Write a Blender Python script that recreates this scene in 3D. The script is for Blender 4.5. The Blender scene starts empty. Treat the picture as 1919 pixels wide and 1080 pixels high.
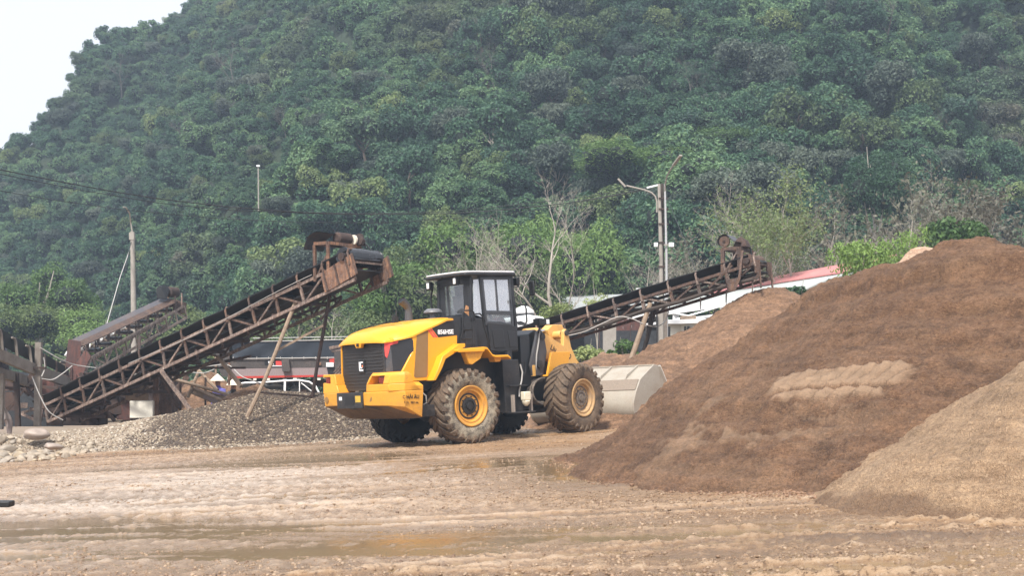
import bpy, bmesh, math, random
import numpy as np
from mathutils import Vector, Matrix, Quaternion
R = math.radians
random.seed(7)
rng = np.random.default_rng(11)
scene = bpy.context.scene
C = scene.collection

# ------------------------------------------------------------------ camera
cam_data = bpy.data.cameras.new('camera')
cam = bpy.data.objects.new('camera', cam_data); C.objects.link(cam)
cam.location = (0, 0, 1.55)
cam.rotation_euler = (R(90), 0, 0)
cam_data.sensor_width = 36
cam_data.lens = 2600 / 1919 * 36
cam_data.shift_y = 155 / 1919
cam_data.clip_start = 0.1
cam_data.clip_end = 1500
scene.camera = cam

# ------------------------------------------------------------------ overcast daylight
SUN_EL, SUN_ROT = 52, 200
world = bpy.data.worlds.new('World'); scene.world = world
world.use_nodes = True
wn = world.node_tree; wn.nodes.clear()
sky = wn.nodes.new('ShaderNodeTexSky'); sky.sky_type = 'NISHITA'
sky.sun_disc = False; sky.sun_elevation = R(SUN_EL); sky.sun_rotation = R(SUN_ROT)
sky.air_density = 1.0; sky.dust_density = 4.0; sky.ozone_density = 1.0
hs = wn.nodes.new('ShaderNodeHueSaturation'); hs.inputs['Saturation'].default_value = 0.35
mx = wn.nodes.new('ShaderNodeMix'); mx.data_type = 'RGBA'; mx.inputs[0].default_value = 0.72
mx.inputs[7].default_value = (8.0, 8.2, 9.0, 1)
bg = wn.nodes.new('ShaderNodeBackground'); bg.inputs['Strength'].default_value = 0.085
wo = wn.nodes.new('ShaderNodeOutputWorld')
wn.links.new(sky.outputs[0], hs.inputs['Color']); wn.links.new(hs.outputs[0], mx.inputs[6])
wn.links.new(mx.outputs[2], bg.inputs[0]); wn.links.new(bg.outputs[0], wo.inputs[0])
sd = bpy.data.lights.new('sun', 'SUN'); sun = bpy.data.objects.new('sun', sd); C.objects.link(sun)
sd.energy = 3.2; sd.angle = R(10); sd.color = (1, 0.96, 0.9)
az = R(SUN_ROT)
sdir = Vector((math.sin(az) * math.cos(R(SUN_EL)), math.cos(az) * math.cos(R(SUN_EL)), math.sin(R(SUN_EL))))
sun.rotation_euler = sdir.to_track_quat('Z', 'Y').to_euler()
scene.view_settings.view_transform = 'Standard'
scene.view_settings.look = 'None'
scene.view_settings.exposure = 1.0
scene.view_settings.gamma = 1
scene.view_settings.use_curve_mapping = False

# ------------------------------------------------------------------ materials
def newmat(name):
    m = bpy.data.materials.new(name); m.use_nodes = True
    nt = m.node_tree; b = nt.nodes['Principled BSDF']
    return m, nt, b
def nd(nt, t, **kw):
    n = nt.nodes.new(t)
    for k, v in kw.items():
        if k in n.inputs.keys(): n.inputs[k].default_value = v
        else: setattr(n, k, v)
    return n
def ramp(nt, fac, stops):
    r = nt.nodes.new('ShaderNodeValToRGB'); e = r.color_ramp.elements
    while len(e) < len(stops): e.new(0.5)
    for i, (p, c) in enumerate(stops):
        e[i].position = p; e[i].color = (c if isinstance(c, (tuple, list)) else (c, c, c)) + (() if isinstance(c, (tuple, list)) and len(c) == 4 else (1,))
    nt.links.new(fac, r.inputs[0]); return r.outputs[0]
def mixc(nt, f, a, b, mode='MIX'):
    m = nt.nodes.new('ShaderNodeMix'); m.data_type = 'RGBA'; m.blend_type = mode
    for s, v in ((0, f), (6, a), (7, b)):
        if hasattr(v, 'is_linked') or hasattr(v, 'links'): nt.links.new(v, m.inputs[s])
        elif s == 0: m.inputs[0].default_value = v
        else: m.inputs[s].default_value = tuple(v) + (1,)
    return m.outputs[2]
def noise(nt, vec, scale, detail=4, rough=.55, out=0, dist=0):
    n = nd(nt, 'ShaderNodeTexNoise', Scale=scale, Detail=detail, Roughness=rough, Distortion=dist)
    if vec is not None: nt.links.new(vec, n.inputs['Vector'])
    return n.outputs[out]
def coords(nt, kind='Object', scale=None):
    t = nt.nodes.new('ShaderNodeNewGeometry' if kind == 'World' else 'ShaderNodeTexCoord')
    o = t.outputs['Position'] if kind == 'World' else t.outputs[kind]
    if scale:
        m = nt.nodes.new('ShaderNodeMapping'); m.inputs['Scale'].default_value = scale
        nt.links.new(o, m.inputs['Vector']); o = m.outputs[0]
    return o
def bump(nt, b, h, strength=.3, dist=.01):
    n = nd(nt, 'ShaderNodeBump', Strength=strength, Distance=dist)
    nt.links.new(h, n.inputs['Height']); nt.links.new(n.outputs[0], b.inputs['Normal'])
def deep(c):
    # dark paints, rubber and wet rust are nearer to their true low albedo
    L = .25 * c[0] + .6 * c[1] + .15 * c[2]; k = .38 + .62 * min(1, L / .22); return tuple(x * k for x in c)
def worn(name, col, rough=.5, metal=0, dirt=(.16, .115, .075), amount=.35, scale=3.0, vary=.2, bumps=.15, low=None, coat=0):
    """painted or bare surface with mottled colour, mud and dust; 'low' muddies it below that height (world z)"""
    m, nt, b = newmat(name); col = deep(col); dirt = deep(dirt)
    w = coords(nt, 'World')
    n1 = noise(nt, w, scale, 6, .65)
    n2 = noise(nt, w, scale * 9, 4, .7)
    base = mixc(nt, ramp(nt, n2, [(.3, 0.), (.7, 1.)]), [c * (1 - vary) for c in col], [min(1, c * (1 + vary)) for c in col])
    msk = ramp(nt, mixc(nt, .45, n1, n2), [(.62 - amount * .35, 0.), (.72 - amount * .2, 1.)])
    mm = nd(nt, 'ShaderNodeMath', operation='MULTIPLY'); nt.links.new(msk, mm.inputs[0]); mm.inputs[1].default_value = min(1, amount * 1.6)
    f = mm.outputs[0]
    if low is not None:
        sx = nt.nodes.new('ShaderNodeSeparateXYZ'); nt.links.new(w, sx.inputs[0])
        mr = nd(nt, 'ShaderNodeMapRange'); nt.links.new(sx.outputs[2], mr.inputs[0])
        mr.inputs[1].default_value = low + .35; mr.inputs[2].default_value = low - .35
        ml = nd(nt, 'ShaderNodeMath', operation='MULTIPLY_ADD'); nt.links.new(n1, ml.inputs[0]); ml.inputs[1].default_value = 1.6; ml.inputs[2].default_value = -.45
        m3 = nd(nt, 'ShaderNodeMath', operation='MULTIPLY'); nt.links.new(mr.outputs[0], m3.inputs[0]); nt.links.new(ml.outputs[0], m3.inputs[1]); m3.use_clamp = True
        m4 = nd(nt, 'ShaderNodeMath', operation='MAXIMUM'); nt.links.new(f, m4.inputs[0]); nt.links.new(m3.outputs[0], m4.inputs[1]); f = m4.outputs[0]
    nt.links.new(mixc(nt, f, base, dirt), b.inputs['Base Color'])
    rr = nd(nt, 'ShaderNodeMapRange'); nt.links.new(f, rr.inputs[0]); rr.inputs[3].default_value = rough; rr.inputs[4].default_value = .85
    nt.links.new(rr.outputs[0], b.inputs['Roughness'])
    b.inputs['Metallic'].default_value = metal
    if coat: b.inputs['Coat Weight'].default_value = coat
    bump(nt, b, n2, bumps, .01)
    return m
def plain(name, col, rough=.5, metal=0, emit=None):
    m, nt, b = newmat(name); b.inputs['Base Color'].default_value = tuple(deep(col)) + (1,)
    b.inputs['Roughness'].default_value = rough; b.inputs['Metallic'].default_value = metal
    return m
def rusty(name, a=(.13, .062, .035), bcol=(.30, .13, .055), c=(.19, .16, .15), rough=.8, sc=5):
    m, nt, b = newmat(name); a, bcol, c = deep(a), deep(bcol), deep(c)
    w = coords(nt, 'World'); n1 = noise(nt, w, sc, 8, .7); n2 = noise(nt, w, sc * 5, 5, .7)
    st = noise(nt, coords(nt, 'World', (9, 9, 1.2)), 1.6, 4, .6)
    c1 = mixc(nt, ramp(nt, n1, [(.38, 0.), (.62, 1.)]), a, bcol)
    c2 = mixc(nt, ramp(nt, n2, [(.5, 0.), (.68, 1.)]), c1, c)
    c3 = mixc(nt, ramp(nt, st, [(.42, .55), (.6, 0.)]), c2, (.045, .03, .028))
    oi = nt.nodes.new('ShaderNodeObjectInfo')
    v = ramp(nt, oi.outputs['Random'], [(0, .72), (1, 1.25)])
    nt.links.new(mixc(nt, 1., c3, v, 'MULTIPLY'), b.inputs['Base Color'])
    b.inputs['Roughness'].default_value = rough
    bump(nt, b, n2, .5, .01)
    return m

M = {}
M['yellow'] = worn('yellow_paint', (.80, .355, .012), .34, dirt=(.30, .20, .11), amount=.12, vary=.05, bumps=.02, low=.55, coat=.15)
M['yellow_dirty'] = worn('muddy_yellow_paint', (.76, .345, .025), .42, dirt=(.20, .12, .065), amount=.30, vary=.08, bumps=.08, low=.98)
M['yellow_pale'] = worn('dusty_yellow_paint', (.74, .41, .11), .45, dirt=(.40, .27, .14), amount=.35, vary=.1, bumps=.05)
M['yellow_mid'] = worn('orange_yellow_paint', (.80, .36, .03), .4, dirt=(.45, .25, .10), amount=.2, vary=.06, bumps=.03)
M['black'] = worn('black_loader_paint', (.035, .037, .042), .42, dirt=(.14, .12, .10), amount=.16, bumps=.06)
M['black_dusty'] = worn('dusty_black_paint', (.036, .036, .04), .5, dirt=(.15, .12, .095), amount=.33, bumps=.1)
M['charcoal'] = worn('charcoal_panel', (.055, .05, .048), .55, dirt=(.12, .085, .06), amount=.3, bumps=.1)
M['mesh_brown'] = None
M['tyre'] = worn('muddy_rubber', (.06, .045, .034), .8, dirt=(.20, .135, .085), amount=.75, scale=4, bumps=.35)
M['tyre_shade'] = worn('shaded_muddy_rubber', (.03, .026, .022), .75, dirt=(.10, .07, .045), amount=.35, scale=4, bumps=.3)  # darker copy of the muddy tyre rubber, shade put into its colour
M['tyre_wall'] = worn('caked_sidewall_rubber', (.07, .055, .042), .85, dirt=(.40, .34, .25), amount=.62, scale=7, bumps=.4)
M['rim'] = worn('ochre_rim_paint', (.62, .30, .05), .5, dirt=(.28, .17, .085), amount=.35, scale=6, bumps=.1)
M['rim_muddy'] = worn('muddy_rim_paint', (.50, .30, .12), .6, dirt=(.33, .23, .14), amount=.6, scale=6, bumps=.15)
M['hub'] = worn('black_hub', (.03, .03, .032), .5, dirt=(.13, .11, .09), amount=.2, scale=8)
M['hub_muddy'] = worn('mud_splashed_hub', (.10, .09, .08), .7, dirt=(.27, .21, .16), amount=.6, scale=14)
M['chrome'] = plain('steel_rod', (.6, .6, .6), .25, 1)
M['bucket'] = worn('worn_bucket_steel', (.36, .325, .27), .62, dirt=(.27, .20, .14), amount=.4, scale=2.5, vary=.12, bumps=.12, low=.7)
M['bucket_band'] = worn('brown_bucket_band', (.25, .20, .155), .6, dirt=(.24, .18, .13), amount=.3, scale=2.5)
M['rust'] = rusty('rusty_steel', (.095, .052, .036), (.20, .105, .06), (.21, .165, .14))
M['rust_orange'] = rusty('orange_rusty_plate', (.17, .075, .04), (.33, .165, .085), (.26, .19, .15))
M['rust_grey'] = rusty('weathered_grey_steel', (.15, .10, .078), (.27, .185, .14), (.38, .32, .275))
M['rust_pale'] = rusty('pale_weathered_steel', (.22, .165, .13), (.33, .26, .21), (.42, .37, .33))
M['rust_dark'] = rusty('dark_rusty_steel', (.06, .035, .028), (.13, .065, .04), (.09, .08, .075))
M['rust_red'] = rusty('red_brown_rusty_plate', (.13, .045, .035), (.22, .075, .05), (.14, .10, .09))
M['belt'] = worn('black_conveyor_belt', (.016, .016, .018), .55, dirt=(.06, .05, .045), amount=.2, bumps=.05)
M['belt_worn'] = worn('grey_worn_belt', (.10, .10, .115), .6, dirt=(.20, .14, .11), amount=.4, scale=1.5)
M['drum'] = worn('greasy_black_drum', (.03, .03, .035), .22, dirt=(.30, .27, .24), amount=.14, scale=7)
M['wood'] = worn('weathered_timber', (.30, .22, .155), .85, dirt=(.17, .12, .08), amount=.45, scale=8, bumps=.4)
M['wood_dark'] = worn('dark_timber', (.10, .075, .06), .85, dirt=(.06, .045, .035), amount=.4, scale=8, bumps=.4)
M['concrete'] = worn('stained_concrete', (.23, .20, .17), .85, dirt=(.16, .12, .095), amount=.5, scale=2.5, bumps=.3)
M['pole'] = worn('pole_concrete', (.33, .30, .26), .85, dirt=(.24, .21, .18), amount=.4, scale=3, bumps=.2)
M['white'] = worn('white_paint', (.78, .78, .77), .4, dirt=(.5, .46, .40), amount=.15, vary=.03, bumps=.02)
M['cream'] = worn('cream_plaster', (.72, .68, .58), .8, dirt=(.5, .44, .35), amount=.25, vary=.04, bumps=.05)
M['grey_roof'] = worn('grey_sheet_roof', (.42, .44, .43), .5, dirt=(.24, .23, .21), amount=.35, scale=.8, vary=.08)
M['pale_roof'] = worn('pale_sheet_roof', (.46, .48, .46), .5, dirt=(.40, .38, .34), amount=.3, scale=.8, vary=.06)
M['red_roof'] = worn('faded_red_roof', (.55, .21, .20), .6, dirt=(.50, .33, .28), amount=.35, scale=1.2, vary=.1)
M['net'] = worn('dark_shade_net', (.055, .06, .068), .9, dirt=(.10, .10, .10), amount=.35, scale=.9, vary=.35, bumps=.3)
M['tarp'] = worn('navy_tarpaulin', (.030, .042, .062), .7, dirt=(.06, .06, .065), amount=.2, scale=1.5, bumps=.1)
M['truck_brown'] = worn('dusty_brown_bed_side', (.10, .085, .078), .6, dirt=(.20, .155, .13), amount=.35, scale=2)
M['truck_pink'] = worn('dusty_lower_bed_side', (.26, .205, .20), .7, dirt=(.30, .22, .19), amount=.4, scale=3)
M['red'] = worn('red_paint', (.55, .05, .035), .45, dirt=(.35, .14, .10), amount=.25)
M['decal_red'] = plain('red_decal', (.75, .07, .06), .4)
M['decal_black'] = plain('black_decal', (.028, .028, .03), .35)
M['decal_white'] = plain('white_decal', (.85, .85, .85), .45)
M['decal_ink'] = plain('dark_print', (.06, .045, .03), .5)
M['lens_white'] = plain('clear_lamp_lens', (.85, .86, .84), .15)
M['lens_red'] = worn('red_tail_lens', (.28, .03, .02), .2, dirt=(.20, .09, .05), amount=.3)
M['rubber'] = plain('black_rubber', (.02, .02, .022), .5)
M['hose'] = plain('pale_cable', (.42, .40, .37), .6)
M['cable'] = plain('dark_cable', (.035, .035, .035), .6)
M['jerry'] = worn('cream_plastic', (.68, .62, .47), .5, dirt=(.4, .3, .18), amount=.2)
M['seat'] = plain('dark_seat_vinyl', (.03, .03, .032), .6)
M['maroon'] = plain('maroon_cloth', (.16, .02, .04), .8)
M['skin'] = plain('skin', (.36, .20, .13), .6)
M['cloth_blue'] = plain('blue_violet_cloth', (.10, .10, .36), .85)
M['cloth_white'] = plain('off_white_cloth', (.68, .66, .63), .85)
M['cloth_grey'] = plain('grey_brown_cloth', (.23, .19, .175), .9)
M['straw'] = worn('pale_straw_hat', (.72, .64, .52), .8, dirt=(.5, .4, .3), amount=.2, scale=10)
M['stone_pale'] = None

def mesh_panel(name, c1, c2, scale):
    m, nt, b = newmat(name)
    w = nt.nodes.new('ShaderNodeTexCoord').outputs['Object']
    wv = nd(nt, 'ShaderNodeTexWave', Scale=scale, Distortion=.6); wv.bands_direction = 'X'; nt.links.new(w, wv.inputs[0])
    n = noise(nt, w, 4, 5, .6)
    c = mixc(nt, wv.outputs['Fac'], c1, c2)
    nt.links.new(mixc(nt, ramp(nt, n, [(.35, .0), (.7, .5)]), c, (.30, .19, .09)), b.inputs['Base Color'])
    b.inputs['Roughness'].default_value = .8; bump(nt, b, wv.outputs['Fac'], .6, .01)
    return m
M['mesh_brown'] = mesh_panel('dusty_intake_mesh', (.16, .085, .025), (.36, .20, .065), 14)

def glass(name, tint, refl, trans):
    m, nt, b = newmat(name); nt.nodes.remove(b)
    t = nd(nt, 'ShaderNodeBsdfTransparent'); t.inputs[0].default_value = tint + (1,)
    g = nd(nt, 'ShaderNodeBsdfGlossy'); g.inputs['Roughness'].default_value = .04; g.inputs[0].default_value = (.95, .95, .97, 1)
    d = nd(nt, 'ShaderNodeBsdfDiffuse'); d.inputs[0].default_value = (.55, .55, .56, 1)
    m1 = nd(nt, 'ShaderNodeMixShader'); m1.inputs[0].default_value = trans
    nt.links.new(t.outputs[0], m1.inputs[1]); nt.links.new(d.outputs[0], m1.inputs[2])
    m2 = nd(nt, 'ShaderNodeMixShader'); m2.inputs[0].default_value = refl
    nt.links.new(m1.outputs[0], m2.inputs[1]); nt.links.new(g.outputs[0], m2.inputs[2])
    nt.links.new(m2.outputs[0], nt.nodes['Material Output'].inputs[0])
    return m
M['glass'] = glass('dusty_cab_glass', (.72, .77, .77), .16, .10)
M['glass_door'] = glass('bright_door_glass', (.80, .84, .84), .42, .38)

def sandmat(name, dark, mid, light, grain=60, warm=None, base_dark=None):
    m, nt, b = newmat(name)
    w = coords(nt, 'World')
    big = noise(nt, w, .9, 5, .6)
    st = noise(nt, coords(nt, 'World', (1, 1, 3.2)), 2.6, 6, .68)
    fine = noise(nt, w, grain * .33, 3, .8)
    g = nd(nt, 'ShaderNodeTexVoronoi', Scale=grain); nt.links.new(w, g.inputs['Vector'])
    c = mixc(nt, ramp(nt, st, [(.32, 0.), (.66, 1.)]), dark, mid)
    c = mixc(nt, ramp(nt, big, [(.5, 0.), (.72, .5)]), c, light)
    gr = ramp(nt, g.outputs['Color'], [(.0, .55), (.5, 1.0), (.9, 1.25), (1, 1.9)])
    at = nd(nt, 'ShaderNodeAttribute', attribute_name='tone')
    c = mixc(nt, .6, c, gr, 'MULTIPLY')
    mid_ = noise(nt, coords(nt, 'World', (1, 1, 1.8)), grain * .28, 6, .8)
    c = mixc(nt, ramp(nt, mid_, [(.37, .75), (.48, 0.)]), c, [x * .62 for x in dark])
    c = mixc(nt, ramp(nt, mid_, [(.54, 0.), (.66, .7)]), c, [min(1, x * 1.1) for x in light])
    c = mixc(nt, at.outputs['Fac'], c, warm or light)
    sk = nd(nt, 'ShaderNodeAttribute', attribute_name='streak')
    c = mixc(nt, 1., c, ramp(nt, sk.outputs['Fac'], [(.28, .86), (.5, 1.), (.72, 1.1)]), 'MULTIPLY')
    if base_dark:
        a2 = nd(nt, 'ShaderNodeAttribute', attribute_name='damp')
        c = mixc(nt, a2.outputs['Fac'], c, base_dark)
    nt.links.new(c, b.inputs['Base Color']); b.inputs['Roughness'].default_value = .9
    ad = nd(nt, 'ShaderNodeMath', operation='ADD'); nt.links.new(fine, ad.inputs[0])
    mu = nd(nt, 'ShaderNodeMath', operation='MULTIPLY'); nt.links.new(g.outputs['Distance'], mu.inputs[0]); mu.inputs[1].default_value = .8
    nt.links.new(mu.outputs[0], ad.inputs[1])
    bump(nt, b, ad.outputs[0], .9, .034)
    return m
M['sand_brown'] = sandmat('red_brown_sand', (.088, .044, .022), (.215, .114, .060), (.30, .178, .100), 80, warm=(.50, .345, .22))
M['sand_tan'] = sandmat('tan_sand', (.22, .135, .074), (.38, .25, .145), (.47, .33, .21), 75, base_dark=(.12, .062, .032))
M['sand_back'] = sandmat('dark_brown_sand', (.105, .056, .03), (.25, .14, .076), (.33, .20, .118), 34)
M['sand_pale'] = sandmat('pale_orange_sand', (.34, .21, .135), (.48, .32, .22), (.52, .38, .27), 24)

# ------------------------------------------------------------------ mesh builder
class MB:
    def __init__(s): s.v = []; s.f = []; s.mi = []; s.cur = 0
    def add(s, vs, fs):
        o = len(s.v); s.v += [tuple(v) for v in vs]
        s.f += [tuple(i + o for i in f) for f in fs]; s.mi += [s.cur] * len(fs); return s
    def box(s, c, d, rot=None):
        x, y, z = [a / 2 for a in d]
        vs = [Vector((sx * x, sy * y, sz * z)) for sx in (-1, 1) for sy in (-1, 1) for sz in (-1, 1)]
        if rot is not None: vs = [rot @ v for v in vs]
        c = Vector(c); vs = [v + c for v in vs]
        return s.add(vs, [(0, 1, 3, 2), (4, 6, 7, 5), (0, 4, 5, 1), (2, 3, 7, 6), (0, 2, 6, 4), (1, 5, 7, 3)])
    def bar(s, a, b, w, h=None, up=(0, 0, 1)):
        a = Vector(a); b = Vector(b); h = w if h is None else h; d = (b - a); L = d.length
        if L < 1e-6: return s
        d.normalize(); u = Vector(up)
        if abs(d.dot(u)) > .98: u = Vector((1, 0, 0)) if abs(d.x) < .9 else Vector((0, 1, 0))
        sd_ = d.cross(u).normalized(); u = sd_.cross(d)
        m = Matrix((d, sd_, u)).transposed()
        return s.box((a + b) / 2, (L, w, h), m)
    def tube(s, pts, r, n=8, cap=True):
        pts = [Vector(p) for p in pts]; rs = r if isinstance(r, (list, tuple)) else [r] * len(pts)
        vs = []; prev = None
        for i, p in enumerate(pts):
            t = (pts[min(i + 1, len(pts) - 1)] - pts[max(i - 1, 0)]).normalized()
            if prev is None:
                u = Vector((0, 0, 1)) if abs(t.z) < .9 else Vector((1, 0, 0))
            else: u = prev
            x = t.cross(u).normalized(); u = x.cross(t).normalized(); prev = u
            vs += [p + (x * math.cos(2 * math.pi * k / n) + u * math.sin(2 * math.pi * k / n)) * rs[i] for k in range(n)]
        fs = []
        for i in range(len(pts) - 1):
            for k in range(n):
                k2 = (k + 1) % n; fs.append((i * n + k, i * n + k2, (i + 1) * n + k2, (i + 1) * n + k))
        if cap: fs += [tuple(range(n))[::-1], tuple((len(pts) - 1) * n + k for k in range(n))]
        return s.add(vs, fs)
    def prism(s, poly, d0, d1, axis='y'):
        """extrude a polygon of (x,z) along y (axis='y'), (x,y) along z, (y,z) along x"""
        f = {'y': lambda p, d: (p[0], d, p[1]), 'z': lambda p, d: (p[0], p[1], d), 'x': lambda p, d: (d, p[0], p[1])}[axis]
        n = len(poly); vs = [f(p, d0) for p in poly] + [f(p, d1) for p in poly]
        fs = [tuple(range(n)), tuple(range(2 * n - 1, n - 1, -1))] + [((i + 1) % n, i, n + i, n + (i + 1) % n) for i in range(n)]
        return s.add(vs, fs)
    def lathe(s, prof, n=48, axis='y', c=(0, 0, 0), close=False):
        """prof: list of (r, t); revolve round axis"""
        c = Vector(c); vs = []
        for r, t in prof:
            for k in range(n):
                a = 2 * math.pi * k / n; p, q = r * math.cos(a), r * math.sin(a)
                vs.append(c + (Vector((p, t, q)) if axis == 'y' else Vector((p, q, t)) if axis == 'z' else Vector((t, p, q))))
        fs = []; m = len(prof)
        for i in range(m - 1 + (1 if close else 0)):
            j = (i + 1) % m
            for k in range(n):
                k2 = (k + 1) % n; fs.append((i * n + k, i * n + k2, j * n + k2, j * n + k))
        if not close:
            fs += [tuple(range(n))[::-1], tuple((m - 1) * n + k for k in range(n))]
        return s.add(vs, fs)
    def mesh(s, name, mats):
        me = bpy.data.meshes.new(name); me.from_pydata(s.v, [], s.f)
        mats = mats if isinstance(mats, (list, tuple)) else [mats]
        for m in mats: me.materials.append(m)
        if len(mats) > 1: me.polygons.foreach_set('material_index', s.mi)
        bm = bmesh.new(); bm.from_mesh(me); bmesh.ops.recalc_face_normals(bm, faces=bm.faces); bm.to_mesh(me); bm.free()
        me.polygons.foreach_set('use_smooth', [True] * len(me.polygons)); me.set_sharp_from_angle(angle=R(38))
        return me
def link(name, me, parent=None, loc=(0, 0, 0), rot=(0, 0, 0), bevel=0):
    o = bpy.data.objects.new(name, me); C.objects.link(o)
    if parent is not None: o.parent = parent
    o.location = loc; o.rotation_euler = rot
    if bevel:
        b = o.modifiers.new('bevel', 'BEVEL'); b.width = bevel; b.segments = 2; b.limit_method = 'ANGLE'; b.angle_limit = R(40)
    return o
def part(name, mb, mat, parent, label=None, **kw):
    o = link(name, mb.mesh(name, mat), parent, **kw)
    if label: o['label'] = label
    return o
def tag(o, label, cat, group=None):
    o['label'] = label; o['category'] = cat
    if group: o['group'] = group
    return o
def thing(name, label, cat, loc=(0, 0, 0), rot=(0, 0, 0), group=None):
    o = bpy.data.objects.new(name, None); C.objects.link(o); o.empty_display_size = .2
    o.location = loc; o.rotation_euler = rot
    return tag(o, label, cat, group)
def text_mesh(txt, size, mat, name='lettering', bold=0.0, shear=0.0, ext=.002):
    cu = bpy.data.curves.new(name, 'FONT'); cu.body = txt; cu.size = size; cu.offset = bold; cu.shear = shear
    cu.extrude = ext; cu.align_x = 'CENTER'; cu.align_y = 'CENTER'; cu.resolution_u = 3
    o = bpy.data.objects.new(name, cu); C.objects.link(o)
    dg = bpy.context.evaluated_depsgraph_get(); me = bpy.data.meshes.new_from_object(o.evaluated_get(dg))
    bpy.data.objects.remove(o); me.materials.clear(); me.materials.append(mat); return me
def smooth(P, k=6):
    P = [Vector(p) for p in P]; out = []
    for i in range(len(P) - 1):
        a, b, c, d = P[max(0, i - 1)], P[i], P[i + 1], P[min(len(P) - 1, i + 2)]
        for j in range(k):
            t = j / k; out.append(.5 * ((2 * b) + (c - a) * t + (2 * a - 5 * b + 4 * c - d) * t * t + (3 * b - a - 3 * c + d) * t ** 3))
    return out + [P[-1]]
def px(x, y, D):
    """a point at distance D seen at pixel x, y of the 1919 px photograph; used only to measure where things stand"""
    return Vector(((x - 959.5) / 2600 * D, D, 1.55 - (y - 695) / 2600 * D))

# ------------------------------------------------------------------ value noise on grids
def vnoise(x, y, seed=0):
    r = np.random.default_rng(seed); T = r.random((256, 256))
    xi = np.floor(x).astype(int); yi = np.floor(y).astype(int); fx = x - xi; fy = y - yi
    fx = fx * fx * (3 - 2 * fx); fy = fy * fy * (3 - 2 * fy)
    a = T[xi & 255, yi & 255]; b = T[(xi + 1) & 255, yi & 255]; c = T[xi & 255, (yi + 1) & 255]; d = T[(xi + 1) & 255, (yi + 1) & 255]
    return (a + (b - a) * fx) * (1 - fy) + (c + (d - c) * fx) * fy
def fbm(x, y, oct=4, seed=0, gain=.5):
    s = 0; a = 1; t = 0
    for i in range(oct):
        s = s + a * vnoise(x * 2 ** i + 17.3 * i, y * 2 ** i + 9.1 * i, seed + i); t += a; a *= gain
    return s / t
def grid_mesh(name, X, Y, Z, mat, attrs=None):
    ny, nx = X.shape
    co = np.stack([X, Y, Z], -1).reshape(-1, 3).astype(np.float32)
    i = np.arange(ny * nx).reshape(ny, nx)
    q = np.stack([i[:-1, :-1], i[:-1, 1:], i[1:, 1:], i[1:, :-1]], -1).reshape(-1, 4)
    me = bpy.data.meshes.new(name); me.vertices.add(len(co)); me.vertices.foreach_set('co', co.ravel())
    me.loops.add(q.size); me.loops.foreach_set('vertex_index', q.ravel().astype(np.int32))
    me.polygons.add(len(q)); me.polygons.foreach_set('loop_start', np.arange(0, q.size, 4, dtype=np.int32))
    me.update(calc_edges=True); me.materials.append(mat)
    me.polygons.foreach_set('use_smooth', np.ones(len(q), bool))
    for k, v in (attrs or {}).items():
        a = me.attributes.new(k, 'FLOAT', 'POINT'); a.data.foreach_set('value', v.ravel().astype(np.float32))
    return me
def gz(x, y): return np.clip(.05 * np.asarray(x, float), -.9, 1.3)
def gzf(x): return float(min(1.3, max(-.9, .05 * x)))

# ================================================================== GROUND
def yard_relief(X, Y):
    """mud relief: wheel ruts bent across the yard, churned clods, shallow basins that hold water"""
    d = fbm(X * .11, Y * .11, 3, 5)
    ang = .32 - .02 * (Y - 12) + .5 * (d - .5)          # rut direction turns with distance
    v = Y * np.cos(ang) + X * np.sin(ang) + 1.4 * (fbm(X * .22, Y * .22, 2, 9) - .5)
    u = X * np.cos(ang) - Y * np.sin(ang)
    ruts = fbm(u * .16, v * 2.1, 4, 21, .6) - .5
    big = fbm(u * .09, v * .5, 3, 33) - .5
    clod = fbm(X * 5.5, Y * 5.5, 4, 41, .6) - .5
    fine = fbm(X * 17, Y * 17, 3, 47, .6) - .5
    tread = np.maximum(0, np.sin(u * 2 * np.pi / .34 + 2.2 * np.sin(v * 3))) * (fbm(u * .12, v * 1.3, 2, 61) > .56)
    chur = np.clip(fbm(X * .3, Y * .5, 3, 71) * 2.2 - .55, .15, 1)
    rut2 = fbm(u * .35, v * 5.5, 4, 27, .6) - .5
    rid = 1 - np.abs(fbm(u * 2.4, v * 7, 4, 303, .6) - .5) * 4
    rid2 = 1 - np.abs(fbm(u * 6, v * 15, 3, 313, .6) - .5) * 4
    crumb = fbm(X * 34, Y * 30, 2, 323, .6) - .5
    Z = .06 * ruts + .04 * rut2 + .045 * big + .055 * clod * chur + .045 * fine * (.4 + chur) + .022 * crumb * (.3 + chur) + .02 * tread + (.009 * rid + .010 * rid2) * (.35 + chur)
    # tyre tracks: pressed bands with lug bars and a squeezed-up lip on each side
    tr = np.zeros_like(Z)
    for k, (y0, sl, cv, wd, dp) in enumerate(((10.3, -.20, .010, .30, .05), (12.4, -.10, .016, .30, .05), (14.6, -.02, .012, .28, .045), (16.9, .10, .012, .30, .045), (19.2, .16, .0, .28, .035), (22.5, .12, -.006, .30, .035), (11.2, .28, -.01, .16, .04), (13.5, -.34, .0, .17, .04), (25.5, .2, -.01, .3, .03), (17.6, -.22, .02, .17, .035))):
        yc = y0 + sl * X + cv * X * X + .25 * (fbm(X * .25 + k * 3, Y * 0, 2, 140 + k) - .5)
        w_ = (Y - yc) / math.sqrt(1 + sl * sl)
        pres = np.clip((fbm(X * .35 + k, Y * .2, 2, 160 + k) - .36) * 6, 0, 1)
        body = np.clip((wd - np.abs(w_)) / .04, 0, 1); lip = np.exp(-((np.abs(w_) - wd - .05) / .05) ** 2)
        bars = (np.sin(2 * np.pi * (X / .24) + 5.5 * np.abs(w_) / wd) > .1) * body
        tr += pres * (-dp * body + .55 * dp * bars + .8 * dp * lip)
    Z = Z * .9 + tr
    return Z, u, v, ruts, big, chur
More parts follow.
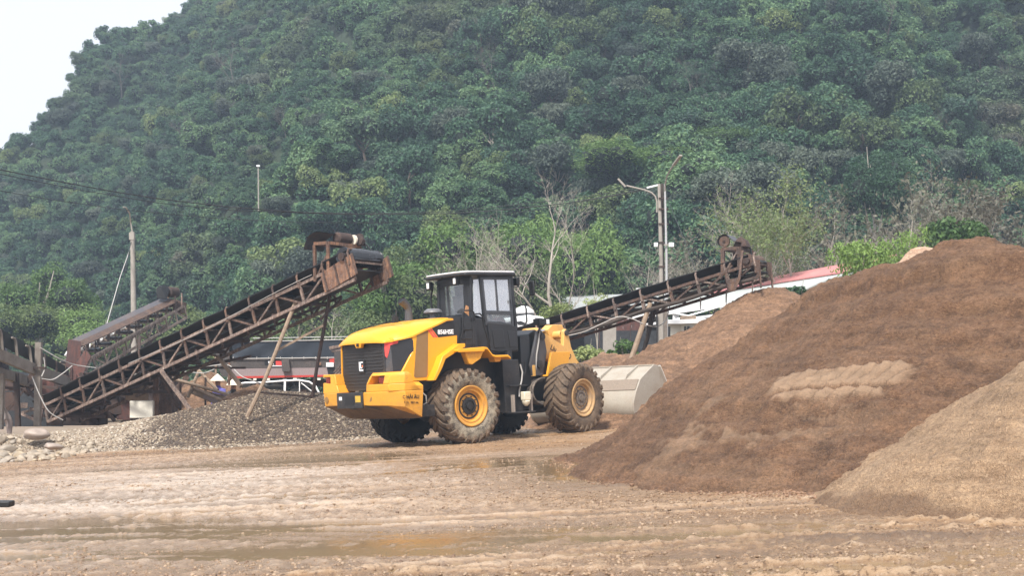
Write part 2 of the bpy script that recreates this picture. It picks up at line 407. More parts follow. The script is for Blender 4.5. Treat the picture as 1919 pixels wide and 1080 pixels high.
def build_ground():
    ny, nx = 760, 900
    Ds = np.geomspace(6.5, 47, ny); U = np.linspace(-.62, .62, nx)
    Y, S = np.meshgrid(Ds, U, indexing='ij'); X = S * (Y + 4)
    Zr, u, v, ruts, big, chur = yard_relief(X, Y)
    fade = np.clip((46.5 - Y) / 6, 0, 1)
    # smooth wheel-polished stretch beside the big pile and at the loader
    pol = np.exp(-(((X - 1.6) / 2.2) ** 2 + ((Y - 19) / 5.0) ** 2)) + .8 * np.exp(-(((X - .3) / 2.6) ** 2 + ((Y - 27) / 4.) ** 2))
    Zr = Zr * (1 - .75 * np.clip(pol, 0, 1))
    q_ = float(np.quantile(Zr[Y < 30], .14)); water = q_ + .045 * (fbm(X * .22, Y * .3, 2, 90) - .5) * 2
    left = np.exp(-(((X + 5.0) / 2.2) ** 2 + ((Y - 15.3) / 1.5) ** 2)); water = water + .045 * left
    mid = np.exp(-(((X + 1.0) / 2.2) ** 2 + ((Y - 12.6) / .8) ** 2)) + .7 * np.exp(-(((X + 2.2) / .9) ** 2 + ((Y - 14.6) / .5) ** 2)) + .8 * np.exp(-(((X - 1.6) / 1.3) ** 2 + ((Y - 20.3) / 1.3) ** 2)) + .9 * np.exp(-(((X - 2.6) / 1.2) ** 2 + ((Y - 12.8) / .5) ** 2)); water = water + .034 * mid
    damp = np.clip((water + .04 - Zr) / .035, 0, 1); rel = np.clip((Zr - np.quantile(Zr, .05)) / (np.quantile(Zr, .95) - np.quantile(Zr, .05)), 0, 1)
    wet = np.clip((water - Zr) / .006, 0, 1)
    Zr = np.maximum(Zr, water)
    mud = np.exp(-(((X - 3.1) / 1.1) ** 2 + ((Y - 11.4 + .22 * (X - 3)) / .26) ** 2)) + .8 * np.exp(-(((X - 1.6) / .9) ** 2 + ((Y - 17.6 - .1 * X) / .14) ** 2))
    Zr = Zr + mud * .10 * fbm(X * 4, Y * 4, 4, 13, .65)
    Z = gz(X, Y) + Zr * fade
    warm = np.clip(np.exp(-(((X - 1.5) / 4.5) ** 2 + ((Y - 25) / 8.) ** 2)) * 1.0 + .35 * (fbm(X * .35, Y * .9, 3, 55) - .35), 0, 1)
    pale = np.clip(0.85 * np.exp(-(((X + 5.0) / 4.5) ** 2 + ((Y - 21) / 8.) ** 2)) + .8 * np.exp(-(((X + 3.0) / 3.0) ** 2 + ((Y - 11.) / 3.) ** 2)) * (fbm(u * .2, v * 1.1, 3, 66) > .5) + .5 * (fbm(u * .15, v * .8, 3, 65) - .45), 0, 1)
    mat, nt, b = newmat('wet_mud')
    w = coords(nt, 'World')
    n1 = noise(nt, w, 2.2, 7, .65); n2 = noise(nt, w, 17, 6, .8)
    mp = nt.nodes.new('ShaderNodeMapping'); mp.inputs['Rotation'].default_value = (0, 0, R(17)); mp.inputs['Scale'].default_value = (.6, 4.2, 1); nt.links.new(w, mp.inputs['Vector'])
    n3 = noise(nt, mp.outputs[0], 1.1, 8, .74); n4 = noise(nt, mp.outputs[0], 4.5, 6, .78)
    ar = nd(nt, 'ShaderNodeAttribute', attribute_name='relief')
    f1 = mixc(nt, .34, mixc(nt, .5, n3, n4), ar.outputs['Fac'])
    c = ramp(nt, f1, [(.36, (.12, .066, .033)), (.46, (.235, .132, .066)), (.57, (.37, .225, .118)), (.74, (.54, .39, .255))])
    c = mixc(nt, ramp(nt, n1, [(.48, 0.), (.75, .5)]), c, (.34, .20, .105))
    c = mixc(nt, ramp(nt, n2, [(.38, 1.), (.48, 0.)]), c, (.10, .056, .03))
    c = mixc(nt, ramp(nt, n2, [(.57, 0.), (.66, .6)]), c, (.60, .48, .36))
    aw = nd(nt, 'ShaderNodeAttribute', attribute_name='warm')
    wf = nd(nt, 'ShaderNodeMath', operation='MULTIPLY'); nt.links.new(aw.outputs['Fac'], wf.inputs[0]); wf.inputs[1].default_value = .6
    c = mixc(nt, wf.outputs[0], c, (.40, .235, .115))
    ap = nd(nt, 'ShaderNodeAttribute', attribute_name='pale'); pf = mixc(nt, 1., ap.outputs['Fac'], ramp(nt, n4, [(.38, .25), (.52, 1.)]), 'MULTIPLY'); c = mixc(nt, pf, c, (.60, .50, .41))
    am = nd(nt, 'ShaderNodeAttribute', attribute_name='mud'); c = mixc(nt, am.outputs['Fac'], c, (.17, .105, .065))
    at = nd(nt, 'ShaderNodeAttribute', attribute_name='wet')
    ad_ = nd(nt, 'ShaderNodeAttribute', attribute_name='damp'); df = nd(nt, 'ShaderNodeMath', operation='MULTIPLY'); nt.links.new(ad_.outputs['Fac'], df.inputs[0]); df.inputs[1].default_value = .7
    c = mixc(nt, df.outputs[0], c, (.23, .155, .10))
    c = mixc(nt, at.outputs['Fac'], c, (.21, .14, .075))
    nt.links.new(c, b.inputs['Base Color'])
    r0 = ramp(nt, n1, [(.35, .16), (.65, .42)])
    nt.links.new(mixc(nt, at.outputs['Fac'], r0, (.05, .05, .05)), b.inputs['Roughness'])
    b.inputs['IOR'].default_value = 1.42
    inv = nd(nt, 'ShaderNodeMath', operation='SUBTRACT'); inv.inputs[0].default_value = 1.06; nt.links.new(at.outputs['Fac'], inv.inputs[1])
    bp = nd(nt, 'ShaderNodeBump', Distance=.035); nt.links.new(noise(nt, w, 30, 6, .8), bp.inputs['Height']); 
    sm = nd(nt, 'ShaderNodeMath', operation='MULTIPLY'); nt.links.new(inv.outputs[0], sm.inputs[0]); sm.inputs[1].default_value = .9
    nt.links.new(sm.outputs[0], bp.inputs['Strength']); nt.links.new(bp.outputs[0], b.inputs['Normal'])
    g = link('muddy_ground', grid_mesh('muddy_ground', X, Y, Z, mat, dict(wet=wet, pale=pale, damp=damp, relief=rel, warm=warm, mud=np.clip(mud * 1.3, 0, 1)))); g['kind'] = 'structure'
    # land beyond and round the yard, one coarse sheet sunk under the fine one
    xs = np.linspace(-420, 420, 211); ys = np.linspace(-60, 420, 121)
    X, Y = np.meshgrid(xs, ys); Z = gz(X, Y) - .10 - .12 * ((Y > 5) & (Y < 46) & (abs(X) < .62 * (Y + 4)))
    m2 = worn('packed_earth', (.26, .19, .13), .8, dirt=(.16, .12, .08), amount=.4, scale=.6)
    o = link('ground', grid_mesh('ground', X, Y, Z, m2)); o['kind'] = 'structure'
build_ground()

# ================================================================== SAND PILES
def cone_field(X, Y, crest, slope):
    Z = np.full(X.shape, -9.)
    for a, b in zip(crest[:-1], crest[1:]):
        a = np.array(a); b = np.array(b); d = b[:2] - a[:2]; L = d.dot(d)
        t = np.clip(((X - a[0]) * d[0] + (Y - a[1]) * d[1]) / L, 0, 1)
        r = np.hypot(X - a[0] - t * d[0], Y - a[1] - t * d[1])
        Z = np.maximum(Z, a[2] + t * (b[2] - a[2]) - slope * (np.sqrt(r * r + .12) - .2))
    return Z
def pile(name, label, crest, slope, box, res, mat, seed, rough=1., group=None, extra=None, wob=.35):
    x0, x1, y0, y1 = box
    X, Y = np.meshgrid(np.linspace(x0, x1, int((x1 - x0) / res)), np.linspace(y0, y1, int((y1 - y0) / res)))
    wx = X + wob * (fbm(X * .6, Y * .6, 3, seed) - .5) * 2; wy = Y + wob * (fbm(X * .6, Y * .6, 3, seed + 7) - .5) * 2
    Z = cone_field(wx, wy, crest, slope)
    # runnels down the slope, ripples along it, clods
    gy, gx = np.gradient(Z, Y[1, 0] - Y[0, 0], X[0, 1] - X[0, 0])
    lump = fbm(X * 1.1, Y * 1.1, 4, seed + 3, .55) - .5
    rip = fbm(X * 1.4, Z * 5.5, 4, seed + 11, .6) - .5
    fin = fbm(X * 6, Y * 6 + Z * 5, 4, seed + 17, .65) - .5
    tiny = fbm(X * 14, Y * 14, 3, seed + 23, .7) - .5
    rdg = 1 - np.abs(fbm(X * 2.2, Z * 7 + Y * .6, 4, seed + 31, .6) - .5) * 4
    Zb = Z + rough * .16 * lump
    Z = Z + rough * (.16 * lump + .14 * rip + .09 * fin + .075 * tiny + .035 * rdg)
    gl = np.hypot(gx, gy) + 1e-3; cc_ = (X * (gy / gl).mean() - Y * (gx / gl).mean()) if name == 'sand_pile' else X
    st_ = fbm(X * 5.2 + Y * -3.8, Z * 1.8, 4, seed + 41, .65); st2 = fbm(X * 1.6, Z * 13, 4, seed + 43, .65)
    Z = Z + rough * (.10 * (st_ - .5) + .07 * (st2 - .5))
    att = dict(tone=np.zeros_like(Z), streak=np.clip(.5 + .9 * (st_ - .5) + 1.1 * (st2 - .5), 0, 1))
    if extra: att['_b'] = Zb; Z, att = extra(X, Y, Z, att); att.pop('_b', None)
    G = gz(X, Y)
    Z = np.where(Z < G - .06, G - .16, Z)
    me = grid_mesh(name, X, Y, Z, mat, att)
    bm = bmesh.new(); bm.from_mesh(me); bm.verts.ensure_lookup_table()
    kill = [v for v, z, g in zip(bm.verts, Z.ravel(), G.ravel()) if z <= g - .159 and all(e.other_vert(v).co.z <= gzf(e.other_vert(v).co.x) - .158 for e in v.link_edges)]
    bmesh.ops.delete(bm, geom=kill, context='VERTS'); bm.to_mesh(me); bm.free()
    o = link(name, me); tag(o, label, 'sand pile', group); return o
BIG = [(5.1, 24.0, 2.52), (5.35, 22.6, 2.95), (5.75, 20.6, 3.17), (6.25, 19.4, 3.46), (6.9, 18.6, 3.12), (8.6, 17.8, 2.9)]
def big_extra(X, Y, Z, att):
    # slabs pressed by a machine's tread across the middle of the face, and a wheel-cut groove at the foot
    k = 2600 / 1919.
    a = np.array((3.30, 17.76)); d = np.array((.743, -.669)); L = 1.95; n = np.array((.669, .743))
    u = (X - a[0]) * d[0] + (Y - a[1]) * d[1]; v = (X - a[0]) * n[0] + (Y - a[1]) * n[1]     # v grows up the slope
    sm = fbm(X * 2.2, Y * 2.2, 3, 77)
    wob_ = .05 * (fbm(u * 3, v * 3, 2, 78) - .5)
    cell = ((u - .72 * v + wob_) / .212) % 1.0
    cell2 = ((u - .85 * v + .08 + wob_) / .26) % 1.0
    low = v < -.10
    cc = np.where(low, cell2, cell)
    slab_ = .055 * (1 - cc) - .05 * np.exp(-((cc - .96) / .05) ** 2) - .06 * np.exp(-((v + .10 + .02 * np.sin(u * 5)) / .022) ** 2)
    hi = np.clip((.30 - v) / .05, 0, 1); lo = np.clip((v + .36 - .10 * sm) / .06, 0, 1)
    msk = np.clip((u + .05) / .12, 0, 1) * np.clip((L - u) / .2, 0, 1) * hi * lo * np.where(low, np.clip((sm - .36) * 9, 0, 1), 1)
    Z = Z * (1 - .85 * msk) + (att['_b'] + .03 + .30 * (Z - att['_b'])) * .85 * msk + msk * slab_ * .85
    att['tone'] = np.clip(msk * .5 * np.clip(1.2 - cc * .5, 0, 1) * np.clip((np.abs(cc - .96) - .05) / .05, 0, 1) * np.clip((np.abs(v + .10 + .02 * np.sin(u * 5)) - .015) / .02, 0, 1), 0, 1)
    # thin pale crusts broken loose left of and below the slabs
    cr = np.clip((fbm(u * 1.2, v * 3.5, 4, 83, .6) - .60) * 14, 0, 1) * np.exp(-(((u + .2) / 1.6) ** 2 + ((v + .5) / .8) ** 2))
    Z = Z + .03 * cr; att['tone'] = np.clip(att['tone'] + .35 * cr, 0, 1)
    # long terraces where the crest slid
    for (zt, ph, am) in ((2.75, .3, .17), (2.2, 1.7, .11), (1.85, 2.9, .07), (.9, 4.2, .06)):
        q = Z - zt - .16 * np.sin(X * 1.1 + ph) - .22 * (fbm(X * .7, Y * .7, 2, 88) - .5)
        Z = Z + am * np.tanh(q / .05) * np.exp(-(q / .30) ** 2) * .6
    # diagonal groove near the left foot
    ga = np.array((2.3, 21.5)); gb = np.array((1.15, 19.6)); gd = gb - ga; GL = np.hypot(*gd); gd /= GL
    gu = (X - ga[0]) * gd[0] + (Y - ga[1]) * gd[1]; gv = (X - ga[0]) * gd[1] - (Y - ga[1]) * gd[0]
    Z = Z - .10 * np.exp(-(gv / .14) ** 2) * np.clip(gu / .4, 0, 1) * np.clip((GL + .3 - gu) / .4, 0, 1)
    return Z, att
pile('sand_pile', 'huge red-brown sand pile with tread-pressed slabs across its face, filling the right', BIG, .675, (-.2, 11.5, 13.2, 27.5), .021, M['sand_brown'], 101, 1.0, extra=big_extra)
def tan_extra(X, Y, Z, att):
    h = Z - gz(X, Y); n = fbm(X * 1.6, Y * 1.6, 4, 207)
    att['damp'] = np.clip((.06 - h + (n - .42) * .9 * np.exp(-h / .4)) / .10, 0, 1) * .6
    return Z, att
pile('sand_pile', 'light tan sand pile with dark damp foot in the right foreground', [(6.25, 14.5, 2.0), (7.3, 14.8, 2.6), (9.2, 15.2, 2.75)], .63, (1.9, 10.5, 9.6, 18.5), .023, M['sand_tan'], 201, .55, extra=tan_extra, wob=.25)
pile('sand_pile', 'dark brown sand cone under the head of the right conveyor', [(6.9, 38.3, 3.9), (7.35, 38.3, 3.9)], .60, (-.5, 15, 30.5, 46), .06, M['sand_back'], 301, .9)
pile('sand_pile', 'pale orange sand heap peeping over the left shoulder of the huge pile', [(8.35, 28.5, 4.22), (8.6, 28.5, 4.2)], .95, (3, 14, 22.8, 34), .07, M['sand_pale'], 311, .8)
pile('sand_pile', 'pale orange sand heap just showing at the right edge of the photo', [(9.6, 25.6, 3.75), (11.3, 25.6, 4.0)], .75, (6.5, 17, 19.5, 31.5), .08, M['sand_pale'], 321, .8)
pile('sand_pile', 'low brown mound with a pale face behind the loader bucket', [(2.9, 44.5, 2.15), (4.0, 44.5, 2.15)], .5, (-3, 10, 38.6, 50), .08, M['sand_back'], 331, .9)
pile('sand_pile', 'small pale sand heap in front of the low brown mound', [(2.6, 41.6, 1.75), (3.2, 41.6, 1.6)], .5, (-1.5, 7, 37.3, 46), .07, M['sand_pale'], 341, .8)

# ================================================================== GRAVEL BANKS AND BOULDERS
def stone_mesh(name, seed, mat, sub=2):
    bm = bmesh.new(); bmesh.ops.create_icosphere(bm, subdivisions=sub, radius=1)
    r = random.Random(seed); ax = [Vector((r.uniform(-1, 1), r.uniform(-1, 1), r.uniform(-1, 1))).normalized() for _ in range(9)]
    lim = [r.uniform(.5, .88) for _ in ax]
    for v in bm.verts:
        p = v.co.copy()
        for a, l in zip(ax, lim):
            d = p.dot(a)
            if d > l: p -= a * (d - l) * .85
        v.co = Vector((p.x * 1.15, p.y * .95, p.z * .72))
    me = bpy.data.meshes.new(name); bm.to_mesh(me); bm.free(); me.materials.append(mat)
    me.polygons.foreach_set('use_smooth', [True] * len(me.polygons)); return me
def stonemat(name, cols, sc=9):
    m, nt, b = newmat(name)
    oi = nt.nodes.new('ShaderNodeObjectInfo')
    at = nd(nt, 'ShaderNodeAttribute', attribute_name='shade'); at.attribute_type = 'INSTANCER'
    ad = nd(nt, 'ShaderNodeMath', operation='ADD'); nt.links.new(oi.outputs['Random'], ad.inputs[0]); nt.links.new(at.outputs['Fac'], ad.inputs[1])
    fr = nd(nt, 'ShaderNodeMath', operation='FRACT'); nt.links.new(ad.outputs[0], fr.inputs[0])
    c = ramp(nt, fr.outputs[0], [(i / (len(cols) - 1) if len(cols) > 1 else 0, k) for i, k in enumerate(cols)])
    n = noise(nt, coords(nt, 'World'), sc, 5, .6)
    nt.links.new(mixc(nt, .7, c, ramp(nt, n, [(.3, .6), (.7, 1.3)]), 'MULTIPLY'), b.inputs['Base Color'])
    b.inputs['Roughness'].default_value = .6; bump(nt, b, n, .3, .02); return m
M['pebble_dark'] = stonemat('dark_mixed_pebble', [(.032, .021, .014), (.095, .062, .038), (.052, .036, .026), (.17, .12, .075), (.05, .033, .022), (.40, .32, .22)])
M['pebble_pale'] = stonemat('pale_mixed_pebble', [(.16, .115, .075), (.32, .25, .175), (.22, .175, .13), (.40, .33, .24), (.19, .13, .085), (.50, .44, .36)])
M['boulder'] = stonemat('river_boulder', [(.30, .24, .175), (.38, .31, .23), (.25, .21, .165), (.42, .33, .22), (.32, .28, .24)], 5)
M['boulder_big'] = stonemat('rosy_grey_boulder', [(.33, .265, .22), (.35, .28, .23)], 4)
GRAVEL_CREST = [(-12.4, 37.4, -.05), (-10.2, 37.6, .22), (-8.6, 37.6, .58), (-6.6, 37.6, 1.02), (-5.0, 37.3, .95), (-3.5, 37.0, .35)]
def gravel_h(X, Y):
    Z = cone_field(X, Y, GRAVEL_CREST, .42)
    Z = np.maximum(Z, cone_field(X, Y, [(-15.5, 36.6, -.05), (-12.4, 37.0, -.12)], .42))
    return Z + .16 * (fbm(X * .8, Y * .8, 3, 400) - .5)
def build_gravel():
    x0, x1, y0, y1 = -18, -1.2, 32.2, 43.5
    X, Y = np.meshgrid(np.linspace(x0, x1, 170), np.linspace(y0, y1, 120)); Z = gravel_h(X, Y)
    G = gz(X, Y); Z = np.where(Z < G - .05, G - .2, Z)
    base = worn('gravel_bed', (.11, .085, .068), .9, dirt=(.16, .12, .09), amount=.5, scale=6, bumps=.8)
    b = link('gravel_bank', grid_mesh('gravel_bank', X, Y, Z, base)); b['kind'] = 'structure'
    n = 150000
    ux = rng.uniform(x0, x1, n); uy = rng.uniform(y0, y1 - 3.0, n)
    h = gravel_h(ux, uy); g = gz(ux, uy)
    keep = (h > g - .04) | (rng.random(n) < .05 * np.exp(-np.maximum(0, g - h) * 6))
    ux, uy, h, g = ux[keep], uy[keep], h[keep], g[keep]; z = np.maximum(h, g)
    dist = 2600 / uy
    pale = np.clip((-9.2 + 1.2 * (fbm(ux * .9, uy * .9, 3, 431) - .5) * 2 - ux) / 1.2, 0, 1) + (h < g + .06) * .7
    pale = rng.random(len(ux)) < pale
    def scatter(name, label, sel, mat, s0, s1, nv):
        protos = [stone_mesh('pebble', 500 + i + nv, mat, 1) for i in range(3)]
        k = int(sel.sum())
        me = bpy.data.meshes.new(name); me.vertices.add(k)
        me.vertices.foreach_set('co', np.stack([ux[sel], uy[sel], z[sel]], -1).astype(np.float32).ravel())
        a = me.attributes.new('sz', 'FLOAT', 'POINT'); a.data.foreach_set('value', (s0 + (s1 - s0) * rng.random(k) ** 2.2).astype(np.float32))
        a = me.attributes.new('shade', 'FLOAT', 'POINT'); a.data.foreach_set('value', rng.random(k).astype(np.float32))
        o = link(name, me); o['kind'] = 'stuff'; tag(o, label, 'gravel')
        instancer(o, protos)
    scatter('gravel', 'dark brown wet gravel heaped under the long conveyor head', ~pale, M['pebble_dark'], .020, .055, 0)
    scatter('gravel', 'pale buff gravel spread on the left part of the bank', pale, M['pebble_pale'], .020, .06, 10)
def instancer(o, meshes):
    """geometry nodes: put one of the meshes on every point, with random turn and the point's own size"""
    ng = bpy.data.node_groups.new('scatter', 'GeometryNodeTree')
    ng.interface.new_socket('Geometry', in_out='INPUT', socket_type='NodeSocketGeometry')
    ng.interface.new_socket('Geometry', in_out='OUTPUT', socket_type='NodeSocketGeometry')
    N = ng.nodes; L = ng.links
    gi = N.new('NodeGroupInput'); go = N.new('NodeGroupOutput')
    join = N.new('GeometryNodeJoinGeometry')
    for me in meshes:
        po = bpy.data.objects.new(me.name, me)       # source shape, not linked to the scene
        oi = N.new('GeometryNodeObjectInfo'); oi.inputs['Object'].default_value = po; oi.inputs['As Instance'].default_value = True
        L.new(oi.outputs['Geometry'], join.inputs[0])
    iop = N.new('GeometryNodeInstanceOnPoints'); iop.inputs['Pick Instance'].default_value = True
    L.new(gi.outputs[0], iop.inputs['Points']); L.new(join.outputs[0], iop.inputs['Instance'])
    ri = N.new('FunctionNodeRandomValue'); ri.data_type = 'INT'
    for s in ri.inputs:
        if s.type == 'INT' and s.name == 'Min': s.default_value = 0
        if s.type == 'INT' and s.name == 'Max': s.default_value = len(meshes) - 1
    L.new([s for s in ri.outputs if s.type == 'INT'][0], iop.inputs['Instance Index'])
    rr = N.new('FunctionNodeRandomValue'); rr.data_type = 'FLOAT_VECTOR'
    vin = [s for s in rr.inputs if s.type == 'VECTOR']; vin[0].default_value = (0, 0, 0) if o.get('upright') else (-.6, -.6, 0); vin[1].default_value = (0, 0, 6.28) if o.get('upright') else (.6, .6, 6.28)
    L.new([s for s in rr.outputs if s.type == 'VECTOR'][0], iop.inputs['Rotation'])
    na = N.new('GeometryNodeInputNamedAttribute'); na.data_type = 'FLOAT'; na.inputs[0].default_value = 'sz'
    L.new([s for s in na.outputs if s.type == 'VALUE'][0], iop.inputs['Scale'])
    L.new(iop.outputs[0], go.inputs[0])
    m = o.modifiers.new('scatter', 'NODES'); m.node_group = ng
    if 'upright' in o: del o['upright']
build_gravel()
def build_boulders():
    ms = [stone_mesh('boulder', 700 + i, M['boulder'], 3) for i in range(5)]
    r = random.Random(5)
    big = link('boulder', stone_mesh('boulder', 790, M['boulder_big'], 3), loc=(-12.35, 36.0, -.10)); big.scale = (.33, .30, .22)
    tag(big, 'large rosy grey boulder, biggest and topmost stone at the left of the bank', 'boulder')
    fl = link('boulder', stone_mesh('boulder', 791, M['boulder_big'], 3), loc=(-11.35, 34.2, -.33)); fl.scale = (.24, .2, .13); fl.rotation_euler = (0, .12, .3)
    tag(fl, 'flat brown oval boulder lying alone on the gravel right of the cobble heap', 'boulder')
    rd = link('boulder', stone_mesh('boulder', 792, M['boulder'], 3), loc=(-12.75, 33.9, -.33)); rd.scale = (.22, .2, .2)
    tag(rd, 'round tan boulder in the middle of the cobble heap at lower left', 'boulder')
    n = 0; used = [(-12.4, 36.0, .4), (-11.35, 34.2, .26), (-12.75, 33.9, .24)]
    for i in range(1800):
        if n >= 190: break
        x = r.uniform(-14.2, -10.3); y = r.uniform(31.6, 36.4); t = (x + 14.2) / 3.9
        if r.random() < t ** 2.2: continue
        s = r.uniform(.07, .24) * (1.15 - .6 * t)
        if any((x - a) ** 2 + (y - b_) ** 2 < ((s + c) * .8) ** 2 for a, b_, c in used): continue
        used.append((x, y, s)); n += 1
        z = max(float(gravel_h(np.array([x]), np.array([y]))[0]), gzf(x))
        o = link('boulder', ms[i % 5], loc=(x, y, z + s * .3)); o.scale = (s, s * r.uniform(.8, 1.1), s * r.uniform(.75, 1.1)); o.rotation_euler = (r.uniform(-.4, .4), r.uniform(-.4, .4), r.uniform(0, 6))
        tag(o, 'pale river cobble in the loose heap of cobbles at the lower left of the bank', 'boulder', 'cobbles heaped at the left edge of the bank')
build_boulders()

# ================================================================== LOOSE CLODS, STONES AND GRAINS ON THE YARD
def loose(name, label, n, mats, s0, s1, where, seed, cat='debris'):
    r = np.random.default_rng(seed); X, Y = where(r, n); Zr, *_ = yard_relief(X, Y)
    me = bpy.data.meshes.new(name); me.vertices.add(len(X)); me.vertices.foreach_set('co', np.stack([X, Y, gz(X, Y) + Zr * .6 + .004], -1).astype(np.float32).ravel())
    a = me.attributes.new('sz', 'FLOAT', 'POINT'); a.data.foreach_set('value', (s0 + (s1 - s0) * r.random(len(X)) ** 4).astype(np.float32))
    a = me.attributes.new('shade', 'FLOAT', 'POINT'); a.data.foreach_set('value', r.random(len(X)).astype(np.float32))
    o = link(name, me); o['kind'] = 'stuff'; tag(o, label, cat); instancer(o, [stone_mesh('clod', 600 + seed + i, mats, 1) for i in range(3)])
M['clod'] = stonemat('mud_clod', [(.13, .075, .045), (.26, .17, .10), (.19, .12, .07), (.33, .235, .155), (.28, .19, .12)])
M['grain_brown'] = stonemat('spilled_sand_clod', [(.13, .066, .034), (.25, .14, .078), (.18, .10, .055), (.30, .18, .10)])
M['grain_tan'] = stonemat('spilled_tan_clod', [(.30, .19, .10), (.45, .30, .17), (.14, .075, .04), (.52, .37, .22)])
def field(r, n):
    Y = 9 + 26 * r.random(n) ** 1.5; X = (r.random(n) - .5) * .86 * Y; k = fbm(X * .5, Y * .8, 3, 515) > .44; return X[k], Y[k]
def along(poly, wid):
    def f(r, n):
        P = np.array(poly); seg = r.integers(0, len(P) - 1, n); t = r.random(n)[:, None]; Q = P[seg] * (1 - t) + P[seg + 1] * t
        d = np.abs(r.normal(size=n)) * wid * np.where(r.random(n) < .5, 1, .4); return Q[:, 0] - d * .45, Q[:, 1] - d * .9
    return f
loose('clods', 'small mud clods and pebbles strewn over the wet yard', 60000, M['clod'], .006, .030, field, 11)
loose('spilled_sand', 'brown sand crumbs spilled along the foot of the huge pile', 9000, M['grain_brown'], .008, .035, along([(.9, 24.2), (1.0, 21), (1.3, 19.2), (1.7, 18.1), (2.3, 17.0), (2.9, 15.9), (3.6, 15.1), (4.6, 14.6)], .30), 21)
loose('spilled_sand', 'tan and dark crumbs spilled along the foot of the light tan pile', 6000, M['grain_tan'], .006, .03, along([(3.7, 14.3), (3.75, 13.7), (4.1, 13.1), (4.6, 12.6), (5.4, 12.1), (6.2, 11.8)], .22), 31)

# ================================================================== HILL
def lerp_tab(x, xs, ys): return np.interp(x, xs, ys)
def y_base(X): return np.interp(X, [-160, -75, -45, -15, 15, 60, 140], [150, 138, 116, 84, 74, 74, 84])
SLOPE = .74
def ridge_cap():
    # crest height against X so that the skyline climbs from lower left to beyond the top of the frame
    xs, cs = [], []
    for p, yy in ((-700, 560), (-500, 480), (-300, 400), (-120, 318), (0, 268), (60, 228), (110, 182), (150, 146), (185, 96), (215, 48), (240, 28), (300, -6), (360, -60), (500, -230), (700, -420)):
        e = (695 - yy) / 2600 - .012; Dr = 170.
        for _ in range(12):
            x = (p - 960) / 2600 * Dr; y0 = float(y_base(x)); c = e * y0 / max(.2, 1 - e / SLOPE); Dr = .5 * Dr + .5 * (y0 + c / SLOPE)
        xs.append((p - 960) / 2600 * Dr); cs.append(c)
    xs += [20, 160]; cs += [92, 96]
    o = np.argsort(xs); return np.array(xs)[o], np.array(cs)[o]
RX, RC = ridge_cap()
def hill_h(X, Y):
    X = np.asarray(X, float); Y = np.asarray(Y, float)
    y0 = y_base(X) + 7 * (fbm(X * .035, Y * .012, 3, 900) - .5) * 2
    up = SLOPE * (Y - y0) + 7.0 * (fbm(X * .05, Y * .03, 4, 910) - .5) * 2 * np.clip((Y - y0) / 15, 0, 1)
    cap = np.interp(X, RX, RC)
    yr = y0 + cap / SLOPE
    down = cap - .35 * (Y - yr) - .004 * np.maximum(0, Y - yr) ** 1.5
    k = 2.5
    H = -k * np.logaddexp(-up / k, -down / k)
    return np.maximum(H, -6)
def build_hill():
    X, Y = np.meshgrid(np.linspace(-170, 170, 240), np.linspace(66, 330, 200))
    Z = hill_h(X, Y) + gz(X, Y) * np.clip((90 - Y) / 20, 0, 1) + .6 * (fbm(X * .3, Y * .3, 3, 921) - .5) - .5
    Z = np.where(hill_h(X, Y) < -1.2, np.minimum(Z, -2.5), Z)
    m, nt, b = newmat('hill_undergrowth')
    w = coords(nt, 'World'); n = noise(nt, w, .7, 8, .7)
    nt.links.new(ramp(nt, n, [(.3, (.012, .022, .012)), (.55, (.03, .05, .022)), (.75, (.05, .06, .035))]), b.inputs['Base Color'])
    b.inputs['Roughness'].default_value = .9; bump(nt, b, n, 1., .6)
    o = link('hill', grid_mesh('hill', X, Y, Z, m)); o['kind'] = 'structure'
build_hill()

# ================================================================== TREES
def leafmat(name, dark, mid, light, patch=None, pscale=.03, trans=.25):
    m, nt, b = newmat(name)
    w = coords(nt, 'World'); oi = nt.nodes.new('ShaderNodeObjectInfo')
    at = nd(nt, 'ShaderNodeAttribute', attribute_name='leaf')
    f = nd(nt, 'ShaderNodeMath', operation='MULTIPLY_ADD'); nt.links.new(oi.outputs['Random'], f.inputs[0]); f.inputs[1].default_value = .62
    m2 = nd(nt, 'ShaderNodeMath', operation='MULTIPLY'); nt.links.new(at.outputs['Fac'], m2.inputs[0]); m2.inputs[1].default_value = .42
    nt.links.new(m2.outputs[0], f.inputs[2])
    c = ramp(nt, f.outputs[0], [(.05, dark), (.5, mid), (.95, light)])
    if patch:
        n = noise(nt, w, pscale, 3, .6)
        c = mixc(nt, ramp(nt, n, [(.56, 0.), (.66, .55)]), c, patch)
        n2 = noise(nt, w, pscale * 2.3, 2, .6)
        c = mixc(nt, ramp(nt, n2, [(.32, .55), (.45, 0.)]), c, (.028, .058, .045))
    nt.links.new(c, b.inputs['Base Color']); b.inputs['Roughness'].default_value = .55
    b.inputs['Specular IOR Level'].default_value = .35
    if trans:
        t = nd(nt, 'ShaderNodeBsdfTranslucent'); nt.links.new(c, t.inputs[0])
        mm = nd(nt, 'ShaderNodeMixShader'); mm.inputs[0].default_value = trans
        nt.links.new(b.outputs[0], mm.inputs[1]); nt.links.new(t.outputs[0], mm.inputs[2]); nt.links.new(mm.outputs[0], nt.nodes['Material Output'].inputs[0])
    return m
M['leaf_forest'] = leafmat('forest_leaves', (.020, .058, .034), (.060, .135, .070), (.17, .27, .115), (.15, .15, .08))
M['leaf_mid'] = leafmat('mid_green_leaves', (.05, .105, .028), (.105, .185, .05), (.20, .30, .085), None)
M['leaf_olive'] = leafmat('olive_green_leaves', (.07, .105, .04), (.13, .18, .065), (.22, .27, .10), None)
M['leaf_bright'] = leafmat('bright_yellow_green_leaves', (.13, .21, .045), (.21, .32, .075), (.33, .46, .13), None)
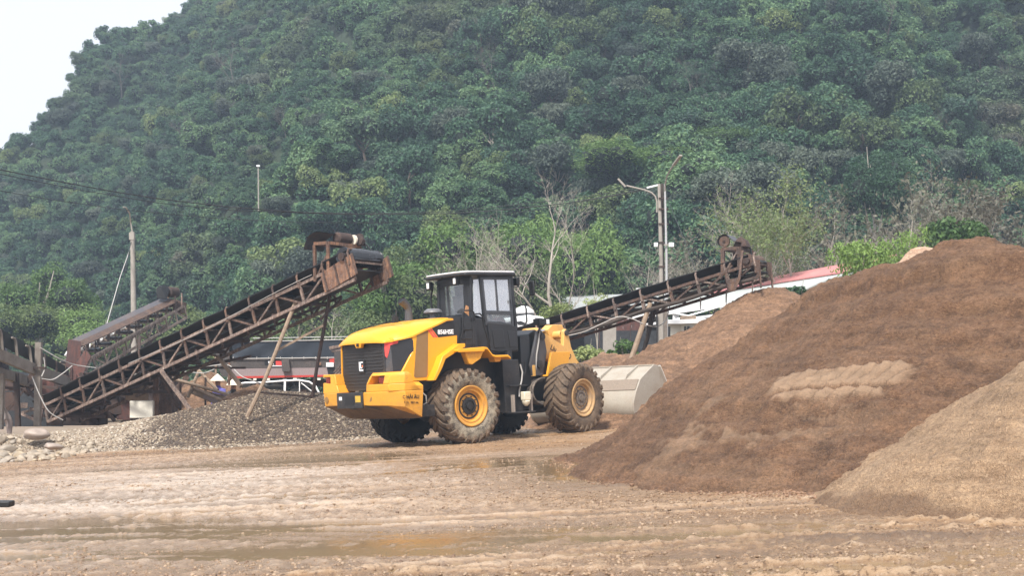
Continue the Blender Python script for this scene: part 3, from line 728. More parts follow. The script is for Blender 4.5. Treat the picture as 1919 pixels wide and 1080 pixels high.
M['leaf_pale'] = leafmat('pale_yellow_green_leaves', (.15, .19, .06), (.25, .30, .10), (.36, .41, .17), None)
M['leaf_deep'] = leafmat('deep_green_vines', (.022, .060, .030), (.04, .095, .042), (.07, .14, .06), None)
M['leaf_grey'] = leafmat('grey_brown_twigs', (.08, .075, .05), (.13, .12, .085), (.17, .17, .11), None)
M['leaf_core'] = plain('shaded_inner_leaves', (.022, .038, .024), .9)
M['bark'] = worn('brown_bark', (.12, .09, .065), .9, dirt=(.2, .17, .13), amount=.4, scale=6)
M['bark_grey'] = worn('grey_bark', (.17, .15, .13), .9, dirt=(.09, .08, .065), amount=.5, scale=6)
M['bark_pale'] = worn('pale_grey_bark', (.40, .355, .30), .85, dirt=(.17, .145, .115), amount=.4, scale=5)
def crown_mesh(name, seed, mat, lobes=8, n=2600, leaf=.2, spread=1.0, flat=.75, core=True, droop=0):
    """crown of radius about 1 round the origin (scaled per tree); leaf-sized folded quads over many small lobes"""
    r = np.random.default_rng(seed); cs = []
    for i in range(lobes):
        a = r.uniform(0, 2 * np.pi); d = .72 * np.sqrt(r.random()) * spread; z = r.uniform(-.35, .55) * flat - .22 * d
        cs.append((d * np.cos(a), d * np.sin(a), z, r.uniform(.24, .46)))
    cs = np.array(cs)
    # second generation: small clumps sitting on the lobes
    sub = []
    for c in cs:
        for k in range(5):
            v = r.normal(size=3); v[2] = abs(v[2]) * .8 - .15; v /= np.linalg.norm(v)
            sub.append((*(c[:3] + v * c[3] * .85), c[3] * r.uniform(.32, .55)))
    allc = np.vstack([cs, np.array(sub)])
    wgt = allc[:, 3] ** 2; idx = r.choice(len(allc), n, p=wgt / wgt.sum())
    v = r.normal(size=(n, 3)); v[:, 2] = v[:, 2] * .9 + .25; v /= np.linalg.norm(v, axis=1)[:, None]
    rad = allc[idx, 3] * (.72 + .38 * r.random(n)); P = allc[idx, :3] + v * rad[:, None] * np.array([1, 1, .85])
    if droop: P[:, 2] -= droop * r.random(n) ** 3
    N = v * .75 + r.normal(size=(n, 3)) * .48 + np.array([0, 0, .38]); N /= np.linalg.norm(N, axis=1)[:, None]
    T = np.cross(N, r.normal(size=(n, 3))); T /= np.linalg.norm(T, axis=1)[:, None]; B = np.cross(N, T)
    s = leaf * r.uniform(.45, 1.15, n)[:, None]
    q = [P - T * s * .8, P + B * s * .42 + N * s * .1, P + T * s * .8 - N * s * .15, P - B * s * .42 + N * s * .1]
    co = np.stack(q, 1).reshape(-1, 3); nv = len(co)
    fa = np.arange(nv).reshape(-1, 4); lf = np.repeat(r.random(n), 4)
    me = bpy.data.meshes.new(name)
    vs = co.tolist(); fs = fa.tolist(); mi = [0] * len(fs)
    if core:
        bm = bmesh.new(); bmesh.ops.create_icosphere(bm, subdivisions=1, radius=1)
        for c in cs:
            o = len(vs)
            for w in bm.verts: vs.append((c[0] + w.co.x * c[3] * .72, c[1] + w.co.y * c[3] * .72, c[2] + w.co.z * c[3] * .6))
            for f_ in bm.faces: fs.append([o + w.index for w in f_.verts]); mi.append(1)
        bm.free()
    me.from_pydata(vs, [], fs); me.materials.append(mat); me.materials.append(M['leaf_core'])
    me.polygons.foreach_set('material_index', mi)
    a = me.attributes.new('leaf', 'FLOAT', 'POINT'); a.data.foreach_set('value', np.concatenate([lf, np.zeros(len(vs) - nv)]).astype(np.float32))
    return me
def trunk_mesh(name, seed, mat, h=1.0, r0=.05, limbs=4):
    r = random.Random(seed); b = MB(); pts = [Vector((0, 0, -.15 * h))]
    for i in range(1, 6): pts.append(Vector((r.uniform(-.05, .05) * h, r.uniform(-.05, .05) * h, h * i / 5)))
    b.tube(pts, [r0 * (1 - .12 * i) for i in range(6)], 6)
    for i in range(limbs):
        k = r.randint(3, 4); a = r.uniform(0, 6.28); L = h * r.uniform(.3, .5)
        p = pts[k]; q = p + Vector((math.cos(a) * L * .6, math.sin(a) * L * .6, L * .5)); e = q + Vector((math.cos(a) * L * .3, math.sin(a) * L * .3, L * .45))
        b.tube([p, q, e], [r0 * .45, r0 * .28, r0 * .1], 5)
    return b.mesh(name, mat)
def tree(name, label, crown, trunk, loc, rad, ht, turn, group=None, cat='tree', squash=1.0, lean=0):
    """ht: height of the crown's centre above the foot; rad: crown radius"""
    t = thing(name, label, cat, loc, (lean, 0, turn), group)
    tr = link('trunk', trunk, t); tr.scale = (rad * .9, rad * .9, ht)
    cr = link('crown', crown, t, loc=(0, 0, ht)); cr.scale = (rad, rad, rad * squash)
    return t
M['leaf_forest_b'] = leafmat('yellowish_forest_leaves', (.05, .085, .035), (.12, .175, .065), (.24, .30, .11), (.16, .14, .08))
M['leaf_forest_c'] = leafmat('grey_forest_leaves', (.045, .065, .05), (.095, .125, .09), (.17, .20, .14), (.17, .13, .09))
FM = ['leaf_forest'] * 6 + ['leaf_forest_b', 'leaf_forest_c', 'leaf_forest']
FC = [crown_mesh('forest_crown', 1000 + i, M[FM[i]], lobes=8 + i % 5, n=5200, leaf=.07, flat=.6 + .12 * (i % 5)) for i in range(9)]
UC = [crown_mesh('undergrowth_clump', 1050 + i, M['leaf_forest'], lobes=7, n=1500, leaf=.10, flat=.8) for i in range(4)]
FT = [trunk_mesh('forest_trunk', 1100 + i, M['bark'], 1.0, .06) for i in range(3)]
FTP = [trunk_mesh('pale_trunk', 1120 + i, M['bark_pale'], 1.0, .045) for i in range(2)]
def build_forest():
    r = np.random.default_rng(77); pts = []
    # jittered rows on the slope, denser near the foot
    for y in np.arange(72, 236, 2.15):
        half = .42 * y + 6
        for x in np.arange(-half, half, 2.35):
            X = x + r.uniform(-1.1, 1.1); Y = y + r.uniform(-1, 1); pts.append((X, Y))
    P = np.array(pts); H = hill_h(P[:, 0], P[:, 1])
    yr = y_base(P[:, 0]) + np.interp(P[:, 0], RX, RC) / SLOPE
    elev = (H - 1.55) / P[:, 1]
    k = (H > -1.0) & (P[:, 1] < yr + 9) & (elev < .31) & (np.abs(P[:, 0]) < .40 * P[:, 1] + 5)
    P, H = P[k], H[k]
    size = np.interp(fbm(P[:, 0] * .09, P[:, 1] * .07, 3, 950), [.3, .7], [1.1, 2.4]) * r.uniform(.75, 1.3, len(P)) * np.interp(P[:, 0], [-60, 0, 40], [.85, 1., 1.12])
    yr2 = y_base(P[:, 0]) + np.interp(P[:, 0], RX, RC) / SLOPE
    size = size * np.interp(np.abs(P[:, 1] - yr2), [0, 14], [.55, 1.])
    keep = r.random(len(P)) < np.interp(size, [1.2, 3.2], [1.0, .55]); P, H, size = P[keep], H[keep], size[keep]
    order = np.argsort(P[:, 1] / size); P, H, size = P[order], H[order], size[order]
    n = 250
    print('forest trees', len(P))
    for i in range(min(n, len(P))):
        s = float(size[i]); tree('forest_tree', 'broadleaved tree in the dense dark green forest that covers the hillside', FC[i % 9], (FTP if i % 7 == 0 else FT)[i % 2], (float(P[i, 0]), float(P[i, 1]), float(H[i]) - .3), s, s * 1.05, float(r.uniform(0, 6.28)), 'trees of the hillside forest', squash=float(r.uniform(.75, 1.25)))
    Q = P[n:]; me = bpy.data.meshes.new('forest'); me.vertices.add(len(Q))
    me.vertices.foreach_set('co', np.stack([Q[:, 0], Q[:, 1], H[n:] + size[n:] * .75], -1).astype(np.float32).ravel())
    a = me.attributes.new('sz', 'FLOAT', 'POINT'); a.data.foreach_set('value', size[n:].astype(np.float32))
    o = link('forest', me); o['kind'] = 'stuff'; o['upright'] = 1
    tag(o, 'dense dark green forest covering the steep hill up to the skyline', 'forest'); instancer(o, FC)
    # undergrowth between the trees
    U = []
    for y in np.arange(68, 240, 1.75):
        half = .41 * y + 5; xx = np.arange(-half, half, 1.8); U.append(np.stack([xx + r.uniform(-.8, .8, len(xx)), y + r.uniform(-.8, .8, len(xx))], -1))
    U = np.vstack(U); H = hill_h(U[:, 0], U[:, 1]); yr = y_base(U[:, 0]) + np.interp(U[:, 0], RX, RC) / SLOPE
    k = (U[:, 1] < yr + 6) & ((H - 1.55) / U[:, 1] < .30); U, H = U[k], np.maximum(H[k], gz(U[k][:, 0], 0)); print('undergrowth', len(U))
    me = bpy.data.meshes.new('undergrowth'); me.vertices.add(len(U)); sz = r.uniform(.8, 1.9, len(U))
    me.vertices.foreach_set('co', np.stack([U[:, 0], U[:, 1], H + sz * .30 + .35], -1).astype(np.float32).ravel())
    a = me.attributes.new('sz', 'FLOAT', 'POINT'); a.data.foreach_set('value', sz.astype(np.float32))
    o = link('undergrowth', me); o['kind'] = 'stuff'; o['upright'] = 1
    tag(o, 'bushy green undergrowth filling the gaps between the hillside trees', 'undergrowth'); instancer(o, UC)
build_forest()

def branchy(name, seed, mat, h=9., r0=.13, lean=.05, depth=5, dens=1.0, up=.35, first=.35, leaf=None, nleaf=0, lsize=.12):
    """leafless tree: tapered trunk, limbs, twigs grown recursively; optional sparse leaves at the tips"""
    r = random.Random(seed); b = MB(); tips = []
    def grow(p, d, L, rad, lev):
        n = 4 if lev < 2 else 3 if lev < 4 else 2; pts = [p]; rs = [rad]
        for i in range(n):
            d = (d + Vector((r.uniform(-1, 1), r.uniform(-1, 1), r.uniform(-.6, .8))) * (.12 + .07 * lev) + Vector((0, 0, up * .12))).normalized()
            p = p + d * L / n; pts.append(p); rs.append(max(.003, rad * (1 - .6 * (i + 1) / n)))
        b.tube(pts, rs, 6 if lev < 2 else 4 if lev < 3 else 3, cap=False)
        if lev >= depth: tips.append(p); return
        if lev >= depth - 2: tips.append(p)
        k = int((4 if lev == 0 else 3.4) * dens + r.random())
        for i in range(k):
            f = r.uniform(first if lev == 0 else .25, 1); j = min(n - 1, int(f * n)); q = pts[j].lerp(pts[j + 1], f * n - j)
            a = r.uniform(0, 6.28); t = r.uniform(.45, 1.05)
            u = Vector((math.cos(a), math.sin(a), 0)); dd = (d * math.cos(t) + u * math.sin(t) + Vector((0, 0, up * .3))).normalized()
            grow(q, dd, L * r.uniform(.42, .72), rs[j] * r.uniform(.45, .68), lev + 1)
        grow(p, d, L * .55, rs[-1], lev + 1)
    grow(Vector((0, 0, -.3)), Vector((lean, 0, 1)).normalized(), h * .5, r0, 0)
    return b.mesh(name, mat), tips
def leaf_cloud(name, seed, mat, centers, per, rad, leaf):
    r = np.random.default_rng(seed); c = np.array([tuple(v) for v in centers]); n = len(c) * per
    P = np.repeat(c, per, 0) + r.normal(size=(n, 3)) * rad
    N = r.normal(size=(n, 3)) + np.array([0, 0, .6]); N /= np.linalg.norm(N, axis=1)[:, None]
    T = np.cross(N, r.normal(size=(n, 3))); T /= np.linalg.norm(T, axis=1)[:, None]; B = np.cross(N, T); s = leaf * r.uniform(.5, 1.2, n)[:, None]
    co = np.stack([P - T * s, P + B * s * .5, P + T * s, P - B * s * .5], 1).reshape(-1, 3)
    me = bpy.data.meshes.new(name); me.from_pydata(co.tolist(), [], np.arange(len(co)).reshape(-1, 4).tolist()); me.materials.append(mat)
    a = me.attributes.new('leaf', 'FLOAT', 'POINT'); a.data.foreach_set('value', np.repeat(r.random(n), 4).astype(np.float32)); return me
def ground_at(x, y):
    return max(gzf(x), float(hill_h(np.array([x]), np.array([y]))[0]) if y > 70 else -9)
BARE = [branchy('bare_branches', 1300 + i, M['bark_pale'], h=1.0 * hh, r0=rr, lean=ln, depth=5, dens=.80, up=up) for i, (hh, rr, ln, up) in enumerate([(9, .15, .04, .5), (9, .12, -.18, .3), (9, .13, .14, .2), (9, .10, .0, .6)])]
def bare(x, y, h, kind, turn, label, leafmat_=None, per=5, group=None, lsz=.13, ltop=None):
    me, tips = BARE[kind]; hh = max(v.co.z for v in me.vertices); t = thing('bare_tree' if not leafmat_ else 'sparse_tree', label, 'tree', (x, y, ground_at(x, y)), (0, 0, turn), group)
    s = h / hh; a = link('trunk', me, t); a.scale = (s, s, s)
    if leafmat_:
        tt = [v for v in tips if ltop is None or v.z > ltop]
        c = link('crown', leaf_cloud('sparse_leaves', kind * 7 + int(x * 10), M[leafmat_], tt, per, .22, lsz), t); c.scale = (s, s, s)
    return t
def P2(xpx, ypx, D): v = px(xpx, ypx, D); return v.x, D, v.z
def build_near_trees():
    BT = trunk_mesh('tree_trunk', 1200, M['bark_pale'], 1.0, .07, 5)
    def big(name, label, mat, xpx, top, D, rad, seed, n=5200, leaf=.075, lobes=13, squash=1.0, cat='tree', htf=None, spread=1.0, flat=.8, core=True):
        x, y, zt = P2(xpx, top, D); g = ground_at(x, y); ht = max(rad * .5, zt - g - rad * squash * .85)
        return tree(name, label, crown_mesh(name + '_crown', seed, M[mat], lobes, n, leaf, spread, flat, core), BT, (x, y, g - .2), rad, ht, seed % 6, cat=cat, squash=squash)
    big('broad_tree', 'broad mid green tree behind the cab, tallest of the leafy clump', 'leaf_mid', 905, 340, 66, 3.7, 1401, 17100, 0.034, 16, 1.2)
    big('broad_tree', 'mid green tree right of the loader cab, its crown nearly round', 'leaf_mid', 1058, 375, 74, 3.7, 1402, 15200, 0.037, 14, 1.35)
    big('broad_tree', 'olive green tree behind the long conveyor head at left of the clump', 'leaf_olive', 800, 412, 65, 3.0, 1403, 15200, 0.037, 14, 1.15)
    big('broad_tree', 'yellow-green rounded tree right of the long conveyor head, lowest of the clump', 'leaf_mid', 735, 440, 64, 2.2, 1404, 11400, 0.048, 11, 1.3)
    big('broad_tree', 'olive green tree standing low behind the loader cab', 'leaf_olive', 975, 420, 65, 2.7, 1405, 13300, 0.037, 12, 1.2)
    big('broad_tree', 'large dark green tree above the left gallery, rounded with lighter top', 'leaf_mid', 72, 470, 84, 3.3, 1406, 14250, 0.037, 13, .95)
    big('broad_tree', 'wide green tree left of the broken concrete pole, below the rounded dark one', 'leaf_olive', 55, 540, 78, 3.4, 1407, 14250, 0.037, 13, .8)
    big('broad_tree', 'leafy green tree behind the rust-red hopper', 'leaf_mid', 190, 560, 76, 2.9, 1408, 12350, 0.041, 12, .8)
    big('broad_tree', 'olive green tree right of the broken concrete pole behind the conveyors', 'leaf_olive', 320, 548, 74, 2.8, 1409, 12350, 0.041, 12, .9)
    big('broad_tree', 'green tree under the long conveyor, left of the dump truck', 'leaf_olive', 430, 560, 70, 2.7, 1410, 11400, 0.041, 12, .9)
    big('broad_tree', 'grey-green tree behind the tarpaulined truck bed', 'leaf_olive', 560, 540, 68, 3.0, 1411, 12350, 0.041, 12, .9)
    big('broad_tree', 'green tree between the long conveyor head and the loader hood', 'leaf_olive', 670, 555, 62, 2.2, 1412, 11400, 0.048, 12, 1.1)
    big('spreading_tree', 'wide feathery green tree on the slope left of the street lamps', 'leaf_mid', 1200, 245, 92, 4.6, 1413, 17100, 0.034, 15, .5, flat=.5)
    big('spreading_tree', 'wide feathery green tree on the slope above the right conveyor motor', 'leaf_mid', 1380, 235, 96, 4.2, 1414, 16150, 0.034, 14, .5, flat=.5)
    big('spreading_tree', 'large pale green tree with spreading crown high on the right slope', 'leaf_forest_b', 1500, 90, 122, 6.2, 1415, 19000, 0.027, 18, .8)
    big('vine_covered_tree', 'round deep green tree wrapped in vines at the foot of the right slope', 'leaf_deep', 1640, 250, 80, 2.5, 1416, 14250, 0.048, 12, 1.3)
    big('bush', 'bright yellow-green bush behind the left shoulder of the huge sand pile', 'leaf_bright', 1612, 408, 44, 1.1, 1417, 3600, .065, 16, 1.5, 'bush', core=False)
    big('bush', 'bright yellow-green bush with open twigs right of the brightest bush', 'leaf_bright', 1690, 395, 46, 1.0, 1418, 2200, .065, 14, 1.5, 'bush', core=False)
    big('bush', 'green bush peeping over the huge pile left of its peak', 'leaf_mid', 1790, 385, 50, 1.3, 1419, 2600, .11, 9, 1.2, 'bush', core=False)
    big('bush', 'pale leafy bush right of the cab in front of the grey shed roof', 'leaf_pale', 1050, 548, 50, .95, 1420, 2200, .08, 13, .8, 'bush', core=False)
    big('bush', 'pale leafy bush topping the right conveyor belt near the loader mast', 'leaf_pale', 1120, 532, 50, .55, 1421, 500, .11, 8, 1.0, 'bush', core=False)
    big('bush', 'low leafy green bush under the right conveyor by its timber leg', 'leaf_mid', 1172, 618, 46, .72, 1422, 1500, .15, 8, .9, 'bush', core=False)
    big('bush', 'low yellowish bush under the right conveyor beside the front loader wheel', 'leaf_pale', 1105, 625, 46, .62, 1423, 1100, .16, 8, .9, 'bush', core=False)
    big('bush', 'dark green bush at the gable of the red-topped shed', 'leaf_deep', 1490, 520, 45, .8, 1424, 1800, .13, 8, .9, 'bush', core=False)
    big('bush', 'dark green bush between the shed gable and the huge sand pile', 'leaf_deep', 1560, 500, 47, 1.2, 1425, 2000, .12, 8, 1.1, 'bush', core=False)
    # leafless and half-leafless trees
    def bt(xpx, foot, top, D, kind, turn, label, **k):
        x, y, zt = P2(xpx, top, D); return bare(x, y, (zt - ground_at(x, y)) * .95, kind, turn, label, **k)
    bt(1046, 0, 285, 61, 0, .3, 'tall leafless tree with thick pale trunk just right of the cab')
    bt(928, 0, 385, 60, 1, 1.2, 'leafless tree forking in two pale limbs above the cab')
    bt(858, 0, 390, 61, 1, 3.4, 'leafless tree with one pale slanting trunk left of the cab roof')
    bt(1225, 0, 410, 58, 3, .7, 'thin leafless tree just left of the street lamp poles')
    bt(1362, 0, 300, 62, 0, 2.4, 'leafless tree with crooked crown above the motor of the right conveyor')
    bt(1512, 0, 290, 56, 1, .2, 'slender tree with white forked trunk and leaves only at its top', leafmat_='leaf_olive', per=7, ltop=5.6, lsz=.075)
    bt(1440, 0, 330, 58, 2, 4.1, 'half bare tree with few leaves left of the white forked trunk', leafmat_='leaf_olive', per=3, lsz=.07)
    bt(1600, 0, 390, 55, 3, 1.1, 'leafless tree behind the bright yellow-green bushes')
    bt(1770, 0, 330, 55, 2, 5.2, 'half bare brownish tree behind the peak of the huge pile', leafmat_='leaf_grey', per=2)
    bt(1850, 0, 330, 57, 0, 3.3, 'half bare brownish tree near the right edge of the photo', leafmat_='leaf_grey', per=2)
    bt(1690, 0, 320, 60, 1, 2.2, 'half bare grey tree below the vine-wrapped tree', leafmat_='leaf_grey', per=2)
    bt(610, 0, 540, 58, 2, 1.8, 'small leafless tree under the head of the long conveyor')
    bt(1815, 0, 270, 64, 3, 1.9, 'tall half bare grey-brown tree standing behind the peak of the huge pile', leafmat_='leaf_grey', per=2, lsz=.10)
    bt(1660, 0, 360, 53, 3, 4.4, 'slender leafless tree rising out of the bright bushes')
    bt(1560, 0, 330, 60, 0, 5.0, 'half bare grey tree right of the white forked trunk', leafmat_='leaf_grey', per=2, lsz=.10)
    bt(1300, 0, 350, 63, 2, .5, 'half bare grey-brown tree right of the twin lamp pole', leafmat_='leaf_grey', per=2, lsz=.10)
    bt(1930, 0, 300, 62, 2, 0.8, 'leafless tree cut by the right edge of the photo', leafmat_='leaf_grey', per=2)
build_near_trees()
def build_hill_snags():
    r = random.Random(31); k = 0
    for (xp, yp, h, lab) in ((440, 180, 5.5, 'left part of the slope, highest of them'), (930, 190, 6, 'middle of the slope, straight above the cab'), 
            (1300, 215, 6, 'right of the street lamps with a white stem'), (1655, 100, 7, 'upper right slope, forked and greyish'), (350, 290, 4.5, 'left slope above the lone concrete pole'), (540, 270, 4.2, 'slope left of the long conveyor motor'), (1880, 210, 6, 'right edge of the slope'), (1745, 300, 5, 'foot of the right slope above the brown scrub'), (230, 180, 4.5, 'left shoulder of the hill in a reddish patch')):
        # walk out along the sight line until it meets the slope
        D = 75.
        while D < 230:
            v = px(xp, yp, D)
            if float(hill_h(np.array([v.x]), np.array([D]))[0]) > v.z: break
            D += .5
        sn = bare(v.x, D - .5, h * .8 * D / 95, k % 4, r.uniform(0, 6), 'dead grey tree standing in the forest, ' + lab); k += 1
        sl = sn.children[0].material_slots[0]; sl.link = 'OBJECT'; sl.material = M['bark_grey']
build_hill_snags()

# ================================================================== WHEEL LOADER
def hull(mb, pts):
    bm = bmesh.new(); vs = [bm.verts.new(p) for p in pts]; r = bmesh.ops.convex_hull(bm, input=vs)
    bm.verts.ensure_lookup_table(); loose = [v for v in bm.verts if not v.link_faces]
    for v in loose: bm.verts.remove(v)
    bmesh.ops.dissolve_limit(bm, angle_limit=R(2), verts=bm.verts, edges=bm.edges)
    bm.verts.index_update(); mb.add([v.co.copy() for v in bm.verts], [tuple(v.index for v in f.verts) for f in bm.faces]); bm.free(); return mb
def slab(mb, pts, t, n=None):
    """plate: polygon in space, thickness t against its normal"""
    P = [Vector(p) for p in pts]
    nn = Vector(n) if n else (P[1] - P[0]).cross(P[2] - P[0]).normalized(); k = len(P)
    vs = P + [p - nn * t for p in P]
    mb.add(vs, [tuple(range(k)), tuple(range(2 * k - 1, k - 1, -1))] + [((i + 1) % k, i, k + i, k + (i + 1) % k) for i in range(k)]); return mb
def tyre_mesh(name, seed, m_tread, m_wall):
    mb = MB(); prof = [(.43, .22), (.47, .275), (.54, .305), (.62, .315), (.69, .31), (.74, .29), (.772, .24), (.785, .12), (.785, 0)]
    full = [(r, -t) for r, t in prof] + [(r, t) for r, t in prof[-2::-1]]
    o = len(mb.v); mb.lathe(full, 96, close=True)
    nf = len(mb.f); n = 96
    for i, f in enumerate(mb.f):
        mb.mi[i] = 1 if (i // n) < 5 else 0
    st = [((.77, .0), (.828, .0)), ((.77, .10), (.828, .11)), ((.765, .2), (.824, .215)), ((.745, .255), (.806, .29)), ((.70, .285), (.735, .338)), ((.645, .30), (.655, .322))]
    r = random.Random(seed); K = 24
    for sg in (-1, 1):
        for k in range(K):
            a0 = 2 * math.pi * (k + (.5 if sg > 0 else 0)) / K; vs = []
            for j, (b_, t_) in enumerate(st):
                ang = a0 + (.34 * (b_[1] / .3) if j < 4 else .34 * .86 + .02 * (j - 3)); hw = (.058, .064, .072, .078, .07, .045)[j] + r.uniform(-.003, .003)
                for (rr, tt, w) in ((b_[0], b_[1], hw * 1.12), (t_[0] + r.uniform(-.003, .003), t_[1], hw * .86)):
                    for s in (-1, 1): vs.append((rr * math.cos(ang + s * w), sg * tt, rr * math.sin(ang + s * w)))
            fs = []
            for j in range(len(st) - 1):
                p, q = j * 4, j * 4 + 4; fs += [(p + 2, p + 3, q + 3, q + 2), (p, p + 2, q + 2, q), (p + 3, p + 1, q + 1, q + 3)]
            fs += [(0, 1, 3, 2), (len(vs) - 4, len(vs) - 2, len(vs) - 1, len(vs) - 3)]
            mb.cur = 0; mb.add(vs, fs)
    return mb.mesh(name, [m_tread, m_wall])
def build_loader():
    # yard slopes a little, so the machine leans with it
    up = Vector((-.05, 0, 1)).normalized(); F = Vector((math.cos(R(40)), math.sin(R(40)), 0)); F = (F - up * F.dot(up)).normalized(); L_ = up.cross(F)
    LD = thing('wheel_loader', 'big yellow and black wheel loader pushing its bucket into the sand pile', 'wheel loader')
    LD.matrix_world = Matrix(((F.x, L_.x, up.x, -.4428), (F.y, L_.y, up.y, 32.2549), (F.z, L_.z, up.z, -.0221), (0, 0, 0, 1)))
    FR = dict(loc=(1.7 * math.cos(R(10)), 1.7 * math.sin(R(10)), 0), rot=(0, 0, R(10)))
    frt = bpy.data.objects.new  # plain helper name kept short
    Mf = Matrix.Translation(FR['loc']) @ Matrix.Rotation(R(10), 4, 'Z')
    def fpart(name, mb, mat, label=None, parent=LD, **k):
        o = part(name, mb, mat, parent, label, **k)
        if parent is LD: o.location = FR['loc']; o.rotation_euler = FR['rot']
        return o
    # ---- wheels
    rimp = [(.425, -.19), (.438, -.262), (.452, -.272), (.450, -.292), (.432, -.298), (.408, -.288), (.398, -.262), (.362, -.25), (.352, -.262), (.336, -.258), (.322, -.22), (.305, -.10), (.285, -.06), (.02, -.06)]
    hubp = [(.298, -.05), (.298, -.17), (.285, -.195), (.25, -.20), (.245, -.188), (.19, -.19), (.185, -.215), (.13, -.222), (.125, -.205), (.085, -.208), (.08, -.235), (.03, -.24), (.004, -.24)]
    def wheel(x, y, front, lab):
        p = Vector((x, y, .825)); rz = 0 if y < 0 else math.pi
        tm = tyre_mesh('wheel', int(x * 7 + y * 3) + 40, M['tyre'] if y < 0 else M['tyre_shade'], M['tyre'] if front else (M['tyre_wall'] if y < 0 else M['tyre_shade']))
        if front: p = Mf @ p; rz += R(10)
        w = link('wheel', tm, LD, loc=p, rot=(0, 0, rz)); w['label'] = lab
        part('rim', MB().lathe(rimp, 64), M['rim_muddy' if front else 'rim'], w, bevel=0)
        hb = MB().lathe(hubp, 40)
        for k in range(10 if not front else 12):
            a = 2 * math.pi * k / (10 if not front else 12); q = .213 if not front else .212
            hb.lathe([(.013, -.19), (.013, -.225), (.001, -.225)], 6, c=(q * math.cos(a), 0, q * math.sin(a)))
        part('hub', hb, M['hub_muddy' if front else 'hub'], w)
    wheel(-1.7, -1.125, False, 'rear wheel with pale dried mud caked on its sidewall')
    wheel(-1.7, 1.125, False, 'rear wheel on the far side under the counterweight')
    wheel(0, -1.125, True, 'front wheel with mud-splashed hub')
    wheel(0, 1.125, True, 'front wheel on the far side')
    # ---- counterweight
    b = MB()
    hull(b, [(-3.74, .72, 1.24), (-3.74, -.40, 1.24), (-3.70, 1.34, 1.24), (-3.70, -1.15, 1.24), (-3.45, -1.42, 1.24), (-2.97, -1.42, 1.24), (-2.97, 1.42, 1.24), (-3.5, 1.42, 1.24),
             (-3.73, .75, .96), (-3.73, -.40, .95), (-3.69, 1.32, .96), (-3.69, -1.12, .94), (-3.44, -1.40, .90), (-3.03, -1.41, .66), (-3.03, 1.38, .66), (-3.5, 1.38, .90), (-3.03, 0, .9)])
    # right horn, with a pocket for the tail lamp
    hull(b, [(-3.70, -.34, 1.24), (-3.70, -1.18, 1.24), (-3.45, -1.42, 1.24), (-3.02, -1.42, 1.24), (-3.02, -.5, 1.24), (-3.70, -.36, 1.40), (-3.70, -1.18, 1.40), (-3.45, -1.42, 1.40), (-3.2, -1.42, 1.40), (-3.2, -.5, 1.40)])
    hull(b, [(-3.66, -.46, 1.575), (-3.66, -1.20, 1.575), (-3.44, -1.42, 1.575), (-3.28, -1.42, 1.575), (-3.28, -.52, 1.575), (-3.62, -.50, 1.645), (-3.60, -1.17, 1.645), (-3.42, -1.38, 1.645), (-3.3, -1.36, 1.645), (-3.3, -.56, 1.645)])
    hull(b, [(-3.70, -.355, 1.40), (-3.70, -.42, 1.40), (-3.66, -.46, 1.58), (-3.66, -.52, 1.58), (-3.3, -.42, 1.40), (-3.3, -.5, 1.58), (-3.3, -.36, 1.40)])
    hull(b, [(-3.70, -.98, 1.40), (-3.70, -1.18, 1.40), (-3.45, -1.42, 1.40), (-3.22, -1.42, 1.40), (-3.66, -1.0, 1.58), (-3.66, -1.20, 1.58), (-3.44, -1.42, 1.58), (-3.25, -1.42, 1.58), (-3.28, -.98, 1.40), (-3.28, -.98, 1.58)])
    b.box((-3.36, -.75, 1.49), (.08, .6, .18))
    hull(b, [(-3.3, -1.42, 1.24), (-2.97, -1.42, 1.24), (-3.3, -1.42, 1.36), (-2.97, -1.42, 1.33), (-2.99, -1.30, 1.41), (-3.3, -1.30, 1.43), (-2.97, -1.1, 1.41), (-3.3, -1.1, 1.43), (-2.97, -1.1, 1.24), (-3.3, -1.1, 1.24)])
    # left horn
    hull(b, [(-3.70, .72, 1.24), (-3.70, 1.36, 1.24), (-3.4, 1.42, 1.24), (-3.2, 1.42, 1.24), (-3.2, .8, 1.24), (-3.68, .82, 1.42), (-3.68, 1.37, 1.48), (-3.4, 1.42, 1.48), (-3.2, 1.42, 1.48), (-3.2, .9, 1.42)])
    hull(b, [(-3.68, .82, 1.42), (-3.68, 1.08, 1.42), (-3.3, .9, 1.42), (-3.3, 1.1, 1.42), (-3.66, .92, 1.66), (-3.66, 1.10, 1.66), (-3.3, .98, 1.66), (-3.3, 1.1, 1.66)])
    b.box((-3.50, 1.23, 1.63), (.34, .30, .06)); b.box((-3.36, 1.24, 1.5), (.1, .3, .22))
    cw = part('counterweight', b, M['yellow_dirty'], LD, bevel=.014)
    part('underside', hull(MB(), [(-3.725, .74, .958), (-3.725, -.39, .947), (-3.68, 1.30, .956), (-3.68, -1.10, .936), (-3.44, -1.37, .892), (-3.04, -1.38, .652), (-3.04, 1.36, .652), (-3.15, -1.0, .64), (-3.15, 1.0, .64), (-3.03, 0, .9)]), worn('muddy_underside', (.20, .12, .06), .7, dirt=(.13, .075, .04), amount=.5), cw)
    tl = MB().box((-3.52, -.84, 1.485), (.22, .22, .13)); part('tail_lamp', tl, M['lens_red'], cw, bevel=.01)
    part('tail_lamp', MB().box((-3.55, 1.22, 1.53), (.2, .16, .14)), M['lens_red'], cw, bevel=.01)
    b = MB(); b.box((-3.752, .21, 1.065), (.03, 1.0, .33)); b.box((-3.70, .21, 1.235), (.12, 1.02, .018))
    pl = part('hitch_plate', b, M['black_dusty'], cw, bevel=.006)
    part('hitch_opening', MB().box((-3.77, .20, 1.07), (.008, .34, .17)), M['rubber'], pl)
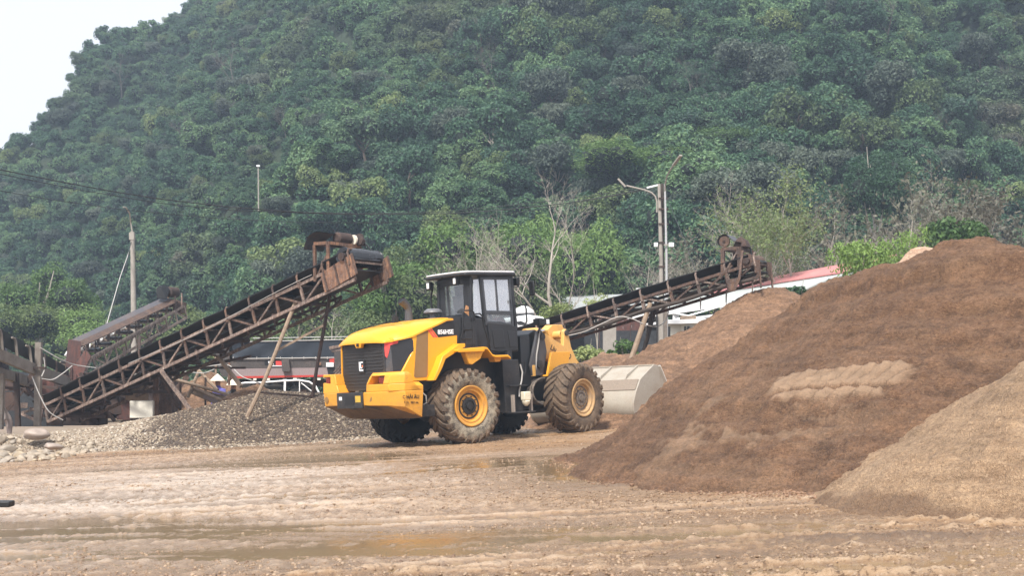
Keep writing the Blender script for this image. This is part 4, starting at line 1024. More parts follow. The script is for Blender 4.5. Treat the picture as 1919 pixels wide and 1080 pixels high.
    part('sticker', MB().box((-3.77, .56, 1.12), (.006, .11, .075)), M['decal_white'], pl)
    part('sticker', MB().box((-3.77, -.12, 1.10), (.006, .20, .14)), worn('yellow_sticker', (.65, .42, .05), .5), pl)
    for (yy, zz) in ((-.52, 1.10), (1.20, 1.10)):
        part('tow_hole', MB().tube([(-3.725 if yy > 0 else -3.728, yy, zz), (-3.60, yy, zz)], .068, 14), worn('hole_mud', (.30, .17, .05), .8), cw)
    for (yy, dz) in ((.52, 0), (-.34, 0)):
        b = MB(); hull(b, [(-3.745, yy - .10, .95), (-3.745, yy + .02, .965), (-3.66, yy - .26, .90), (-3.50, yy - .30, .83), (-3.50, yy - .38, .835), (-3.72, yy - .05, .92)]); part('slot', b, M['rubber'], cw)
    ft = text_mesh('C HẢI ÂU', .10, M['decal_ink'], bold=.002); o = link('lettering', ft, LD, loc=(-3.31, -1.424, 1.10), rot=(R(90), R(2), 0))
    ft = text_mesh('0376 . 9831.66', .062, M['decal_ink']); o = link('lettering', ft, LD, loc=(-3.31, -1.424, .985), rot=(R(90), R(2), 0))
    # ---- rear grille, emblem and corner louvres
    b = MB(); hull(b, [(-3.42, .95, 2.31), (-3.42, -.67, 2.31), (-3.42, -.67, 1.42), (-3.42, .15, 1.27), (-3.42, .85, 1.27), (-3.42, 1.0, 1.45), (-3.2, .95, 2.31), (-3.2, -.67, 2.31), (-3.2, -.67, 1.27), (-3.2, .95, 1.27)])
    gr = part('rear_grille', b, M['charcoal'], LD, bevel=.01)
    for k in range(13):
        z = 1.36 + k * .072; part('slat', MB().box((-3.427, .14, z), (.018, 1.50, .022)), M['charcoal'], gr)
    part('frame_edge', MB().bar((-3.43, .965, 1.45), (-3.43, .93, 2.28), .03), M['yellow'], gr)
    em = part('emblem', MB().box((-3.446, .16, 1.80), (.02, .235, .29)), M['decal_black'], gr, bevel=.008)
    b = MB(); X = -3.459
    def gl(y0, y1, z0, z1): b.box((X, .16 - (y0 + y1) / 2, 1.80 + (z0 + z1) / 2), (.008, abs(y1 - y0), abs(z1 - z0)))
    gl(-.075, -.045, -.07, .10); gl(-.06, .035, -.10, -.07); gl(.035, .075, -.10, -.068); gl(-.072, -.05, -.09, -.06)
    gl(-.03, -.005, -.04, .10); gl(-.005, .075, .075, .10); gl(-.02, .04, -.045, -.02)
    part('emblem_mark', b, M['decal_white'], em); part('emblem_spot', MB().box((X, .16 - .052, 1.805), (.008, .035, .05)), plain('orange_spot', (.75, .22, .10), .4), em)
    cp = [(-3.42, -.685, 2.305), (-3.02, -1.045, 2.375), (-2.935, -1.085, 2.30), (-2.94, -1.085, 2.0), (-3.13, -.945, 1.67), (-3.42, -.685, 1.645)]
    part('corner_panel', slab(MB(), [cp[0], cp[1], cp[2], cp[3], cp[4], cp[5]], .05, (-.67, -.74, 0)), worn('dark_corner_panel', (.035, .036, .042), .3, dirt=(.10, .09, .085), amount=.2), LD, 'dark louvred corner panel')
    nrm = Vector((-.67, -.74, 0)).normalized()
    def on(u, z, off=.006):   # u runs along the chamfer from the grille edge
        p = Vector((-3.42, -.685, z)).lerp(Vector((-3.02, -1.045, z)), u) + nrm * off; return p
    part('red_decal', slab(MB(), [on(.02, 2.30), on(.62, 2.355), on(.56, 2.25), on(.26, 2.22), on(.12, 1.93), on(.03, 2.0)], .004, nrm), M['decal_red'], LD)
    part('grey_strip', slab(MB(), [on(.06, 1.9), on(.28, 2.2), on(.32, 1.66), on(.04, 1.66)], .004, nrm), worn('grey_strip', (.09, .095, .11), .35), LD)
    # yellow frame of the corner panel
    for sg in (1,):
        b = MB(); slab(b, [(-3.36, -.66, 2.36), (-2.94, -1.04, 2.46), (-2.90, -1.075, 2.44), (-2.90, -1.075, 1.42), (-3.22, -.80, 1.42), (-3.36, -.67, 1.60)], .05, (-.67, -.74, 0)); part('corner_frame', b, M['yellow'], LD, bevel=.006)
    # ---- hood: side shells, cap, filler
    side = [(-2.95, 2.40), (-2.55, 2.54), (-2.03, 2.72), (-1.74, 2.37), (-1.76, 2.13), (-2.26, 1.90), (-2.38, 1.70), (-2.56, 1.43), (-3.22, 1.42), (-3.28, 1.62), (-3.05, 1.94), (-2.92, 2.1)]
    for s in (-1, 1):
        b = MB(); b.prism(side, s * 1.03, s * 1.085); part('side_shell', b, M['yellow'], LD, bevel=.012)
        b = MB(); arch = [(-1.70, 2.19), (-1.70, 2.12), (-2.25, 1.87), (-2.36, 1.67), (-2.54, 1.42), (-2.62, 1.42), (-2.44, 1.72), (-2.33, 1.93), (-1.86, 2.19)]
        b.prism(arch, s * 1.03, s * 1.30); part('arch_flange', b, M['yellow'], LD, bevel=.01)
    b = MB(); hull(b, [(-3.2, .92, 2.3), (-3.2, -.66, 2.3), (-2.9, -1.0, 2.35), (-2.9, 1.02, 2.35), (-2.0, 1.02, 2.62), (-2.0, -1.02, 2.62), (-1.8, 1.0, 2.4), (-1.8, -1.0, 2.4), (-3.2, .9, 1.3), (-3.2, -.66, 1.3), (-2.5, .9, 1.2), (-2.5, -.9, 1.2), (-1.8, -.9, 1.6), (-1.8, .9, 1.6)])
    part('engine_bay', b, M['black'], LD)
    b = MB(); xs = [-3.56, -3.545, -3.50, -3.42, -3.30, -3.15, -2.95, -2.6, -2.3, -2.03, -1.80]
    tt = [2.325, 2.37, 2.44, 2.51, 2.575, 2.625, 2.67, 2.73, 2.765, 2.79, 2.80]; ee = [2.30, 2.305, 2.31, 2.315, 2.33, 2.36, 2.40, 2.53, 2.63, 2.73, 2.745]
    ww = [.86, .88, .90, .93, .98, 1.04, 1.10, 1.115, 1.115, 1.115, 1.05]; cy = [.13, .13, .13, .12, .08, .03, 0, 0, 0, 0, 0]
    N = 22; vs = []
    for x, t, e, w, c in zip(xs, tt, ee, ww, cy):
        for k in range(N + 1):
            a = -1 + 2 * k / N; y = a * (2 - abs(a)) if False else math.sin(a * math.pi / 2)
            vs.append((x + (.10 * abs(y) ** 3 if x < -3.3 else 0), c + w * y, e + (t - e) * (1 - abs(y) ** 4.2)))
    fs = [(i * (N + 1) + k, i * (N + 1) + k + 1, (i + 1) * (N + 1) + k + 1, (i + 1) * (N + 1) + k) for i in range(len(xs) - 1) for k in range(N)]
    b.add(vs, fs); nb = len(xs) * (N + 1)
    b.add([(v[0], v[1], v[2] - .035) for v in vs], [tuple(reversed(f)) for f in fs])
    # rim skirt joining both skins
    for i in range(len(xs) - 1):
        for k in (0, N): b.f.append((i * (N + 1) + k, (i + 1) * (N + 1) + k, nb + (i + 1) * (N + 1) + k, nb + i * (N + 1) + k)); b.mi.append(0)
    for k in range(N):
        for i in (0, len(xs) - 1): b.f.append((i * (N + 1) + k, i * (N + 1) + k + 1, nb + i * (N + 1) + k + 1, nb + i * (N + 1) + k)); b.mi.append(0)
    hood = part('hood_top', b, M['yellow'], LD)
    part('seam', MB().box((-3.0, 0, 2.665), (.012, 1.6, .006)), M['rubber'], hood)
    part('camera_pod', hull(MB(), [(-3.575, .22, 2.31), (-3.575, -.06, 2.31), (-3.56, .17, 2.20), (-3.56, -.01, 2.20), (-3.48, .22, 2.31), (-3.48, -.06, 2.31), (-3.48, .15, 2.2), (-3.48, 0, 2.2)]), M['yellow'], hood, bevel=.008)
    part('camera_lens', MB().box((-3.577, .08, 2.265), (.012, .085, .07)), M['rubber'], hood)
    part('intake_mesh', slab(MB(), [(-2.83, -1.092, 2.43), (-2.55, -1.092, 2.52), (-2.53, -1.092, 2.50), (-2.60, -1.092, 1.55), (-2.63, -1.092, 1.50), (-2.93, -1.092, 1.50), (-2.96, -1.092, 1.53)], .02, (0, -1, 0)), M['mesh_brown'], LD)
    part('side_decal', slab(MB(), [(-2.44, -1.089, 2.565), (-2.03, -1.089, 2.715), (-1.755, -1.089, 2.38), (-2.26, -1.089, 2.345)], .003, (0, -1, 0)), M['decal_black'], LD)
    part('red_stripe', slab(MB(), [(-2.50, -1.089, 2.55), (-2.455, -1.089, 2.56), (-2.275, -1.089, 2.345), (-2.33, -1.089, 2.345)], .003, (0, -1, 0)), M['decal_red'], LD)
    part('red_stripe', slab(MB(), [(-2.56, -1.089, 2.53), (-2.52, -1.089, 2.54), (-2.345, -1.089, 2.345), (-2.40, -1.089, 2.345)], .003, (0, -1, 0)), M['decal_red'], LD)
    o = link('lettering', text_mesh('856HSE', .135, M['decal_white'], bold=.004), LD, loc=(-2.06, -1.092, 2.455), rot=(R(90), 0, 0)); o['label'] = 'white lettering 856HSE on the black side decal'
    # black flank beside the cab, wheel housing, frame
    b = MB(); b.prism([(-2.02, 2.735), (-1.72, 2.79), (-1.1, 2.77), (-1.1, 2.05), (-1.70, 2.05), (-1.70, 2.34)], -.98, -.55); b.box((-1.3, -.99, 2.42), (.30, .012, .5)); part('flank_cover', b, M['black'], LD, bevel=.012)
    b = MB(); b.prism([(-2.02, 2.735), (-1.72, 2.79), (-1.1, 2.77), (-1.1, 2.05), (-1.70, 2.05), (-1.70, 2.34)], -.55, .95); part('rear_deck', b, M['black'], LD, bevel=.01)
    b = MB(); b.prism([(-2.9, 1.42), (-2.35, 1.9), (-1.75, 2.08), (-.55, 2.0), (-.35, 1.5), (-.35, .75), (-1.0, .62), (-2.9, .62)], -.78, .78); part('rear_frame', b, M['black'], LD, bevel=.01)
    b = MB(); b.tube([(-1.7, -1.0, .82), (-1.7, 1.0, .82)], .2, 16); b.lathe([(.05, -.35), (.33, -.2), (.33, .2), (.05, .35)], 20, axis='x', c=(-1.7, 0, .82)); part('rear_axle', b, M['black_dusty'], LD)
    b = MB(); b.box((-2.78, -1.13, .785), (.34, .34, .25)); tb = part('tow_bracket', b, M['black_dusty'], LD, bevel=.01)
    part('bracket_hole', MB().tube([(-2.76, -1.304, .745), (-2.76, -1.2, .745)], .062, 14), M['rubber'], tb)
    part('grey_pipe', MB().tube([(-2.86, -1.05, 1.40), (-2.87, -1.16, 1.22), (-2.74, -1.18, 1.10), (-2.72, -1.16, .95), (-2.80, -1.15, .92)], .014, 6), M['hose'], LD)
    # ---- fender over the rear wheel
    b = MB(); top = [(-2.03, 2.06), (-1.30, 2.10), (-1.20, 2.085), (-1.06, 1.93), (-.98, 1.905), (-.62, 1.905), (-.54, 1.85)]
    poly = top + [(x, z - .05) for x, z in reversed(top)]
    b.prism(poly, -1.44, -.80); b.box((-1.64, -1.43, 2.03), (.72, .03, .07)); fd = part('fender', b, M['yellow'], LD, bevel=.01)
    part('fender_bracket', MB().prism([(-1.80, 2.03), (-1.25, 2.02), (-1.36, 1.84), (-1.60, 1.72), (-1.68, 1.74)], -1.38, -1.22), M['yellow_dirty'], fd, bevel=.01)
    part('fender_bracket', MB().prism([(-.92, 1.86), (-.70, 1.86), (-.74, 1.76), (-.88, 1.76)], -1.3, -1.1), M['yellow_dirty'], fd)
    b = MB(); b.prism(poly, .80, 1.44); part('fender', b, M['yellow'], LD, bevel=.01)
    # ---- cab
    cab = part('cab_body', MB().prism([(-1.16, 2.76), (-.66, 2.76), (.16, 2.60), (.27, 2.50), (.27, 1.98), (-.38, 1.92), (-.62, 1.98), (-1.16, 2.05)], -.755, .52), M['black'], LD, bevel=.02)
    part('door_panel', MB().prism([(-.62, 2.685), (-.22, 2.67), (.10, 2.60), (.235, 2.52), (.24, 2.03), (-.28, 1.98), (-.58, 2.02)], -.79, -.75), M['black'], cab, bevel=.012)
    b = MB(); b.prism([(-.52, 2.50), (-.20, 2.50), (-.16, 2.08), (-.48, 2.08)], -.806, -.785); b.prism([(-.05, 2.46), (.21, 2.42), (.21, 2.10), (-.02, 2.08)], -.806, -.785); part('door_inset', b, M['black'], cab, bevel=.008)
    b = MB()
    zt = 3.70
    posts = [((-1.02, -.70, 2.72), (-1.00, -.70, zt), .085, .07), ((-.70, -.755, 2.72), (-.76, -.745, zt), .075, .05), ((.23, -.745, 2.5), (.17, -.725, zt), .075, .07), ((-1.02, .47, 2.72), (-1.0, .45, zt), .085, .07), ((.23, .50, 2.5), (.17, .47, zt), .075, .07), ((-.70, .50, 2.7), (-.76, .48, zt), .06, .05)]
    for p, q, w, h in posts: b.bar(p, q, w, h, up=(1, 0, 0))
    b.box((-1.0, -.12, 3.63), (.06, 1.16, .16)); b.box((-1.015, -.12, 2.80), (.06, 1.16, .14)); b.box((-.30, -.735, 3.70), (1.0, .04, .05)); b.box((-.30, .47, 3.68), (1.0, .04, .09)); b.box((.19, -.12, 3.67), (.05, 1.2, .09)); b.box((.24, -.12, 2.62), (.05, 1.2, .12))
    b.box((-1.01, .36, 3.22), (.03, .24, .80)); b.box((-1.01, -.58, 3.22), (.03, .22, .80))
    part('cab_frame', b, M['black'], cab, bevel=.008)
    dr = MB()
    for p, q, w in (((-.655, -.775, 2.60), (-.715, -.765, 3.665), .06), ((.115, -.775, 2.56), (.095, -.757, 3.665), .065), ((-.715, -.765, 3.655), (.095, -.757, 3.655), .05), ((-.66, -.775, 2.885), (.11, -.775, 2.865), .09), ((-.655, -.775, 2.66), (.11, -.775, 2.60), .04), ((-.30, -.773, 2.90), (-.315, -.762, 3.65), .035)):
        dr.bar(p, q, .035, w, up=(1, 0, 0) if abs(q[2] - p[2]) > .4 else (0, 0, 1))
    door = part('cab_door', dr, worn('grey_black_door_frame', (.075, .08, .09), .4, dirt=(.12, .10, .09), amount=.15), LD, bevel=.005)
    part('door_pull', MB().box((.06, -.80, 3.12), (.02, .02, .09)), M['rubber'], door)
    def pane(name, pts, mat, par): return part(name, MB().add(pts, [tuple(range(len(pts)))]), mat, par)
    pane('door_window', [(-.66, -.765, 2.92), (-.32, -.765, 2.92), (-.33, -.758, 3.64), (-.70, -.758, 3.64)], M['glass_door'], door)
    pane('door_window', [(-.30, -.762, 2.92), (.09, -.762, 2.90), (.075, -.755, 3.64), (-.31, -.755, 3.64)], M['glass_door'], door)
    pane('door_window', [(-.64, -.768, 2.67), (.09, -.768, 2.61), (.09, -.768, 2.84), (-.645, -.768, 2.86)], M['glass'], door)
    pane('quarter_window', [(-.97, -.718, 2.86), (-.75, -.748, 2.78), (-.785, -.742, 3.64), (-.93, -.722, 3.63)], M['glass_door'], cab)
    pane('rear_window', [(-1.025, .24, 2.88), (-1.025, -.46, 2.88), (-1.02, -.46, 3.54), (-1.02, .24, 3.54)], M['glass'], cab)
    pane('windscreen', [(.235, -.70, 2.66), (.235, .46, 2.66), (.18, .43, 3.62), (.18, -.68, 3.62)], M['glass'], cab)
    pane('side_window', [(-.68, .485, 2.75), (.2, .485, 2.7), (.16, .465, 3.64), (-.74, .47, 3.64)], M['glass'], cab)
    pane('side_window', [(-.95, .475, 2.8), (-.73, .48, 2.8), (-.78, .47, 3.64), (-.93, .46, 3.64)], M['glass'], cab)
    rp = [(-1.27, .60), (-1.18, .66), (.20, .62), (.30, .5), (.32, .1), (.32, -.45), (.27, -.78), (.18, -.87), (-1.05, -.87), (-1.22, -.80), (-1.30, -.55), (-1.33, -.1), (-1.31, .35)]
    part('cab_roof', MB().prism(rp, 3.715, 3.785, 'z'), M['black'], cab, bevel=.025)
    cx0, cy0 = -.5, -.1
    part('roof_cap', MB().prism([(cx0 + (x - cx0) * .99, cy0 + (y - cy0) * .985) for x, y in rp], 3.783, 3.822, 'z'), worn('sky_sheen_roof_cap', (.70, .70, .71), .35, dirt=(.3, .28, .26), amount=.3), cab, bevel=.015)  # near-white colour stands in for sky reflected along the roof edge
    # inside
    b = MB(); b.box((-.55, -.1, 2.78), (.5, .5, .14)); b.box((-.80, -.1, 3.05), (.14, .46, .55), Matrix.Rotation(R(-8), 3, 'Y')); b.box((-.86, -.14, 3.42), (.11, .30, .24)); part('seat', b, M['seat'], cab, bevel=.03)
    b = MB(); b.tube([(.16, -.1, 2.5), (-.02, -.1, 2.95)], .035, 8); b.lathe([(.17, -.012), (.19, 0), (.17, .012)], 20, axis='z', c=(-.05, -.1, 2.98), close=True); part('steering_wheel', b, M['rubber'], cab)
    part('cloth', hull(MB(), [(-.42, -.55, 2.63), (-.30, -.6, 2.72), (-.12, -.62, 2.80), (.05, -.6, 2.74), (.10, -.6, 2.62), (-.1, -.35, 2.78), (-.3, -.4, 2.64)]), M['maroon'], cab, 'maroon cloth lying behind the lower door window', bevel=.03)
    # lamps, mirrors, rails
    for (x, y, z) in ((-1.20, .56, 3.585), (-1.20, -.44, 3.62), (.42, -.62, 3.60)):
        w = part('work_lamp', MB().box((x, y, z), (.11, .15, .19)), M['rubber'], cab, bevel=.02)
        if x < 0: part('lens', MB().box((x - .058, y - .01, z), (.01, .085, .13)), M['lens_white'], w, bevel=.012)
    b = MB(); b.tube([(.2, -.76, 3.70), (.46, -.86, 3.72), (.60, -.92, 3.66), (.62, -.93, 3.50)], .011, 6); b.tube([(.22, -.74, 3.46), (.45, -.82, 3.46), (.58, -.9, 3.58)], .011, 6); ma = part('mirror_arm', b, M['rubber'], cab)
    part('mirror', MB().box((.62, -.93, 3.42), (.05, .17, .34)), M['rubber'], ma, bevel=.02)
    b = MB(); b.tube([(-1.06, .60, 3.66), (-1.10, .66, 3.3), (-1.10, .62, 2.78)], .022, 8); part('rear_post', b, M['rubber'], cab)
    b = MB(); b.tube([(-1.62, -1.0, 2.12), (-1.60, -1.0, 2.28), (-1.515, -1.0, 2.50), (-1.50, -1.0, 2.84), (-1.45, -1.0, 2.92), (-1.24, -1.0, 2.93), (-1.18, -1.0, 2.88), (-1.165, -1.0, 2.70)], .017, 8)
    b.tube([(-1.165, -.99, 2.84), (-1.0, -.99, 2.85), (-.93, -.99, 2.78), (-.90, -.99, 2.55), (-.76, -.99, 2.12)], .017, 8)
    b.tube([(-1.515, -1.0, 2.50), (-1.24, -1.0, 2.51)], .014, 6); b.tube([(-1.55, -1.0, 2.30), (-1.28, -1.0, 2.30)], .014, 6); b.tube([(-1.24, -.99, 2.75), (-1.25, -.99, 2.12)], .012, 6)
    part('ladder_rail', b, M['rubber'], LD)
    part('handrail', MB().tube([(.22, -.80, 3.02), (.24, -.92, 3.05), (.34, -.97, 3.04), (.38, -.97, 2.95), (.38, -.97, 2.66), (.34, -.96, 2.58), (.24, -.82, 2.60)], .018, 8), M['rubber'], LD)
    part('orange_rag', hull(MB(), [(-1.34, -.86, 2.90), (-1.28, -.9, 2.84), (-1.30, -.88, 3.05), (-1.22, -.88, 3.02), (-1.24, -.9, 2.80), (-1.22, -.8, 2.92)]), worn('orange_rag', (.42, .21, .09), .9, dirt=(.2, .1, .05), amount=.4, scale=20), LD)
    # exhaust, pre-cleaner, small lifting eye
    b = MB(); pp = [(-2.16, .1, 2.68), (-2.16, .1, 2.95), (-2.165, .1, 3.05), (-2.22, .1, 3.13), (-2.31, .1, 3.20), (-2.345, .1, 3.235)]
    b.tube(pp, [.10, .085, .08, .085, .095, .10], 18, cap=False); ex = part('exhaust_pipe', b, worn('grey_exhaust', (.10, .10, .105), .45, dirt=(.13, .12, .11), amount=.15), LD)
    part('exhaust_mouth', MB().tube([(-2.33, .1, 3.22), (-2.32, .1, 3.21)], .088, 18), M['rubber'], ex)
    b = MB().lathe([(.02, 3.04), (.13, 3.035), (.20, 2.99), (.215, 2.945), (.19, 2.93), (.07, 2.92), (.07, 2.84), (.12, 2.835), (.12, 2.74), (.02, 2.74)], 28, axis='z', c=(-1.50, .08, 0)); part('air_precleaner', b, worn('grey_precleaner', (.17, .17, .18), .4, dirt=(.3, .28, .25), amount=.3), LD)
    b = MB(); b.box((-2.52, .12, 2.80), (.10, .13, .16)); b.box((-2.52, .12, 2.90), (.06, .11, .02)); part('beacon_bracket', b, M['rubber'], LD, bevel=.01)
    b = MB(); b.tube([(-3.2, .78, 2.56), (-2.6, .82, 2.74), (-2.0, .80, 2.80)], .012, 6); part('hood_rail', b, M['rubber'], LD)
    # ---- step box, can
    b = MB(); b.prism([(-.53, 1.80), (-.06, 1.79), (-.02, 1.3), (.02, .62), (-.50, .60)], -1.12, -.55); sb = part('tank_box', b, M['black_dusty'], LD, bevel=.015)
    b = MB(); b.box((-.18, -1.17, 1.205), (.50, .14, .03)); b.box((-.12, -1.20, .60), (.66, .26, .035)); part('step', b, M['black_dusty'], sb, bevel=.005)
    for x in (-.36, .16): part('step_post', MB().box((x, -1.22, .80), (.055, .08, .40)), worn('dusty_step_post', (.30, .25, .21), .7, dirt=(.2, .15, .11), amount=.4), sb, bevel=.004)
    part('top_cylinder', MB().tube([(-.12, -.86, 1.78), (-.12, -.86, 2.0)], .075, 14), M['black'], sb)
    part('handle_loop', MB().tube([(.02, -1.10, 1.72), (.12, -1.12, 1.72), (.14, -1.12, 1.64), (.14, -1.12, 1.48), (.03, -1.1, 1.44)], .012, 6), M['rubber'], sb)
    part('grey_hose', MB().tube([(-.02, -1.13, 1.68), (.02, -1.15, 1.5), (-.02, -1.15, 1.3), (-.10, -1.15, 1.1), (-.12, -1.16, .95)], .018, 6), M['hose'], sb)
    jc = tag(link('water_can', MB().box((0, 0, .1), (.20, .14, .20)).lathe([(.10, 0), (.085, -.07), (.03, -.13), (.004, -.13)], 10, axis='z', c=(0, 0, 0)).mesh('water_can', M['jerry']), bevel=.02), 'cream plastic can hanging over the loader step box', 'can')
    jc.matrix_world = LD.matrix_world @ Matrix.Translation((-.02, -1.27, .86))
    # ---- front half (coordinates from the front axle)
    b = MB(); b.tube([(0, -1.0, .82), (0, 1.0, .82)], .2, 16); b.lathe([(.05, -.35), (.33, -.2), (.33, .2), (.05, .35)], 20, axis='x', c=(0, 0, .82)); fpart('front_axle', b, M['black_dusty'])
    b = MB(); b.prism([(-1.35, .62), (-1.35, 1.1), (-.80, 1.35), (-.66, 2.38), (-.40, 2.50), (-.10, 2.38), (.12, 1.6), (.55, 1.2), (.6, .62)], -.36, .36); b.box((-.9, 0, 1.75), (.35, .9, 1.2)); fpart('front_frame', b, M['black'], bevel=.015)
    for s in (-1, 1):
        b = MB(); b.prism([(-.76, 1.40), (-.84, 1.64), (-.52, 2.42), (-.40, 2.50), (-.26, 2.40), (-.18, 1.95), (-.36, 1.40)], s * .46, s * .52); tp = fpart('tower_plate', b, worn('grey_mud_tower', (.10, .10, .11), .6, dirt=(.15, .12, .10), amount=.5, scale=7), bevel=.01)
        tp2 = part('pivot_pin', MB().tube([(-.50, s * .45, 1.66), (-.50, s * .56, 1.66)], .10, 18), M['black_dusty'], tp); part('pivot_pin', MB().tube([(-.34, s * .45, 2.32), (-.34, s * .56, 2.32)], .08, 18), M['black_dusty'], tp)
        part('yellow_foot', MB().box((-.71, s * .50, 1.52), (.10, .07, .26)), M['yellow_pale'], tp, bevel=.006)
    arm = [(-.30, 2.40), (-.10, 2.38), (.56, 2.09), (.60, 2.44), (.68, 2.50), (.76, 2.44), (.86, 2.05), (1.06, 1.74), (1.9, .95), (2.0, .60), (1.80, .45), (1.2, 1.0), (.75, 1.58), (.42, 1.46), (-.16, 1.80), (-.30, 2.15)]
    for s in (-1, 1):
        b = MB(); b.prism(arm, s * .36, s * .46); a_ = fpart('lift_arm', b, M['yellow_pale'], bevel=.012)
        part('arm_pin', MB().tube([(.68, s * .33, 2.40), (.68, s * .50, 2.40)], .07, 16), M['black_dusty'], a_)
        if s < 0:
            for tx, sz, p in (('Liu', .19, (.14, -.464, 2.03)), ('Q', .15, (.76, -.464, 1.83))):
                o = link('lettering', text_mesh(tx, sz, M['decal_ink'], shear=.2, bold=.003), a_, loc=p, rot=(R(90), R(20), 0))
    b = MB(); b.prism([(-.38, 1.37), (.34, 1.36), (.56, 1.94), (-.18, 1.94)], -.66, -.60); b.prism([(-.38, 1.37), (.34, 1.36), (.34, 1.40), (-.36, 1.41)], -.66, -.42); fpart('guard_plate', b, M['yellow_mid'], bevel=.008)
    b = MB(); b.prism([(.40, 2.50), (.60, 2.62), (.98, 2.62), (1.06, 2.50), (.98, 2.10), (.84, 1.5), (.72, 1.5), (.70, 2.1), (.45, 2.3)], -.12, .12); b.tube([(.66, -.34, 2.36), (.66, .34, 2.36)], .10, 18); fpart('rocker_lever', b, M['yellow_pale'], bevel=.012)
    b = MB(); b.tube([(-.35, 0, 2.44), (.10, 0, 2.46)], .10, 16); tc = fpart('tilt_cylinder', b, M['yellow_pale']); part('cylinder_rod', MB().tube([(.10, 0, 2.46), (.52, 0, 2.48)], .045, 12), M['chrome'], tc)
    for s in (-1, 1):
        b = MB(); b.tube([(-.62, s * .26, 1.05), (.2, s * .26, 1.12)], .085, 14); lc = fpart('lift_cylinder', b, M['black_dusty']); part('cylinder_rod', MB().tube([(.2, s * .26, 1.12), (.9, s * .3, 1.45)], .045, 10), M['chrome'], lc)
    b = MB(); b.box((-.52, -.66, 2.66), (.36, .2, .15)); b.tube([(-.5, -.6, 2.6), (-.5, -.55, 2.4)], .02, 6); hl = fpart('head_lamp', b, M['rubber'], bevel=.02)
    part('lens', MB().box((-.40, -.77, 2.66), (.10, .012, .11)), M['lens_white'], hl)
    fpart('cable_bundle', MB().tube([(-.62, -.50, 1.5), (-.60, -.54, 1.9), (-.50, -.54, 2.2), (-.42, -.52, 2.45)], .018, 6), M['hose'])
    for k, (dy, rr) in enumerate(((0, .036), (.08, .03), (-.07, .028))):
        pts = [(-.86 + .42 * (1 - math.cos(a)) * .9, -.45 + dy, 1.02 + .27 * math.sin(a)) for a in np.linspace(R(-75), R(255), 14)]
        pts = [(-.46 - .40 * math.cos(a), -.50 + dy, 1.02 + (.27 + .02 * k) * math.sin(a)) for a in np.linspace(R(-100), R(100), 14)]
        fpart('hydraulic_hose', MB().tube(pts, rr, 8), M['hub_muddy'])
    b = MB(); b.box((-.80, 0, 1.05), (.7, .5, .5)); fpart('articulation_joint', b, M['black_dusty'])
    # ---- bucket
    W = 1.60; prof = [(3.45, .12), (2.3, .10), (1.98, .13), (1.80, .24), (1.70, .42), (1.72, .62), (1.84, .86), (2.06, 1.17), (2.68, 1.50)]
    inn = [(3.44, .16), (2.32, .15), (2.02, .18), (1.86, .28), (1.77, .43), (1.79, .60), (1.90, .83), (2.10, 1.12), (2.70, 1.45)]
    b = MB(); b.prism(prof + inn[::-1], -W, W)
    bk = fpart('bucket', b, M['bucket'], bevel=.008)
    sp = [(3.50, .10), (2.3, .09), (1.97, .12), (1.785, .235), (1.685, .42), (1.705, .63), (1.825, .87), (2.045, 1.185), (2.67, 1.525), (2.86, 1.50), (3.22, .95)]
    for s in (-1, 1):
        part('bucket_side', MB().prism(sp, s * (W - .003), s * (W + .04)), M['bucket'], bk, bevel=.006)
    part('bucket_side_edge', MB().bar((2.86, -W - .045, 1.49), (3.30, -W - .045, .80), .03, .10, up=(0, 1, 0)), worn('pale_wear_edge', (.60, .57, .51), .5, dirt=(.3, .22, .15), amount=.25), bk)
    part('bucket_band', MB().prism([(1.868, .93), (2.045, 1.185), (2.06, 1.165), (1.89, .92)], -W + .02, W - .02), M['bucket_band'], bk)
    for y in (-1.15, -.35, .35, 1.15):
        part('rib', MB().prism([(2.06, 1.175), (2.14, 1.30), (2.66, 1.535), (2.69, 1.51)], y - .02, y + .02), M['bucket'], bk)
    part('bucket_rim', MB().box((2.70, 0, 1.515), (.09, 2 * W, .035)), M['bucket'], bk, bevel=.006)
    b = MB()
    for y in (-.41, .41): b.prism([(1.66, .35), (1.66, .75), (1.85, .95), (2.0, .75), (1.85, .3)], y - .1, y + .1)
    part('bucket_ear', b, M['bucket'], bk)
build_loader()

